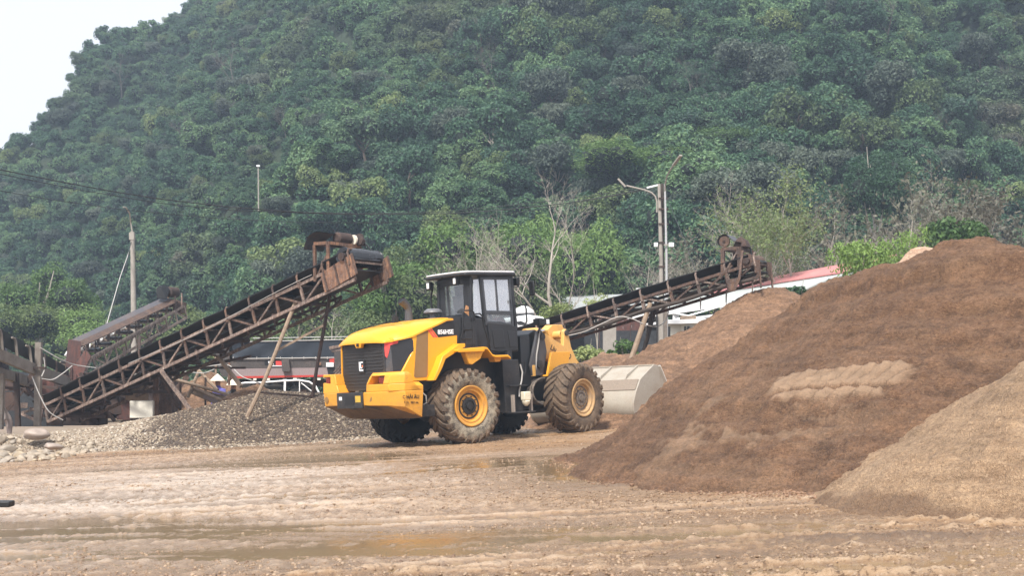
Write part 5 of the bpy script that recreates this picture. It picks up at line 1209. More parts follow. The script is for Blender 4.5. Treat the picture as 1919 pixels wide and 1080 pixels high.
# ================================================================== CONVEYORS
def lerp(a, b, t): return a + (b - a) * t
def truss(t, tail, head, side, width, depth, n, mat, mat2, post_up=.0, jit=.01, seed=1, lower=True, pw=.07, hook=True, far_light=True):
    """near truss face from tail to head with its twin across 'side'; each chord, post and brace a mesh of its own"""
    r = random.Random(seed); ax = (head - tail).normalized(); up = side.cross(ax); up = up if up.z > 0 else -up
    for k in (0, 1):
        o = side * width * k
        part('chord', MB().bar(tail + o, head + o, .06, .08), mat, t)
        part('chord', MB().bar(tail + o - up * depth, head + o - up * depth * .96, .06, .08), mat, t)
        for i in range(n + 1):
            f = i / n; p = lerp(tail, head, f) + o; q = p - up * depth * (1 - .04 * f)
            j = ax * r.uniform(-jit, jit) * 3
            part('post', MB().bar(p + up * post_up * .3, q + j, pw, .05, up=side), mat2 if i % 3 else mat, t)
            if i < n:
                p2 = lerp(tail, head, (i + 1) / n) + o; q2 = p2 - up * depth
                a, b = (p, q2) if (i + k) % 2 else (q, p2)
                part('brace', MB().bar(a + side * .03, b + side * .03, .05, .045, up=side), mat2 if i % 2 else mat, t)
            if k == 0 and hook and post_up:
                b = MB(); c = p - side * .05; b.tube([c - up * .10, c + up * post_up * .72, c + up * post_up + side * .03 + ax * .03, c + up * post_up + side * .14 + ax * .05], [.035, .03, .028, .022], 6); part('idler_bracket', b, mat2, t)
            if k == 0 and i % 1 == 0:
                part('cross_tie', MB().bar(p + side * .03 - up * .02, p + side * (width - .03) - up * .02, .05), mat, t); 
                part('idler', MB().tube([p + side * .12 + up * .06, p + side * (width - .12) + up * .06], .05, 8), M['drum'], t)
    return ax, up
def belt(t, tail, head, side, width, up, h, mat, name='belt', lift=.05):
    prof = [(-.05, lift + h), (.20 * width, lift + .03), (.80 * width, lift + .03), (width + .05, lift + h)]
    N = 24; vs = []
    for i in range(N + 1):
        f = i / N; c = lerp(tail, head, f); sag = .012 * math.sin(f * N * 1.9)
        for (a, b_) in prof: vs.append(c + side * a + up * (b_ + sag))
        for (a, b_) in prof: vs.append(c + side * a + up * (b_ + sag - .025))
    fs = []
    for i in range(N):
        o = i * 8; q = o + 8
        for k in range(3):
            fs.append((o + k, o + k + 1, q + k + 1, q + k)); fs.append((o + 4 + k, q + 4 + k, q + 5 + k, o + 5 + k))
        fs.append((o, q, q + 4, o + 4)); fs.append((o + 3, o + 7, q + 7, q + 3))
    mb = MB(); mb.add(vs, fs); return part(name, mb, mat, t)
def long_conveyor():
    tail = px(84, 760, 41.7); head = px(657, 489, 34.75); ax = (head - tail); d = Vector((ax.x, ax.y, 0)).normalized(); side = Vector((-d.y, d.x, 0))
    if side.y < 0: side = -side
    t = thing('belt_conveyor', 'long rusty belt conveyor rising over the gravel heap left of the loader', 'conveyor')
    W = 1.25; ax, up = truss(t, tail, head, side, W, .52, 14, M['rust_grey'], M['rust'], post_up=.30, seed=3)
    belt(t, tail - ax * .5, head - ax * .05, side, W, up, .24, M['belt'])
    part('return_belt', MB().bar(tail + side * W / 2 - up * .34, head + side * W / 2 - up * .22, W * .8, .03), M['belt'], t)
    pass
    for f in np.linspace(.04, .84, 11): part('return_idler', MB().tube([lerp(tail, head, f) + side * .1 - up * .42, lerp(tail, head, f) + side * (W - .1) - up * .42], .055, 8), M['rust_dark'], t); part('hanger', MB().bar(lerp(tail, head, f) + side * .12 - up * .5, lerp(tail, head, f) + side * .12 - up * .68, .05), M['rust_dark'], t)
    part('slack_rope', MB().tube([lerp(tail, head, f) + up * (.02 + .06 * math.sin(f * 9)) - side * .08 for f in np.linspace(.32, .9, 16)], .009, 5), M['hose'], t)
    # head drum, side plates
    dc = head - ax * .18 + up * .17
    b = MB(); n0 = dc - side * .02; n1 = dc + side * (W + .02); pts = [(.02, 0), (.25, 0), (.255, .03), (.235, .05), (.24, .3), (.255, .62), (.24, .95), (.235, W - .01), (.255, W + .01), (.25, W + .04), (.02, W + .04)]
    b.lathe(pts, 28, axis='x'); dr = part('head_drum', b, M['drum'], t); 
    m = Matrix((side, up, side.cross(up))).transposed().to_4x4(); dr.matrix_local = Matrix.Translation(n0) @ m
    hb = MB().tube([(-.10, 0, 0), (.0, 0, 0)], .10, 14); hb.tube([(W + .03, 0, 0), (W + .15, 0, 0)], .10, 14); part('bearing', hb, M['rust_dark'], dr)
    for k, off in ((0, -.03), (1, W + .03)):
        f0, f1 = (-1.02, .14) if k == 0 else (-.55, .22)
        b = MB(); pl = [head + ax * f0 + up * .02, head + ax * f1 + up * .15, head + ax * (f1 + .02) - up * .40, head + ax * f0 - up * .50]
        slab(b, [p + side * off for p in pl], .02, side); sp_ = part('side_plate', b, M['rust_orange'], t)
        for fr in (0.1, .45, .78, .98): 
            u = lerp(pl[0], pl[1], fr) + side * (off - .03); v = lerp(pl[3], pl[2], fr) + side * (off - .03); part('rib', MB().bar(u, v, .035, .05, up=ax), M['rust'], sp_)
    # motor platform
    A = head - ax * 1.28; Bp = head - ax * .80; H = .62; ups = Vector((0, 0, 1)); pf = []
    for p, kk in ((A, 0), (Bp, 0), (A, 1), (Bp, 1)):
        p = p + side * (W * kk); top = Vector((p.x, p.y, head.z + .12 + H * .55)) ; pf.append(top); part('platform_post', MB().bar(p - up * .1, top, .085, .06, up=side), M['rust_orange'], t)
    for a, b_ in ((0, 1), (1, 3), (3, 2), (2, 0)): part('platform_beam', MB().bar(pf[a] + ups * .03, pf[b_] + ups * .03, .07, .08), M['rust_orange'], t)
    part('platform_brace', MB().bar(A - up * .1, lerp(pf[1], Bp, .35), .05), M['rust'], t); part('platform_brace', MB().bar(pf[2], pf[1], .05), M['rust_dark'], t)
    c = (pf[0] + pf[1]) / 2 + ups * .06
    b = MB(); vs = []; NN = 10
    for i in range(NN + 1):
        a = -.55 + 1.75 * i / NN; 
        for s_ in (-.12, .62): vs.append(c - d * (.50 - .62 * i / NN) + side * s_ + ups * (.26 * math.sin(max(0, min(math.pi * .62, .15 + i / NN * 1.9))) + (.0 if i > 1 else -.10 * (2 - i))))
    k = len(vs); b.add(vs + [v - ups * .012 for v in vs], [(2 * i, 2 * i + 2, 2 * i + 3, 2 * i + 1) for i in range(NN)] + [(k + 2 * i, k + 2 * i + 1, k + 2 * i + 3, k + 2 * i + 2) for i in range(NN)]); part('sheet_cover', b, M['belt_worn'], t, 'bent grey sheet over the drive')
    q = c + side * .70 + d * .12 + ups * .14
    part('motor', MB().tube([q - side * .28, q - side * .24, q + side * .22, q + side * .26], [.10, .15, .15, .09], 16), M['rust_dark'], t)
    part('pulley', MB().tube([q + side * .26 + d * .1 - ups * .02, q + side * .31 + d * .1 - ups * .02], .13, 18), M['straw'], t)
    b = MB(); hull(b, [q + side * (.36 + x) + d * (y + .12) + ups * z for x, y, z in ((0, -.16, -.16), (0, .16, -.16), (.26, -.16, -.16), (.26, .16, -.16), (.02, -.12, .10), (.24, -.12, .10), (.05, .05, .16), (.22, .05, .16), (.1, .18, .02))]); part('gearbox', b, M['rust_dark'], t, bevel=.02)
    part('drive_belt', MB().bar(q + side * .50 + d * .15 + ups * .05, dc + side * (W + .03) + ups * .08, .06, .03), M['rubber'], t)
    # legs
    for (tx, ty, td, bx, by, bd, r_, mt, kink) in ((556, 572, 36.0, 463, 764, 35.4, .05, 'wood', .05), (620, 560, 36.0, 583, 744, 36.9, .045, 'rust_dark', .0)):
        a = px(tx, ty, td); e = px(bx, by, bd); m_ = lerp(a, e, .72) + d * kink * 3; part('leg', MB().tube([a + up * .1, m_, e - Vector((0, 0, .25))], [r_ * 1.1, r_, r_ * 1.25], 8), M[mt], t)
    part('leg_tie', MB().bar(px(474, 735, 35.7), px(583, 744, 36.8), .05), M['rust_dark'], t)
    part('leg_tie', MB().bar(px(516, 659, 35.8), px(612, 607, 36.3), .055), M['wood'], t)
    part('leg_tie', MB().bar(px(600, 600, 36.0), px(640, 560, 36.5), .05), M['rust_dark'], t)
    for (a, b_, mt) in (((302, 695, 38.5), (356, 768, 38.0), 'rust_grey'), ((408, 668, 39.2), (452, 725, 38.6), 'wood'), ((300, 700, 39.6), (335, 765, 40.4), 'rust_dark')):
        part('leg', MB().bar(px(*a), px(*b_), .09), M[mt], t)
    for (a, b_, w) in (((150, 770, 41.5), (640, 556, 36.5), .06), ((190, 735, 41), (330, 735, 40), .08), ((250, 712, 40.5), (470, 668, 39), .07), ((330, 690, 40), (460, 690, 39.5), .06), ((60, 780, 42), (200, 782, 41.5), .08), ((80, 765, 41.8), (75, 790, 41.5), .08)):
        part('under_bar', MB().bar(px(*a), px(*b_), w), M['rust_dark'], t)
    part('tail_frame', MB().bar(px(38, 775, 42.2), px(84, 762, 41.7), .07), M['rust_grey'], t); part('tail_frame', MB().bar(px(38, 775, 42.2), px(75, 792, 41.6), .07), M['rust_grey'], t)
long_conveyor()
def right_conveyor():
    tail = px(962, 634, 41.5); head = px(1416, 493, 37.6); ax = head - tail; d = Vector((ax.x, ax.y, 0)).normalized(); side = Vector((-d.y, d.x, 0))
    if side.y < 0: side = -side
    t = thing('belt_conveyor', 'rusty belt conveyor on the right dropping sand on the brown cone', 'conveyor')
    W = .9; ax, up = truss(t, tail, head, side, W, .40, 9, M['rust'], M['rust_grey'], post_up=.26, seed=8, pw=.09)
    belt(t, tail - ax * .3, head - ax * .15, side, W, up, .22, M['belt'])
    part('return_belt', MB().bar(tail + side * W / 2 - up * .28, head + side * W / 2 - up * .22, W * .8, .03), M['belt'], t)
    part('log_chord', MB().tube([lerp(tail, head, f) - up * (.40 + .03 * math.sin(f * 20)) - side * .05 for f in np.linspace(.2, .98, 12)], .055, 7), M['wood_dark'], t)
    dc = head - ax * .22 + up * .12
    b = MB(); b.lathe([(.02, 0), (.20, 0), (.205, .04), (.19, .06), (.19, W - .1), (.205, W - .06), (.20, W - .02), (.02, W - .02)], 24, axis='x'); dr = part('head_drum', b, M['rust'], t)
    m = Matrix((side, up, side.cross(up))).transposed().to_4x4(); dr.matrix_local = Matrix.Translation(dc) @ m; part('bearing', MB().tube([(-.09, 0, 0), (0, 0, 0)], .09, 12), M['rust_dark'], dr)
    for k in (0, 1):
        o = side * (W * k)
        part('end_bracket', MB().box(head + o - up * .1 + ax * .02, (.14, .10, .36)), M['rust'], t)
        part('chute_strip', MB().bar(head + o + ax * .10, head + o + ax * .16 - Vector((0, 0, .72)), .10, .04), M['rust'], t)
    for f, L in ((.70, .34), (.80, .48), (.90, .42)):
        p = lerp(tail, head, f + .06) - up * .42 + side * .3; part('sand_drip', MB().tube([p, p - Vector((.01, 0, L))], [.025, .012], 5), M['rust_grey'], t)
    # motor tower
    A = head - ax * .98; Bp = head - ax * .48; H = .60; Z = Vector((0, 0, 1)); pf = []
    for p, kk in ((A, 0), (Bp, 0), (A, 1), (Bp, 1)):
        p = p + side * (W * kk); top = Vector((p.x, p.y, head.z + .42)); pf.append(top); part('tower_post', MB().bar(p - up * .05, top, .11, .08, up=side), M['rust_red' if kk else 'rust'], t)
    for a, b_ in ((0, 1), (1, 3), (3, 2), (2, 0)): part('tower_beam', MB().bar(pf[a], pf[b_], .08, .09), M['rust'], t)
    part('tower_brace', MB().bar(A - up * .15 - ax * .1, pf[1], .045), M['rust_grey'], t); part('tower_brace', MB().bar(Bp + up * .0, pf[1] - Z * .1 + d * .1, .05), M['rust_grey'], t)
    for a, b_ in (((1328, 540, 38.0), (1372, 497, 38)), ((1392, 470, 37.8), (1386, 520, 37.6)), ((1386, 520, 37.6), (1376, 545, 37.6)), ((1358, 505, 37.8), (1366, 548, 37.8))):
        part('tower_brace', MB().bar(px(*a), px(*b_, 37.8) if len(b_) == 2 else px(*b_), .06), M['rust'], t)
    part('gusset', slab(MB(), [px(1360, 525, 37.7), px(1386, 520, 37.7), px(1378, 546, 37.7), px(1366, 546, 37.7)], .02, (0, -1, 0)), M['rust'], t)
    c = pf[0] + Z * .20 - side * .05 + d * .06
    part('drive_pulley', MB().tube([c, c + side * .07], .15, 20), M['rust'], t); part('pulley_boss', MB().tube([c - side * .02, c], .04, 10), M['rust_dark'], t)
    b = MB(); vs = []; NN = 12
    for i in range(NN + 1):
        a = R(205 - 190 * i / NN) if i < NN - 2 else None
        if a is not None: p = c + d * (.20 * math.cos(a)) + Z * (.20 * math.sin(a))
        else: p = c + d * (.19 + .09 * (i - NN + 3)) + Z * (.02 - .02 * (i - NN + 3))
        for s_ in (-.02, .55): vs.append(p + side * s_)
    k = len(vs); b.add(vs + [v * 1 + Z * -.012 for v in vs], [(2 * i, 2 * i + 2, 2 * i + 3, 2 * i + 1) for i in range(NN)] + [(k + 2 * i, k + 2 * i + 1, k + 2 * i + 3, k + 2 * i + 2) for i in range(NN)]); part('sheet_cover', b, M['belt_worn'], t, 'arched grey sheet over the drive pulley')
    q = pf[1] + Z * .16 + side * .25
    b = MB(); hull(b, [q + d * x + side * y + Z * z for x, y, z in ((-.22, -.2, -.12), (.16, -.2, -.12), (-.22, .25, -.12), (.16, .25, -.12), (-.12, -.15, .10), (.0, -.15, .18), (.12, -.1, .06), (-.1, .2, .1), (.1, .2, .06))]); part('motor', b, M['rust_dark'], t, bevel=.02)
    part('drive_belt', MB().bar(pf[1] + Z * .1 + d * .1 + side * .5, dc + side * .5 + up * .16, .05, .03), M['rubber'], t)
    for (a, b_, r_, mt) in (((1219, 578, 39.3), (1176, 674, 39.0), .075, 'wood'), ((1229, 585, 40.2), (1199, 668, 40.6), .06, 'wood_dark'), ((1222, 590, 39.9), (1206, 650, 40.1), .045, 'wood_dark')):
        part('leg', MB().tube([px(*a) + Z * .15, px(*b_) - Z * .3], [r_ * .9, r_ * 1.1], 8), M[mt], t)
    for (a, b_) in (((985, 640, 41.6), (975, 735, 41.6)), ((1010, 640, 42.3), (1000, 735, 42.3))): part('leg', MB().bar(px(*a), px(*b_), .08), M['rust_dark'], t)
    b = MB(); b.tube(smooth([px(1062, 630, 39.8), px(1095, 622, 39.4), px(1130, 606, 39.2), px(1160, 594, 39.1), px(1185, 598, 39.1), px(1210, 609, 39.2), px(1232, 612, 39.8), px(1248, 600, 40.4), px(1255, 575, 40.2), px(1262, 562, 39.6)]), .015, 6); part('hanging_cable', b, M['hose'], t)
right_conveyor()
def back_conveyor():
    tail = px(152, 682, 45.5); head = px(345, 574, 50.5); ax = head - tail; d = Vector((ax.x, ax.y, 0)).normalized(); side = Vector((-d.y, d.x, 0))
    if side.y < 0: side = -side
    t = thing('belt_conveyor', 'shorter conveyor with wide worn grey belt behind the long one, motor on its head', 'conveyor')
    W = .9; ax, up = truss(t, tail, head, side, W, .46, 10, M['rust_pale'], M['rust_pale'], post_up=.0, seed=14, hook=False, pw=.05)
    rise = up * .30
    far0, far1 = tail + side * .55 + Vector((0, 0, .74)), head + side * .55 - ax * .55 + Vector((0, 0, .50)); nr0, nr1 = tail - side * .02 + Vector((0, 0, .56)), head - side * .02 - ax * .3 + Vector((0, 0, .30))
    mid0, mid1 = lerp(nr0, far0, .55), lerp(nr1, far1, .55)
    part('belt', slab(MB(), [mid0, mid1, far1, far0], .03), M['belt_worn'], t); part('skirt_board', slab(MB(), [nr0, nr1, mid1, mid0], .03), M['rust'], t, 'brown mud-caked skirt board')
    for i in range(10):
        f = (i + .4) / 10; p = lerp(nr0, nr1, f); part('roller_bracket', slab(MB(), [p, p + ax * .16, p + ax * .12 - Vector((0, 0, .24)), p + ax * .02 - Vector((0, 0, .24))], .05, (0, -1, 0)), M['rust_dark'], t)
        if i % 2: part('support_post', MB().bar(p + side * .05, p - Vector((0, 0, .62)) + side * .05, .03), M['rust_dark'], t)
    for i in range(7):
        f = .08 + i * .11; p = lerp(tail, head, f) + side * .8 + Vector((0, 0, .10)); part('pale_sack', hull(MB(), [p + Vector((x, y, z)) for x, y, z in ((-.25, 0, 0), (.25, 0, .05), (-.2, .15, .16), (.22, .15, .24), (0, -.05, .2), (-.1, .1, -.1))]), M['white'], t, bevel=.02)
    q = head - ax * .62 + Vector((0, 0, .72)) + side * .3
    part('motor', MB().tube([q, q + d * .04, q + d * .50, q + d * .55], [.12, .19, .19, .1], 16), M['rust_dark'], t)
    b = MB(); hull(b, [q - d * .22 + Vector((x, y, z)) for x, y, z in ((-.2, -.15, -.28), (.15, -.15, -.3), (-.22, .15, 0), (.2, .15, .1), (-.1, -.15, .22), (.1, 0, .24), (-.25, -.1, .12))]); part('gearbox', b, M['rubber'], t, bevel=.03)
    for s_ in (0, .6): 
        p = head - ax * .15 + side * s_; part('motor_stand', MB().bar(p, p + Vector((0, 0, .52)), .05), M['rust_grey'], t)
        p = head - ax * .55 + side * s_; part('motor_stand', MB().bar(p, p + Vector((0, 0, .55)), .05), M['rust_dark'], t)
    part('white_plate', slab(MB(), [px(300, 570, 50), px(312, 566, 50.2), px(322, 566, 50.2), px(312, 574, 49.9)], .02, (0, -1, 0)), M['white'], t)
    b = MB(); b.box(head + ax * .12 - up * .1 + side * .3, (.28, .9, .42)); part('end_bearing_block', b, M['rust'], t, bevel=.02)
    for a, b_ in (((262, 632, 48), (258, 700, 47.5)), ((232, 650, 47.4), (236, 720, 47)), ((310, 610, 49.5), (268, 655, 48.5))): part('leg', MB().bar(px(*a), px(*b_), .09), M['rust_dark'], t)
    part('stay_cable', MB().tube([px(246, 460, 60), px(225, 520, 54), px(198, 615, 47.5)], .018, 5), M['hose'], t)
back_conveyor()
def gallery():
    t = thing('conveyor_gallery', 'raised dark conveyor gallery on a concrete beam, entering from the left edge', 'conveyor')
    a = px(-140, 608, 34.5); b_ = px(70, 695, 39.5); c_ = px(128, 718, 43)
    Z = Vector((0, 0, 1)); d = Vector((b_.x - a.x, b_.y - a.y, 0)).normalized(); side = Vector((-d.y, d.x, 0)); side = side if side.y > 0 else -side
    for o in (0, 1.3):
        for p, q in ((a, b_), (b_, c_)): part('concrete_beam', MB().bar(p + side * o, q + side * o, .14, .30), M['concrete'], t)
    T0, T1, T2 = px(-140, 535, 34.5), px(66, 654, 39.5), px(128, 690, 43)
    part('belt', slab(MB(), [T0 - Z * .50, T1 - Z * .42, T1, T0], .03, (0, -1, 0)), M['belt'], t); part('belt', slab(MB(), [T1 - Z * .34, T2 - Z * .26, T2, T1], .03, (0, -1, 0)), M['belt'], t)
    part('load', slab(MB(), [T0, T1, T1 + side * .7 + Z * .04, T0 + side * .7 + Z * .22], .05), M['rust_dark'], t, 'brown sand lying on the belt')
    part('back_sheet', slab(MB(), [a + side * .9, b_ + side * .9, T1 + side * .9, T0 + side * .9], .03, (0, -1, 0)), worn('torn_blue_grey_sheet', (.07, .065, .09), .7, dirt=(.20, .19, .22), amount=.5, scale=1.6), t)
    for f in (.08, .22, .36, .50, .64, .78, .92):
        p = lerp(a, b_, f) + Z * .13 - side * .06; q = lerp(T0, T1, f) - Z * .06 - side * .06; part('idler_bracket', MB().tube([p, lerp(p, q, .8), q - d * .05, q - d * .18 + Z * .02], [.045, .04, .04, .03], 6), M['concrete' if f > .3 else 'rust_grey'], t)
        p = p + d * .45 + side * .25; part('prop', MB().bar(p, p + Z * .5, .05), M['rust_dark'], t)
    for f in (.25, .6, .9):
        p = lerp(b_, c_, f) + Z * .1; q = lerp(T1, T2, f); part('idler_bracket', MB().bar(p, q, .06), M['rust_grey'], t)
    part('column', MB().bar(px(73, 642, 39.4), px(70, 800, 39.4), .17), M['concrete'], t); part('column', MB().bar(px(3, 700, 38.5), px(0, 805, 38.5), .16), M['concrete'], t)
    part('column', MB().bar(px(30, 700, 41.5), px(34, 800, 41.5), .14), M['rust_dark'], t); part('bracket_plate', MB().box(px(72, 690, 39.2), (.42, .1, .06)), M['rust_dark'], t)
    for p in (((75, 652, 39.2), (110, 672, 39.6), (140, 684, 40.5), (180, 690, 41)), ((82, 670, 39.2), (84, 690, 39.2), (78, 706, 39.1)), ((60, 706, 39.1), (74, 740, 39), (92, 772, 39), (118, 788, 39.2)), ((78, 710, 39.1), (98, 712, 39.3), (118, 700, 39.5), (135, 686, 40))):
        part('loose_cable', MB().tube(smooth([px(*q) for q in p]), .016, 5), M['hose'], t)
gallery()
def yard_clutter():
    t = thing('feed_hopper', 'red-brown rusty hopper at the foot of the shorter conveyor', 'hopper')
    c = px(140, 665, 44.5); b = MB(); hull(b, [px(122, 690, 44.6), px(150, 692, 44.3), px(128, 636, 44.8), px(152, 640, 44.3), px(122, 690, 45.3), px(150, 692, 45.3), px(128, 636, 45.5), px(152, 640, 45.5)]); part('hopper_body', b, M['rust_red'], t, bevel=.01)
    part('hopper_wing', slab(MB(), [px(137, 690, 44.1), px(160, 655, 44.0), px(170, 668, 43.9), px(150, 715, 44.0)], .03, (0, -1, 0)), M['rust_red'], t); part('hopper_wing', slab(MB(), [px(138, 690, 44.2), px(146, 672, 44.2), px(152, 690, 44.2)], .03, (0, -1, 0)), M['rust_dark'], t)
    for x in (126, 134, 143, 152): part('grate_bar', MB().bar(px(x, 690, 44.2), px(x, 712, 44.2), .07), M['rust_red'], t)
    part('leg', MB().bar(px(141, 690, 44.1), px(143, 790, 44.1), .10), M['rust_red'], t); part('leg', MB().bar(px(125, 700, 44.8), px(125, 790, 44.8), .10), M['rust_dark'], t)
    part('hook', MB().tube([px(160, 668, 44), px(162, 655, 44), px(159, 649, 44), px(156, 654, 44)], .03, 6), M['rust'], t)
    # crusher machinery under the conveyors
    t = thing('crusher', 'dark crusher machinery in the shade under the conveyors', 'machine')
    b = MB()
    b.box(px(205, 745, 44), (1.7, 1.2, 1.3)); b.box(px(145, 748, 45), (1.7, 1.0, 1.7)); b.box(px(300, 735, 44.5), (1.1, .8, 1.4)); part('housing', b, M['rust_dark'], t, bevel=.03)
    part('flywheel', MB().tube([px(219, 752, 43.0), px(219, 752, 43.25)], .42, 24), M['rust_dark'], t)
    part('electric_motor', MB().tube([px(168, 768, 42.7), px(192, 768, 42.7)], .2, 16), M['rust_dark'], t)
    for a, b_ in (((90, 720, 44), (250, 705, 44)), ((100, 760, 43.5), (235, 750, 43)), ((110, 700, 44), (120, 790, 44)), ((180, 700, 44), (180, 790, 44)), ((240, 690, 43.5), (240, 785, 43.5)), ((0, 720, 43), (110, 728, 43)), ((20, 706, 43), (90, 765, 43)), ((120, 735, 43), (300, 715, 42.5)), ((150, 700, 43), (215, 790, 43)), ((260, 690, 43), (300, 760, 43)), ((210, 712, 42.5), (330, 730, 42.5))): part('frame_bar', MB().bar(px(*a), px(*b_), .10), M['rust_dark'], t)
    r = random.Random(12)
    for k in range(34):
        x = r.uniform(-5, 330); y = r.uniform(700, 785); D_ = r.uniform(42.6, 45.5); a = r.choice((0, 0, 1.57, .5, -.5, -.9)); L_ = r.uniform(18, 55)
        part('frame_bar', MB().bar(px(x, y, D_), px(x + L_ * math.cos(a), min(792, y + L_ * math.sin(a)), D_ + r.uniform(-.3, .3)), r.uniform(.05, .13), r.uniform(.05, .2)), M[r.choice(('rust_dark', 'rust_dark', 'rust', 'rust_grey'))], t)
    for k in range(9):
        x = r.uniform(0, 310); y = r.uniform(715, 770); D_ = r.uniform(43, 45); part('guard_panel', MB().box(px(x, y, D_), (r.uniform(.3, .8), .05, r.uniform(.3, .7))), M[r.choice(('rust_dark', 'rust_red', 'rust_dark'))], t)
    part('shade_backing', slab(MB(), [px(-20, 690, 46), px(118, 708, 46), px(118, 800, 46), px(-20, 800, 46)], .04, (0, -1, 0)), M['net'], t)  # dark sheet added to stand for the shade under the conveyors
    part('white_tank', MB().box(px(32, 716, 44), (.5, .3, .22)), M['white'], t)
    def bx(name, label, cat, x0, y0, x1, y1, D, dep, mat, rot=0, bev=.01):
        p, q = px(x0, y0, D), px(x1, y1, D); mb = MB(); w, h_ = abs(q.x - p.x), abs(q.z - p.z); c = (p + q) / 2
        mb.box((0, dep / 2, h_ / 2), (w, dep, h_)); o = link(name, mb.mesh(name, M[mat]), loc=(c.x, c.y, min(p.z, q.z)), rot=(0, 0, rot), bevel=bev); return tag(o, label, cat)
    bx('metal_cabinet', 'pale grey cabinet with a yellow stained right half on the gravel crest', 'cabinet', 243, 752, 286, 784, 40.2, .5, 'cream')
    bx('steel_plate', 'narrow orange rusty plate standing right of the pale cabinet', 'plate', 287, 700, 297, 782, 40.4, .06, 'rust_orange')
    bx('steel_plate', 'wider brown rusty plate standing behind the narrow orange one', 'plate', 299, 696, 322, 782, 40.9, .06, 'rust')
    o = bx('sheet_board', 'tan battered board leaning behind the pale cabinet', 'board', 235, 712, 276, 752, 41.2, .08, 'wood'); o.rotation_euler = (0, R(6), R(8))
    bx('steel_post', 'thin dark post standing in front of the brown pile', 'post', 383, 708, 386, 785, 41.0, .07, 'rust_dark')
    bx('steel_post', 'short dark post between the rusty plates and the thin dark post', 'post', 336, 712, 339, 785, 41.2, .09, 'rust_dark')
    t = thing('broken_chute', 'broken plank chute leaning down to the gravel beside the workers', 'chute')
    part('plank', slab(MB(), [px(362, 727, 41.2), px(422, 742, 40.6), px(412, 762, 40.6), px(352, 735, 41.2)], .05, (0, -1, .3)), M['wood'], t); part('plank', slab(MB(), [px(382, 736, 40.9), px(424, 748, 40.5), px(416, 764, 40.5), px(380, 745, 40.9)], .05, (0, -1, .3)), M['truck_pink'], t)
    for a, b_ in (((305, 705, 41.5), (430, 741, 40.5)), ((368, 690, 41.5), (408, 732, 40.8)), ((352, 745, 41), (372, 697, 41.4)), ((365, 728, 41.0), (428, 757, 40.3))): part('pole', MB().tube([px(*a), px(*b_)], .05, 7), M['wood'], t)
    # brown gravel heap behind
    def hp(name, label, crest, slope, box, res, mat, seed): 
        o = pile(name, label, crest, slope, box, res, M[mat], seed, .9); return o
    hp('gravel_heap', 'pinkish brown gravel heap behind the pole frame left of the dump truck', [px(352, 712, 46).to_tuple(), px(395, 694, 46.5).to_tuple()], .75, (-14.5, -6.5, 42.5, 50), .08, 'sand_back', 351)
    hp('gravel_heap', 'dark small gravel heap in front of the dump truck rear wheel', [px(462, 722, 40.6).to_tuple(), px(480, 718, 40.6).to_tuple()], .7, (-11.2, -4.5, 37.9, 43), .06, 'sand_back', 361)
    for p in (((345, 697, 41), (385, 699, 41), (425, 684, 41), (455, 707, 40.5), (500, 722, 40)), ((338, 690, 41.2), (390, 687, 41), (424, 682, 41)),):
        o = link('rope', MB().tube(smooth([px(*q) for q in p]), .016, 5).mesh('rope', M['hose'])); tag(o, 'pale rope slung from the rusty stake ' + ('down across the truck side' if len(p) == 5 else 'to the conveyor frame'), 'rope')
    bx('rusty_stake', 'orange rusty stake holding ropes in front of the dump truck', 'stake', 427, 680, 431, 722, 41.0, .07, 'rust_orange')
    bx('timber_post', 'pale timber post at the left end of the dump truck', 'post', 402, 668, 406, 715, 44.0, .08, 'wood')
    o = bx('dark_clod', 'black clod of wet earth at the left edge of the foreground', 'clod', -12, 938, 18, 952, 10.6, .12, 'rubber'); o.scale = (1, 1, .8)
yard_clutter()

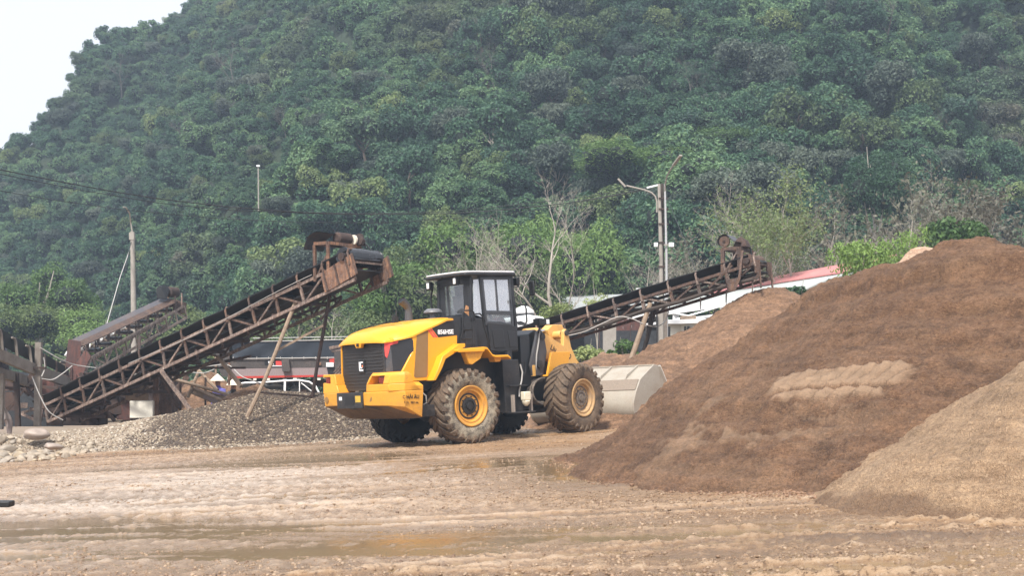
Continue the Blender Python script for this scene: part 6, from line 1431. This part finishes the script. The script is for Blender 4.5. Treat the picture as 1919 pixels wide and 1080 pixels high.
# ================================================================== DUMP TRUCK
def wheel_simple(par, loc, r, w, seed=0):
    o = link('wheel', MB().lathe([(r * .55, -w / 2), (r * .8, -w / 2), (r * .95, -w * .42), (r, -w * .3), (r, w * .3), (r * .95, w * .42), (r * .8, w / 2), (r * .55, w / 2)], 36, close=True).mesh('wheel', M['tyre_shade']), par, loc=loc)
    b = MB()
    for k in range(30):
        a = 2 * math.pi * k / 30; b.box((r * math.cos(a), 0, r * math.sin(a)), (.05, w * .8, .05), Matrix.Rotation(-a, 3, 'Y'))
    part('tread', b, M['tyre_shade'], o); part('rim', MB().lathe([(r * .56, -w * .3), (r * .5, -w * .2), (r * .2, -w * .1), (r * .18, -w * .3), (.01, -w * .3)], 28), M['rust_grey'], o); return o
def dump_truck():
    D = 47.5; o0 = px(405, 770, D); s = D / 2600.
    def L(x, y): return ((x - 405) * s, (770 - y) * s)
    t = thing('dump_truck', 'dark dump truck with navy tarpaulin and brown bed, parked behind the gravel heap', 'truck', (o0.x, D, o0.z))
    def quad(name, pts, y0, y1, mat, par=t, **k): return part(name, MB().prism([L(*p) for p in pts], y0, y1), M[mat], par, **k)
    bed = quad('bed', [(428, 673), (640, 671), (640, 690), (428, 691)], 0, 2.3, 'truck_brown', bevel=.01)
    quad('bed_lower', [(434, 691.5), (617, 689.5), (615, 705), (434, 708)], -.02, 2.3, 'truck_pink')
    quad('bed_stripe', [(434, 706), (615, 703), (615, 706.5), (434, 710)], -.05, .0, 'red')
    quad('headboard', [(404, 640), (428, 644), (434, 708), (416, 706), (404, 680)], 0, 2.3, 'truck_brown')
    b = MB(); N = 40; vs = []; r = random.Random(4)
    for i in range(N + 1):
        x = 436 + (640 - 436) * i / N
        for k, y in enumerate((641, 650, 661, 672)):
            X, Z = L(x, y - (x - 436) * .012); f = 1 - i / N
            vs.append((X, -.03 - .05 * math.sin(i * .55 + k * 1.1 + 4 * f * k / 3) * f - .01 * math.sin(i * 1.7 + k), Z))
    b.add(vs, [(i * 4 + k, i * 4 + k + 1, i * 4 + k + 5, i * 4 + k + 4) for i in range(N) for k in range(3)]); part('tarpaulin', b, M['tarp'], t, 'navy tarpaulin stretched along the bed')
    quad('tarpaulin_top', [(434, 640), (640, 637), (640, 645), (434, 647)], 0, 2.3, 'tarp')
    b = MB(); 
    for (a, c, y) in (((420, 642), (645, 637), -.06), ((436, 673), (640, 670.5), -.06), ((470, 634), (650, 631), .4)):
        p, q = L(*a), L(*c); b.tube([(p[0], y, p[1]), (q[0], y, q[1])], .018, 6)
    part('tarp_rail', b, M['hose'], t)
    for i in range(10):
        X, Z = L(438 + i * 22, 671); part('tarp_tie', MB().bar((X, -.07, Z + .04), (X, -.07, Z - .05), .02), M['hose'], t)
    X, Z = L(536, 676); b = MB(); b.prism([L(529, 674), L(543, 674), L(546, 697), L(531, 697)], -.22, -.01); part('side_box', b, M['truck_brown'], t, bevel=.01)
    part('red_panel', slab(MB(), [(L(517, 677)[0], -.012, L(517, 677)[1]), (L(529, 677)[0], -.012, L(529, 677)[1]), (L(529, 685)[0], -.012, L(529, 685)[1]), (L(517, 685)[0], -.012, L(517, 685)[1])], .01, (0, -1, 0)), M['decal_red'], t)
    part('white_underline', slab(MB(), [(L(503, 685.5)[0], -.012, L(503, 685.5)[1]), (L(529, 685.5)[0], -.012, L(529, 685.5)[1]), (L(529, 687)[0], -.012, L(529, 687)[1]), (L(503, 687)[0], -.012, L(503, 687)[1])], .01, (0, -1, 0)), M['decal_white'], t)
    part('black_panel', slab(MB(), [(L(496, 676)[0], -.010, L(496, 676)[1]), (L(517, 676)[0], -.010, L(517, 676)[1]), (L(517, 685)[0], -.010, L(517, 685)[1]), (L(496, 685)[0], -.010, L(496, 685)[1])], .008, (0, -1, 0)), M['decal_black'], t)
    X, Z = L(508, 681); o = link('lettering', text_mesh('9X', .17, M['decal_white'], bold=.004), t, loc=(X, -.02, Z), rot=(R(90), 0, 0))
    quad('chassis', [(420, 712), (800, 712), (800, 726), (420, 726)], .5, 1.8, 'rust_dark')
    quad('mud_flap', [(612, 684), (626, 684), (628, 700), (616, 705)], -.05, .1, 'rubber')
    quad('warning_plate', [(612, 680), (626, 680), (626, 688), (612, 688)], -.12, -.06, 'white'); quad('red_reflector', [(618, 674), (627, 672), (627, 681), (618, 681)], -.10, -.05, 'red')
    quad('orange_reflector', [(594, 680), (602, 679), (602, 685), (594, 685)], -.06, -.03, 'rust_orange')
    for x in (475, 500, 550, 595): quad('rope_hook', [(x, 709), (x + 6, 709), (x + 6, 713), (x, 713)], -.04, .0, 'cream')
    b = MB(); gp = [(438, 722), (460, 718), (490, 717.5), (535, 714), (560, 713), (580, 716), (592, 724), (600, 740)]
    b.tube([(L(*p)[0], -.08, L(*p)[1]) for p in gp], .035, 6); b.bar((L(535, 714)[0], -.08, L(535, 714)[1]), (L(534, 742)[0], -.08, L(534, 742)[1]), .07); b.box((L(535, 714)[0], -.09, L(535, 713)[1]), (.14, .05, .06)); b.bar((L(562, 714)[0], -.08, L(562, 714)[1]), (L(562, 742)[0], -.08, L(562, 742)[1]), .03); b.tube([(L(565, 718)[0], -.08, L(565, 718)[1]), (L(598, 744)[0], -.08, L(598, 744)[1])], .02, 5)
    part('side_guard', b, M['white'], t)
    for x in (455, 511, 567, 760): wheel_simple(t, (L(x, 746)[0], .25, L(x, 746)[1]), .53, .34); 
    # cab hidden behind the loader
    quad('truck_cab', [(690, 640), (770, 640), (800, 680), (800, 735), (690, 735)], -.05, 2.3, 'red', bevel=.04)
    quad('cab_glass', [(712, 650), (765, 650), (780, 678), (712, 678)], -.07, -.04, 'rubber')
    # stacked scrap panels behind the far horn of the loader
    t2 = thing('scrap_stack', 'stack of grey brown boards and ribbed sheets right of the truck bed', 'scrap')
    part('board', slab(MB(), [px(616, 650, 43.5), px(648, 645, 43.2), px(648, 650, 43.2), px(618, 656, 43.5)], .6, (0, -1, 0)), M['rust_grey'], t2); part('board', slab(MB(), [px(620, 658, 43.5), px(648, 653, 43.2), px(648, 657, 43.2), px(622, 661, 43.5)], .6, (0, -1, 0)), M['rust_grey'], t2)
    part('panel', slab(MB(), [px(626, 660, 43.4), px(648, 656, 43.2), px(648, 715, 43.2), px(628, 706, 43.4)], .5, (0, -1, 0)), M['truck_brown'], t2)
    for k in range(6): part('ribbed_sheet', MB().bar(px(626, 698 + k * 6, 43.0), px(646, 678 + k * 6, 42.9), .06, .03), M['rust_grey'], t2)
dump_truck()
def white_lorry():
    o0 = px(958, 740, 48); t = thing('white_lorry', 'white lorry with domed roof parked behind the loader cab', 'lorry', tuple(o0)); s = 48 / 2600.
    def L(x, y): return ((x - 958) * s, (740 - y) * s)
    part('cab', hull(MB(), [(x, y, z) for (x, z) in [L(900, 603), L(990, 590), L(1018, 594), L(1030, 615), L(1034, 640), L(1034, 725), L(900, 725)] for y in (0, 2.2)]), M['white'], t, bevel=.06)
    part('roof_dome', hull(MB(), [(x, y, z) for (x, z) in [L(962, 590), L(966, 578), L(978, 573), L(990, 574), L(1000, 582), L(1002, 589)] for y in (.15, 2.0)]), M['white'], t, bevel=.08)
    part('dark_gap', MB().prism([L(960, 590), L(1001, 588), L(1001, 591), L(960, 593)], .1, 2.05), M['rubber'], t)
    part('window', slab(MB(), [(L(1002, 596)[0], -.01, L(1002, 596)[1]), (L(1016, 596)[0], -.01, L(1016, 596)[1]), (L(1026, 612)[0], -.01, L(1026, 612)[1]), (L(1010, 612)[0], -.01, L(1010, 612)[1])], .01, (0, -1, 0)), M['belt_worn'], t)
    part('door_seam', MB().bar((L(983, 598)[0], -.012, L(983, 598)[1]), (L(992, 640)[0], -.012, L(992, 640)[1]), .015), M['hose'], t)
    part('dark_trim', slab(MB(), [(L(966, 604)[0], -.012, L(966, 604)[1]), (L(976, 602)[0], -.012, L(976, 602)[1]), (L(990, 608)[0], -.012, L(990, 608)[1]), (L(968, 607)[0], -.012, L(968, 607)[1])], .01, (0, -1, 0)), M['rubber'], t)
    for x in (920, 1010): wheel_simple(t, (L(x, 728)[0], .25, L(x, 728)[1]), .5, .3)
white_lorry()

# ================================================================== SHEDS, HUT, SCREEN, POLES
def sheds():
    Z = Vector((0, 0, 1))
    t = thing('long_shed', 'long open shed with pale curved roof topped by faded red sheets, behind the right conveyor', 'shed')
    e0, e1 = px(1150, 597, 60), px(1500, 546, 50); d = (e1 - e0); d.z = 0; d.normalize(); back = Vector((d.y, -d.x, 0)); back = back if back.y > 0 else -back; back = Vector((-abs(back.x) if back.x < 0 else back.x, abs(back.y), 0))
    back = Vector((-d.y, d.x, 0)); back = back if back.y > 0 else -back
    if back.y < 0: back = -back
    # curved roof in strips rising away from the eave
    prof = [(0, 0), (.9, .34), (1.9, .62), (3.0, .84), (4.6, 1.04), (6.4, 1.10)]
    for k in range(len(prof) - 1):
        (u0, z0), (u1, z1) = prof[k], prof[k + 1]
        for j in range(9):
            a, b_ = lerp(e0, e1, j / 9), lerp(e0, e1, (j + .995) / 9)
            part('roof_sheet', slab(MB(), [a + back * u0 + Z * z0, b_ + back * u0 + Z * z0, b_ + back * u1 + Z * z1, a + back * u1 + Z * z1], .05), M['pale_roof' if k != 3 or j > 6 else 'pale_roof'], t)
    a, b_ = lerp(e0, e1, .22), lerp(e0, e1, .97)
    part('red_roof_sheet', slab(MB(), [a + back * 2.9 + Z * .90, b_ + back * 2.9 + Z * .90, b_ + back * 5.2 + Z * 1.60, a + back * 5.2 + Z * 1.50], .05), M['red_roof'], t, 'faded red upper roof')
    part('eave_beam', MB().bar(e0 - Z * .10, e1 - Z * .10, .14, .16), M['white'], t)
    part('inner_beam', MB().bar(e0 - Z * .45 + back * .1, e1 - Z * .45 + back * .1, .10, .10), M['white'], t)
    for f in (.12, .36, .62, .92):
        p = lerp(e0, e1, f) + back * .12; part('column', MB().box((p.x, p.y, p.z / 2 - .1), (.24, .24, p.z)), M['white'], t)
    # screen wall, braced
    N = 12
    for j in range(N):
        a, b_ = lerp(e0, e1, j / N) + back * .5, lerp(e0, e1, (j + .99) / N) + back * .5
        part('screen_sheet', slab(MB(), [a - Z * .3, b_ - Z * .3, Vector((b_.x, b_.y, .2)), Vector((a.x, a.y, .2))], .04, -back), M['net'], t)
    for (x0, y0, x1, y1) in ((1250, 584, 1345, 604), (1250, 604, 1345, 576)): part('cross_brace', MB().tube([px(x0, y0, 54), px(x1, y1, 54)], .035, 6), M['white'], t)
    # gable end facing right
    t2 = thing('low_shed', 'low shed with flat grey sheet roof behind the leafy bush right of the cab', 'shed')
    q = [px(1028, 586, 62), px(1250, 571, 62), px(1250, 549, 72), px(1030, 556, 72)]
    for j in range(8): part('roof_sheet', slab(MB(), [lerp(q[0], q[1], j / 8), lerp(q[0], q[1], (j + .99) / 8), lerp(q[3], q[2], (j + .99) / 8), lerp(q[3], q[2], j / 8)], .06), M['grey_roof'], t2)
    part('white_cap', MB().box(px(1222, 548, 70), (1.6, .4, .4)), M['white'], t2)
    for x in (1045, 1150, 1240): p = px(x, 588, 62.5); part('column', MB().box((p.x, p.y, p.z / 2), (.2, .2, p.z)), M['pole'], t2)
    part('back_wall', slab(MB(), [px(1028, 588, 64), px(1250, 574, 64), px(1250, 720, 64), px(1028, 720, 64)], .1, (0, -1, 0)), M['net'], t2)
    # netting and red-brown wall
    for (x0, x1, y0, D, mt, lab) in ((1095, 1240, 606, 50, 'net', 'dark net screen standing behind the low brown mound'), (1120, 1200, 598, 53, 'rust_red', 'faded red-brown fence panel behind the timber legs')):
        tt = thing('net_screen' if mt == 'net' else 'fence_panel', lab, 'screen' if mt == 'net' else 'fence')
        n = 5
        for j in range(n):
            xa, xb = lerp(x0, x1, j / n), lerp(x0, x1, (j + .97) / n); part('sheet', slab(MB(), [px(xa, y0 + (14 if mt == 'net' else 0), D), px(xb, y0 + (14 if mt == 'net' else 0), D), px(xb, 715, D), px(xa, 715, D)], .05, (0, -1, 0)), M[mt], tt)
    o = link('pale_block', MB().box(px(1142, 640, 48.5), (.45, .3, 1.5)).mesh('pale_block', M['pole'])); tag(o, 'pale square post among the low bushes under the right conveyor', 'post')
    # hut
    t = thing('white_hut', 'small cream hut with dark narrow windows between the pole and the sand pile', 'hut')
    part('wall', MB().prism([(px(1249, 0, 51).x, 51), (px(1275, 0, 51).x, 51), (px(1330, 0, 49.6).x, 49.6), (px(1345, 0, 54).x, 54), (px(1249, 0, 54).x, 54)], 0, px(0, 607, 51).z, 'z'), M['cream'], t)
    part('roof_slab', MB().prism([(px(1246, 0, 50.8).x, 50.7), (px(1276, 0, 50.8).x, 50.7), (px(1336, 0, 49.4).x, 49.3), (px(1352, 0, 54).x, 54.2), (px(1246, 0, 54).x, 54.2)], px(0, 608, 51).z, px(0, 600, 51).z, 'z'), M['white'], t, bevel=.01)
    part('roof_block', MB().box(px(1289, 598, 52), (.55, .5, .22)), M['wood'], t)
    for x in (1284, 1290): part('window', MB().box(px(x, 619, 50.5), (.06, .25, .28)), M['rubber'], t)
    part('skirting', MB().prism([(px(1248, 0, 51).x, 50.9), (px(1275, 0, 51).x, 50.9), (px(1331, 0, 49.5).x, 49.5), (px(1331, 0, 49.5).x, 49.8), (px(1275, 0, 51).x, 51.1), (px(1248, 0, 51).x, 51.1)], 0, px(0, 629, 51).z, 'z'), M['pole'], t)
sheds()
def poles():
    t = thing('street_light_pole', 'tall twin concrete pole with two curved lamp arms and floodlights, right of centre', 'utility pole')
    D = 49
    part('pole', MB().tube([px(1235, 345, D), px(1238, 450, D), px(1242, 720, D)], [.055, .07, .09], 10), M['pole'], t)
    part('steel_pole', MB().tube([px(1246, 345, D - .2), px(1249, 480, D - .2), px(1250, 720, D - .2)], [.035, .042, .05], 10), worn('galvanised_pole', (.42, .42, .42), .4, dirt=(.3, .27, .24), amount=.2), t)
    part('dark_pole', MB().tube([px(1241, 344, D + .3), px(1242, 720, D + .3)], [.05, .08], 8), M['wood_dark'], t)
    part('lamp_arm', MB().tube([px(1246, 360, D - .2), px(1246.5, 345, D - .3), px(1250, 330, D - .6), px(1256, 318, D - 1), px(1262, 310, D - 1.4)], .028, 8), M['pole'], t)
    part('lamp_head', MB().bar(px(1262, 310, D - 1.4), px(1276, 291, D - 2.2), .10, .05), M['pole'], t)
    part('lamp_arm', MB().tube([px(1231, 398, D), px(1231, 378, D), px(1228, 368, D), px(1221, 361, D), px(1208, 356, D), px(1174, 348, D)], .030, 8), M['pole'], t)
    part('lamp_head', MB().bar(px(1172, 350, D), px(1158, 335, D), .12, .06), M['pole'], t)
    part('crossarm', MB().bar(px(1212, 352, D), px(1236, 346, D), .06), M['white'], t)
    for x in (1229, 1258): part('floodlight', MB().box(px(x, 459, D - .4), (.13 if x < 1240 else .18, .12, .15)), M['white'], t, bevel=.01)
    part('flood_bar', MB().bar(px(1244, 459, D - .3), px(1256, 459, D - .3), .04), M['pole'], t)
    for y in (372, 392, 420, 455, 500): part('clamp', MB().box(px(1243, y, D), (.34, .2, .05)), M['rust_dark'], t)
    t2 = thing('meter_post', 'pale square concrete post with cables at the foot of the tall twin pole', 'post')
    part('post', MB().bar(px(1236, 572, 46), px(1236, 720, 46), .14), M['pole'], t2); part('post', MB().bar(px(1247, 572, 46.2), px(1247, 720, 46.2), .12), M['concrete'], t2); part('conduit', MB().tube([px(1231, 585, 45.8), px(1231, 720, 45.8)], .03, 6), M['cable'], t2)
    part('meter_box', MB().box(px(1254, 622, 45.8), (.07, .1, .34)), M['cable'], t2)
    t3 = thing('concrete_pole', 'lone concrete pole with a thin lamp arm, behind the shorter conveyor at left', 'utility pole')
    part('pole', MB().tube([px(248, 434, 58), px(252, 720, 58)], [.085, .13], 10), M['pole'], t3)
    part('lamp_arm', MB().tube([px(248, 436, 58), px(245, 418, 58), px(243, 400, 57.6), px(236, 389, 57), px(231, 388, 56.5)], .03, 6), M['pole'], t3); part('pole_cap', MB().box(px(247.5, 443, 58), (.2, .2, .3)), M['pole'], t3)
    part('conduit', MB().tube([px(254, 445, 57.8), px(256, 600, 57.8)], .012, 5), M['cable'], t3)
    x, y, z = px(484, 378, 104); t4 = thing('distant_lamp_post', 'thin pale lamp post standing among the trees halfway up the slope', 'lamp post')
    part('post', MB().tube([px(484.5, 395, 93), px(484, 312, 93)], .045, 6), M['pole'], t4); part('lamp', MB().box(px(484, 311, 93), (.22, .2, .12)), M['white'], t4)
    def wire(label, pts, r, n=30):
        P = [px(*p) for p in pts]; out = []
        for i in range(len(P) - 1):
            for k in range(n // (len(P) - 1)):
                f = k / (n // (len(P) - 1)); out.append(lerp(P[i], P[i + 1], f))
        out.append(P[-1]); o = link('overhead_cable', MB().tube(out, r, 5).mesh('overhead_cable', M['cable'])); tag(o, label, 'cable')
    wire('thick bundled overhead cable sagging from the left edge to the twin pole', [(-20, 314, 38), (100, 338, 40), (200, 357, 41.5), (300, 373, 43), (430, 388, 44.5), (560, 398, 46), (700, 402, 47.5), (850, 400, 48.5), (950, 393, 48.8), (1060, 381, 49), (1150, 366, 49), (1216, 352, 49)], .017, 33)
    wire('thin overhead cable just below the thick bundled one', [(-20, 354, 40), (100, 375, 41.5), (230, 393, 43), (400, 409, 45), (560, 417, 46.5), (720, 418, 47.5), (860, 409, 48.2), (1000, 395, 48.8), (1120, 373, 49), (1234, 352, 49)], .010, 27)
    wire('thin overhead cable nearly touching the thick one from the left edge', [(-20, 322, 39), (150, 356, 41.5), (300, 381, 43), (430, 394, 44.5), (640, 402, 47), (850, 396, 48.5), (1060, 374, 49), (1216, 350, 49)], .011, 28)
    wire('slanting stay wire from the twin pole to the right conveyor', [(1250, 370, 48.8), (1282, 450, 43), (1305, 512, 38.9)], .010, 10)
    wire('loose stay rope from the lone concrete pole down to the shorter conveyor', [(246, 452, 58), (232, 520, 55), (205, 600, 49)], .014, 10)
    o = link('cable_coil', MB().tube([px(430 + 14 * math.sin(a) + a, 398 + 10 * math.sin(a * 1.3 + 1), 44.4) for a in np.linspace(0, 9, 30)], .010, 4).mesh('cable_coil', M['cable'])); tag(o, 'tangle of spare cable hanging from the thick overhead cable', 'cable')
poles()

# ================================================================== WORKERS
def person(label, loc, turn, scale, pose, top, legs, hat):
    """one skinned body; pose: lean forward (radians), arm spread"""
    lean, arm = pose; t = thing('person', label, 'person', loc, (0, 0, turn)); t.scale = (scale,) * 3
    s, c = math.sin(lean), math.cos(lean)
    def up(x, z): return (x, -s * (z - .92), .92 + c * (z - .92))
    V = [((0, 0, .92), .15), (up(0, 1.12), .14), (up(0, 1.36), .16), (up(0, 1.48), .065), (up(0, 1.60), .095), (up(0, 1.70), .085),
         ((.10, 0, .86), .10), ((.12, -.03, .48), .07), ((.13, .0, .08), .05), ((.13, -.12, .04), .045),
         ((-.10, 0, .86), .10), ((-.13, .05, .48), .07), ((-.14, .10, .08), .05), ((-.14, -.02, .04), .045),
         (up(.19, 1.40), .06), ((.26, -s * .25 - .05, 1.12 * c + .05), .045), ((.22, -s * .3 - .22 * arm, .92 * c), .035), ((.21, -s * .3 - .28 * arm, .84 * c), .035),
         (up(-.19, 1.40), .06), ((-.26, -s * .25 - .03, 1.12 * c + .05), .045), ((-.22, -s * .3 - .20 * arm, .92 * c), .035), ((-.21, -s * .3 - .26 * arm, .84 * c), .035)]
    E = [(0, 1), (1, 2), (2, 3), (3, 4), (4, 5), (0, 6), (6, 7), (7, 8), (8, 9), (0, 10), (10, 11), (11, 12), (12, 13), (2, 14), (14, 15), (15, 16), (16, 17), (2, 18), (18, 19), (19, 20), (20, 21)]
    me = bpy.data.meshes.new('body'); me.from_pydata([v for v, _ in V], E, []); b = link('body', me, t)
    m = b.modifiers.new('skin', 'SKIN'); sk = me.skin_vertices[0].data
    for i, (_, r_) in enumerate(V): sk[i].radius = (r_, r_ * .85)
    sk[0].use_root = True; b.modifiers.new('sub', 'SUBSURF').levels = 1; b.modifiers['sub'].render_levels = 2
    # clothes by height on the one body
    mt, nt, bs = newmat('worker_clothes'); o_ = coords(nt, 'Object'); sx = nt.nodes.new('ShaderNodeSeparateXYZ'); nt.links.new(o_, sx.inputs[0])
    mr = nd(nt, 'ShaderNodeMapRange'); nt.links.new(sx.outputs[2], mr.inputs[0]); mr.inputs[2].default_value = 2.0
    r1 = ramp(nt, mr.outputs[0], [(0, (.03, .03, .03)), (.06, legs), (.47, top), (.755, (.36, .20, .13))]); nt.nodes[-1]
    for n_ in nt.nodes:
        if n_.type == 'VALTORGB': n_.color_ramp.interpolation = 'CONSTANT'
    nt.links.new(r1, bs.inputs['Base Color']); bs.inputs['Roughness'].default_value = .85; me.materials.append(mt)
    hp = Vector(up(0, 1.70))
    if hat: part('conical_hat', MB().lathe([(.235, -.02), (.225, .0), (.12, .10), (.01, .20)], 20, axis='z', c=tuple(hp)), M['straw'], t)
    else: part('white_cap', MB().lathe([(.12, -.02), (.118, .03), (.08, .085), (.01, .105)], 16, axis='z', c=tuple(hp + Vector((0, 0, .0)))), M['white'], t)
    f = Vector(up(0, 1.61)); part('face', MB().box((f.x, f.y - .088, f.z - .01), (.02, .02, .04)).box((f.x - .035, f.y - .082, f.z + .02), (.02, .01, .012)).box((f.x + .035, f.y - .082, f.z + .02), (.02, .01, .012)).box((f.x, f.y - .08, f.z - .05), (.045, .01, .01)), M['skin'], t)
def workers():
    p = px(414, 706, 42.5); person('worker in a blue-violet top and conical straw hat beside the dump truck', (p.x, p.y, p.z - 1.80), -.6, 1.0, (.18, .6), (.13, .12, .42), (.05, .05, .07), True)
    p = px(434, 716, 42.0); person('worker in dark clothes and pale conical hat right of the one in blue', (p.x, p.y, p.z - 1.66), .5, .95, (.30, .9), (.06, .06, .065), (.04, .04, .05), True)
    p = px(17, 753, 40.5); person('stooping worker in beige clothes and white cap under the left gallery', (p.x, p.y, p.z - 1.40), -.9, .95, (.62, 1.0), (.34, .29, .26), (.27, .22, .20), False)
workers()
# ================================================================== HAZE
def build_haze():
    b = MB(); b.box((0, 130, 60), (430, 330, 134)); me = b.mesh('haze', [])if False else None
    mb = MB(); mb.box((0, 140, 56), (430, 340, 130))
    m = bpy.data.materials.new('haze'); m.use_nodes = True; nt = m.node_tree; nt.nodes.clear()
    v = nt.nodes.new('ShaderNodeVolumePrincipled'); v.inputs['Density'].default_value = .0011
    v.inputs['Color'].default_value = (.66, .81, 1, 1); v.inputs['Anisotropy'].default_value = .1
    o = nt.nodes.new('ShaderNodeOutputMaterial'); nt.links.new(v.outputs[0], o.inputs['Volume'])
    h = link('haze', mb.mesh('haze', m)); h['kind'] = 'stuff'; h.display_type = 'WIRE'
build_haze()
